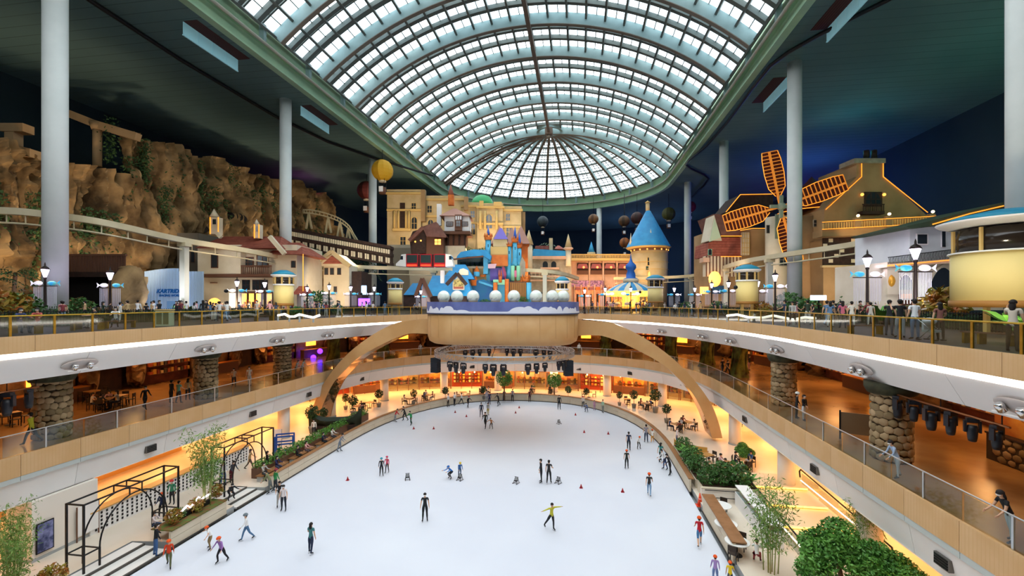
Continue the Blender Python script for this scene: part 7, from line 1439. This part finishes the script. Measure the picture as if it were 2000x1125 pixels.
# people seated at the cafe tables
cols_ = ['#e8e6e2', '#2b2f38', '#b9bcc4', '#3a5a8a', '#8a3a34', '#d8c8a8', '#1d1e22', '#6a7f5a', '#c8a0a8']; trs = ['#23304a', '#1c1d20', '#6a5a48', '#4a5260', '#2f3a52']
cnt = {}
for p, a, wh in SEATS:
    k = cnt.get(wh, 0); cnt[wh] = k + 1; c1 = cols_[(len(cnt) * 2 + k) % 9]
    o = person('seated person, %s at the table %s' % (ORD[k], wh), p + Vector((0, 0, -.04)), 'sit', a - PI / 2, c1, random.choice(trs), random.uniform(1.58, 1.72), 'long' if (k + len(wh)) % 3 == 0 else 'hair', None, k % 2 == 0, False, False, group='cafe guests')
for i, (y, c1, t1) in enumerate(((30.9, '#b9b6b0', '#30343a'), (32.4, '#2b2f5a', '#3a3f5a'), (35.0, '#26282c', '#1c1d20'), (36.2, '#e0a8a8', '#5a4a4a'), (38.8, '#23304a', '#20242c'), (40.4, '#e8e6e2', '#3a3f4a'))):
    person('person resting on the brown ledge bench behind the left boards, %s from the near end' % ORD[i], Vector((-23.55, y, -11.72)), 'sit', PI / 2 + random.uniform(-.3, .3), c1, t1, 1.66, 'long' if i % 2 else 'hair', None, True, False, True, group='bench sitters')
def walkers(lst, Z, grp):
    for i, (u, v, po_, rz, s1, t1, h, hd_2, ls_, lb) in enumerate(lst): person(lb, off_void(at(u, v, Z), 0 if Z == 0 else 1, .4) if Z > -7 else at(u, v, Z), po_, rz + PSI, s1, t1, h, hd_2, None, bool(ls_), False, True, group=grp, flip=bool(i % 2))
walkers([(613, 852, 'stand', .3, '#efece6', '#23252c', 1.66, 'long', 1, 'person in white standing by the boat planter'), (545, 905, 'walk', 1.2, '#2f7a4a', '#2a2c30', 1.6, 'hair', 0, 'person in green behind the hedge'), (436, 948, 'stand2', .6, '#c9cdd2', '#4a6a9a', 1.7, OR, 1, 'person with orange helmet under the second metal arch'), (452, 942, 'lean', 1.2, '#3a3f4a', '#5a1f2c', 1.66, 'hair', 1, 'person in grey tying skates under the second metal arch'), (521, 925, 'stand', 2.4, '#1d1e22', '#26282e', 1.72, 'hair', 1, 'person in black beside the white notice stand'), (488, 918, 'walk', 2.0, '#c8a878', '#6a5a48', 1.68, 'long', 1, 'person in beige near the second metal arch'), (300, 1040, 'sit', 1.6, '#e8d8d8', '#2a3a5a', 1.5, 'hair', 1, 'child sitting beside the first metal arch'), (316, 1010, 'stand2', .4, '#1f2a4a', '#1c1d20', 1.5, OR, 1, 'child with orange helmet and navy top by the planter'), (336, 985, 'stand', .2, '#3f8a6a', '#2a2c30', 1.6, '#c83a3a', 1, 'person in green top and red helmet by the bamboo'), (448, 975, 'crouch', 1.0, '#26282e', '#1c1d20', 1.6, 'hair', 1, 'person crouching at the second metal arch'), (1322, 868, 'stand', 1.0, '#e8e6f0', '#5a6a8a', 1.6, 'long', 1, 'person in white behind the right boards'), (1478, 1105, 'sit', 2.6, '#f0eeea', '#8a2a30', 1.66, 'hair', 1, 'person in white sitting beside the tall bamboo')], -11.7, 'people on the ground floor')
walkers([(62, 868, 'walk', -1.3, '#b8b02c', '#1c1d20', 1.74, 'hair', 1, 'person in a yellow vest walking past the nearest stone pillar'), (283, 800, 'walk', 1.2, '#1d1e22', '#1b1c20', 1.7, 'hair', 1, 'person in black before the balcony restaurant'), (334, 788, 'stand', 2.8, '#22252c', '#26282e', 1.74, 'hair', 1, 'person in black in the group at the cave arch'), (349, 788, 'stand2', 2.9, '#6fae9a', '#3a3f4a', 1.68, 'hair', 0, 'person in mint green in the group at the cave arch'), (367, 782, 'stand', -2.8, '#c8a878', '#2a2c30', 1.68, 'long', 1, 'person in beige in the group at the cave arch'), (457, 756, 'stand', .3, '#c9c0b4', '#3a3f4a', 1.66, 'hair', 0, 'person in a pale shirt with a dark bag on the left balcony'), (487, 754, 'stand2', .2, '#e6e4dc', '#b9c2cc', 1.75, 'hair', 0, 'tall person in white on the left balcony'), (578, 735, 'lean', 1.4, '#b9b6b0', '#4a4e58', 1.68, 'hair', 1, 'person leaning on the left balcony railing'), (590, 732, 'lean', 1.4, '#d0d2d6', '#3a3f4a', 1.66, 'long', 1, 'person beside the one leaning on the left balcony railing'), (821, 698, 'stand', 0, '#f0ece8', '#c8c2bc', 1.7, 'hair', 1, 'person in white on the far balcony left of the stage'), (1131, 698, 'stand', 0, '#eceae6', '#6a5a48', 1.68, 'hair', 1, 'person in white on the far balcony right of the stage'), (1411, 732, 'walk', .1, '#2a2c33', '#4a4e58', 1.72, 'hair', 0, 'person in grey walking between the trunk pillars'), (1421, 735, 'walk', .3, '#1d1e22', '#1b1c20', 1.66, 'hair', 0, 'person in black walking between the trunk pillars'), (1463, 724, 'stand', .6, '#26282e', '#c8a0b8', 1.66, 'long', 1, 'person in dark top with pink skirt behind the green trunk'), (1556, 818, 'stand', 1.0, '#1f2126', '#23252c', 1.72, '#e8e4dc', 1, 'person in black with a white hat at the right railing'), (1570, 822, 'stand2', .4, '#17181b', '#c9ccd2', 1.66, 'hair', 1, 'person in black beside the white-hatted one'), (1752, 934, 'lean', -1.75, '#a8bcd8', '#c9ccd2', 1.66, 'hair', 1, 'person in light blue leaning at the right stone pillar')], -6.0, 'people on the middle balcony')
person('person in a black T-shirt resting on the right balcony rail, nearest at right', off_void(at(1972, 1076, -6.0), 1, .4), 'lean', -1.6, '#1a1b1e', '#d8dcdc', 1.68, 'long', None, False, False, True, group='people on the middle balcony')
# named people on the promenade
walkers([(1758, 661, 'phone', 2.6, '#191a1d', '#9aa0a8', 1.72, 'hair', 0, 'person in a black T-shirt at the right promenade railing'), (1787, 664, 'stand', 3.0, '#eef0f2', '#5a7a9a', 1.74, 'hair', 0, 'person in a white T-shirt and jeans at the right promenade railing'), (1737, 657, 'phone', 2.2, '#26282c', '#4a4e58', 1.7, 'hair', 0, 'person in dark grey photographing at the right promenade railing'), (1836, 668, 'stand2', 2.8, '#8a5a50', '#2a2c30', 1.6, 'long', 0, 'person behind the white pushchair on the promenade'), (1978, 690, 'phone', 2.0, '#d8cbb8', '#1b1c20', 1.68, 'long', 0, 'person in a beige vest and black trousers at the right edge'), (38, 652, 'sit', 1.3, '#2f3f6a', '#3a3f4a', 1.66, 'hair', 1, 'person in navy sitting at the left edge of the promenade'), (74, 648, 'sit', .5, '#b85a50', '#4a4e58', 1.64, 'long', 1, 'person in a red top sitting by the first lamp post'), (188, 642, 'sit', -.4, '#2a2c30', '#d0c8b8', 1.66, 'hair', 0, 'person in black sitting by the second lamp post'), (226, 640, 'sit', .6, '#e8e6e2', '#4a4e58', 1.64, 'long', 0, 'person in white sitting right of the second lamp post'), (514, 622, 'sit', -.8, '#e0a81c', '#c8a888', 1.66, 'hair', 0, 'person in a bright yellow shirt reclining on the promenade'), (310, 628, 'walk', 1.4, '#1f2228', '#2a2c30', 1.78, 'hair', 1, 'tall person in black before the blue hoarding'), (1622, 640, 'stand', 2.4, '#6a8ab0', '#d8d4cc', 1.62, 'long', 0, 'person in a blue top in the right crowd'), (1646, 642, 'stand2', 2.6, '#c86a80', '#3a3f4a', 1.66, 'long', 0, 'person in a pink top in the right crowd'), (1664, 640, 'stand', 2.9, '#e8e4dc', '#c9ccd2', 1.64, 'hair', 0, 'person in cream in the right crowd')], 0.0, 'people at the promenade railing')
cp = ['#1d1e22', '#23262c', '#e8e6e2', '#f0eeea', '#2f3f5a', '#c9c6c0', '#8a3a40', '#5a7a9a', '#c8a878', '#3a4a3a', '#d8a0a8', '#26282c']
CR = []; CN = ['black', 'charcoal', 'white', 'bright white', 'navy', 'pale grey', 'wine red', 'blue', 'tan', 'dark green', 'pink', 'dark grey']; TN = ['navy', 'black', 'brown', 'grey', 'slate blue', 'cream', 'light denim']
def crowd(rng, n, zs, grp, lb):
    for i in range(n):
        for _ in range(20):
            u = random.uniform(*rng); zc = random.uniform(*zs); p = off_void(G(u, zc, 0), 0, .7)
            if all((p - q).length > .75 for q in CR): break
        CR.append(p)
        k1, k2, hr = random.randrange(12), random.randrange(7), random.choice(('hair', 'hair', 'long'))
        person('figure in %s top and %s trousers%s %s' % (CN[k1], TN[k2], ', long hair,' if hr == 'long' else '', lb), p, random.choice(('stand', 'stand2', 'walk', 'walk', 'phone', 'stand')), random.uniform(0, 6.3), cp[k1], (trs + ['#d0ccc4', '#7f9dbd'])[k2], random.uniform(1.5, 1.76), hr, None, random.random() < .5, False, random.random() < .7, group=grp, flip=random.random() < .5)
crowd((110, 300), 14, (33, 42), 'crowd by the cliff', 'before the rock cliff')
crowd((300, 460), 22, (37, 48), 'crowd by the hoarding', 'before the hoarding')
crowd((460, 700), 20, (42, 55), 'crowd by the booths', 'near the first yellow booth')
crowd((700, 838), 10, (52, 60), 'crowd left of the stage', 'left of the stage')
crowd((1140, 1300), 14, (58, 68), 'crowd by the carousel', 'before the carousel')
crowd((1300, 1500), 14, (42, 55), 'crowd by the lamp posts', 'along the right lamp posts')
crowd((1530, 1720), 20, (30, 42), 'crowd below the windmill', 'below the windmill inn')
# ---------------------------------------------------------------- things on the ice and the promenade
M_cone = mat('cone_red', '#a8222a', .5); M_cor = mat('cone_orange', '#e8481c', .5)
c0 = None
for i, (u, v) in enumerate(((679, 938), (1135, 953), (1216, 961), (847, 838), (889, 806), (911, 814), (1007, 807), (1014, 797), (1124, 811), (1141, 845), (808, 838), (1188, 848))):
    lb = 'small red marker cone on the ice, %s' % ['left of the two children', 'on the right in mid ice', 'beside the light jeans skater', 'before the far left boards', 'near the three white tops', 'near the red helmet skater', 'in the far middle', 'furthest away in the middle', 'near the tall lone skater', 'before the far right boards', 'beside the skater in green', 'near the right boards'][i]
    if c0 is None: c0 = thing('marker_cone', lb, 'cone', at(u, v, ICE), 0, 'marker cones'); MB().lathe([(.1, .02), (.02, .28)], 12).build('cone', M_cone, c0); MB().box(-.12, .12, -.12, .12, 0, .02).build('base', M_cone, c0)
    else: dup(c0, at(u, v, ICE), 0, lb)
t = thing('traffic_cone', 'orange traffic cone at the end of the right rink boards', 'cone', at(1367, 988, ICE)); MB().lathe([(.18, .04), (.03, .85)], 14).build('cone', M_cor, t); MB().lathe([(.125, .33), (.095, .5)], 14).build('reflective_band', M_white, t); MB().box(-.24, .24, -.24, .24, 0, .05).build('base', M_cor, t)
s0 = None
for u, v, lb in ((796, 937, 'black skating aid alone on the left of mid ice'), (1008, 944, 'black skating aid left of the chatting pair'), (1090, 944, 'grey skating aid right of the chatting pair'), (898, 938, 'skating aid in front of the child in blue'), (1092, 828, 'far skating aid on the right half of the ice')):
    if s0 is None:
        s0 = thing('skating_aid', lb, 'skating aid', at(u, v, ICE), .4, 'skating aids')
        for x in (-.28, .28): MB().tube([(x, -.4, .12), (x, -.35, .03), (x, .4, .03)], .03, 6).build('runner', M_black, s0); MB().tube([(x * .9, .3, .03), (x * .6, .1, .75)], .03, 6).build('upright', M_black, s0); MB().tube([(x * .9, -.3, .03), (x * .6, .1, .7)], .03, 6).build('brace', M_black, s0)
        MB().tube([(-.25, .1, .75), (.25, .1, .75)], .03, 6).build('handle', M_black, s0); MB().box(-.2, .2, -.2, .15, .3, .36).build('seat', mat('dark_seat', '#2a2c30', .6), s0); MB().box(-.18, .18, .08, .12, .42, .68).build('panel', M_grey, s0)
    else: dup(s0, at(u, v, ICE), random.uniform(-1, 1), lb, None, .62)
s0.scale = (.62,) * 3
t = thing('pushchair', 'white and grey pushchair at the right promenade railing', 'pushchair', at(1818, 668, 0), .4)
for x in (-.22, .22):
    for y in (-.3, .3): MB().lathe([(.1, -.02), (.1, .02)], 12).build('wheel', M_black, t).location = (x, y, .1)
    MB().tube([(x, .3, .1), (x, -.1, .55), (x, .42, 1.0)], .018, 6).build('frame', M_steel, t)
MB().box(-.2, .2, -.25, .2, .4, .5).build('seat', M_grey, t); MB().box(-.2, .2, .12, .2, .5, .95).build('backrest', mat('pale_grey_cloth', '#c9ccce', .8), t); MB().tube([(-.22, .42, 1.0), (.22, .42, 1.0)], .02, 6).build('handle', M_black, t); MB().ball((0, .05, .85), .24, 12, 8, .6).build('hood', mat('pale_grey_cloth', '#c9ccce', .8), t)
bn0 = None
for i, (u, zc) in enumerate(((50, 23.5), (110, 25), (175, 27), (235, 28.5), (515, 39), (1690, 23), (1930, 17.5), (1962, 17))):
    lb = 'dark wooden promenade bench ' + ['at the left edge', 'right of the left edge', 'by the second lamp post', 'by the boulders', 'under the yellow shirt', 'before the right crowd', 'below the large booth', 'at the right edge'][i]
    if bn0 is None:
        bn0 = thing('promenade_bench', lb, 'bench', G(u, zc, 0), .1, 'promenade benches')
        for k in range(3): MB().box(-.8, .8, -.2 + k * .14, -.09 + k * .14, .42, .46).build('seat_slat', M_timber, bn0)
        for x in (-.7, .7): MB().box(x - .04, x + .04, -.18, .2, 0, .42).build('leg', M_gold, bn0)
    else: dup(bn0, G(u, zc, 0), random.choice((.1, 1.3 if u < 1000 else -1.2)), lb)
t = thing('litter_cabinet', 'pale green ornate litter cabinet behind the left railing', 'cabinet', G(322, 31, 0), PSI + .2); MB().box(-.42, .42, -.3, .3, 0, 1.05).build('body', mat('pale_green_paint', '#c9d2b0', .6), t); MB().box(-.46, .46, -.34, .34, 1.05, 1.12).build('top', M_ochre, t)
for x in (-.2, .2): MB().box(x - .16, x + .16, -.32, -.3, .12, .92).build('door', mat('olive_paint', '#6a7048', .6), t)
P = PX('led_sign', 'bright white-blue light screen below the windmill', 'sign', 1598, 46); P.add('screen', P.box(1585, 1614, 577, 586, 0, .2), mat('screen_white', '#e0f0ff', .5, emit=('#cfe8ff', 4))); P.add('stand', P.box(1598, 1601, 586, 620, .05, .1), M_black)
for us, lb in (((543, 556, 565, 575, 585, 598, 612, 624), 'white wavy light bench on the left promenade'), ((1420, 1440, 1462, 1490, 1510, 1530, 1550, 1572, 1592), 'white zigzag light bench on the right promenade')):
    z0 = 36 if us[0] < 1000 else 33; pts = [G(u, z0 + (2 - i * .35 if us[0] < 1000 else 4 - i * .9), .5 + .12 * math.sin(i * 1.9)) for i, u in enumerate(us)]; o = Zp(pts[0], 0); t = thing('light_bench', lb, 'bench', o)
    MB().tube([p - o for p in pts], .1, 6).build('glow_tube', mat('bench_glow', '#fff6e8', .5, emit=('#fff0dc', .9)), t); [MB().box(-.05, .05, -.05, .05, 0, .5).build('leg', M_grey, t, Zp(p - o, 0)) for p in pts[::2]]
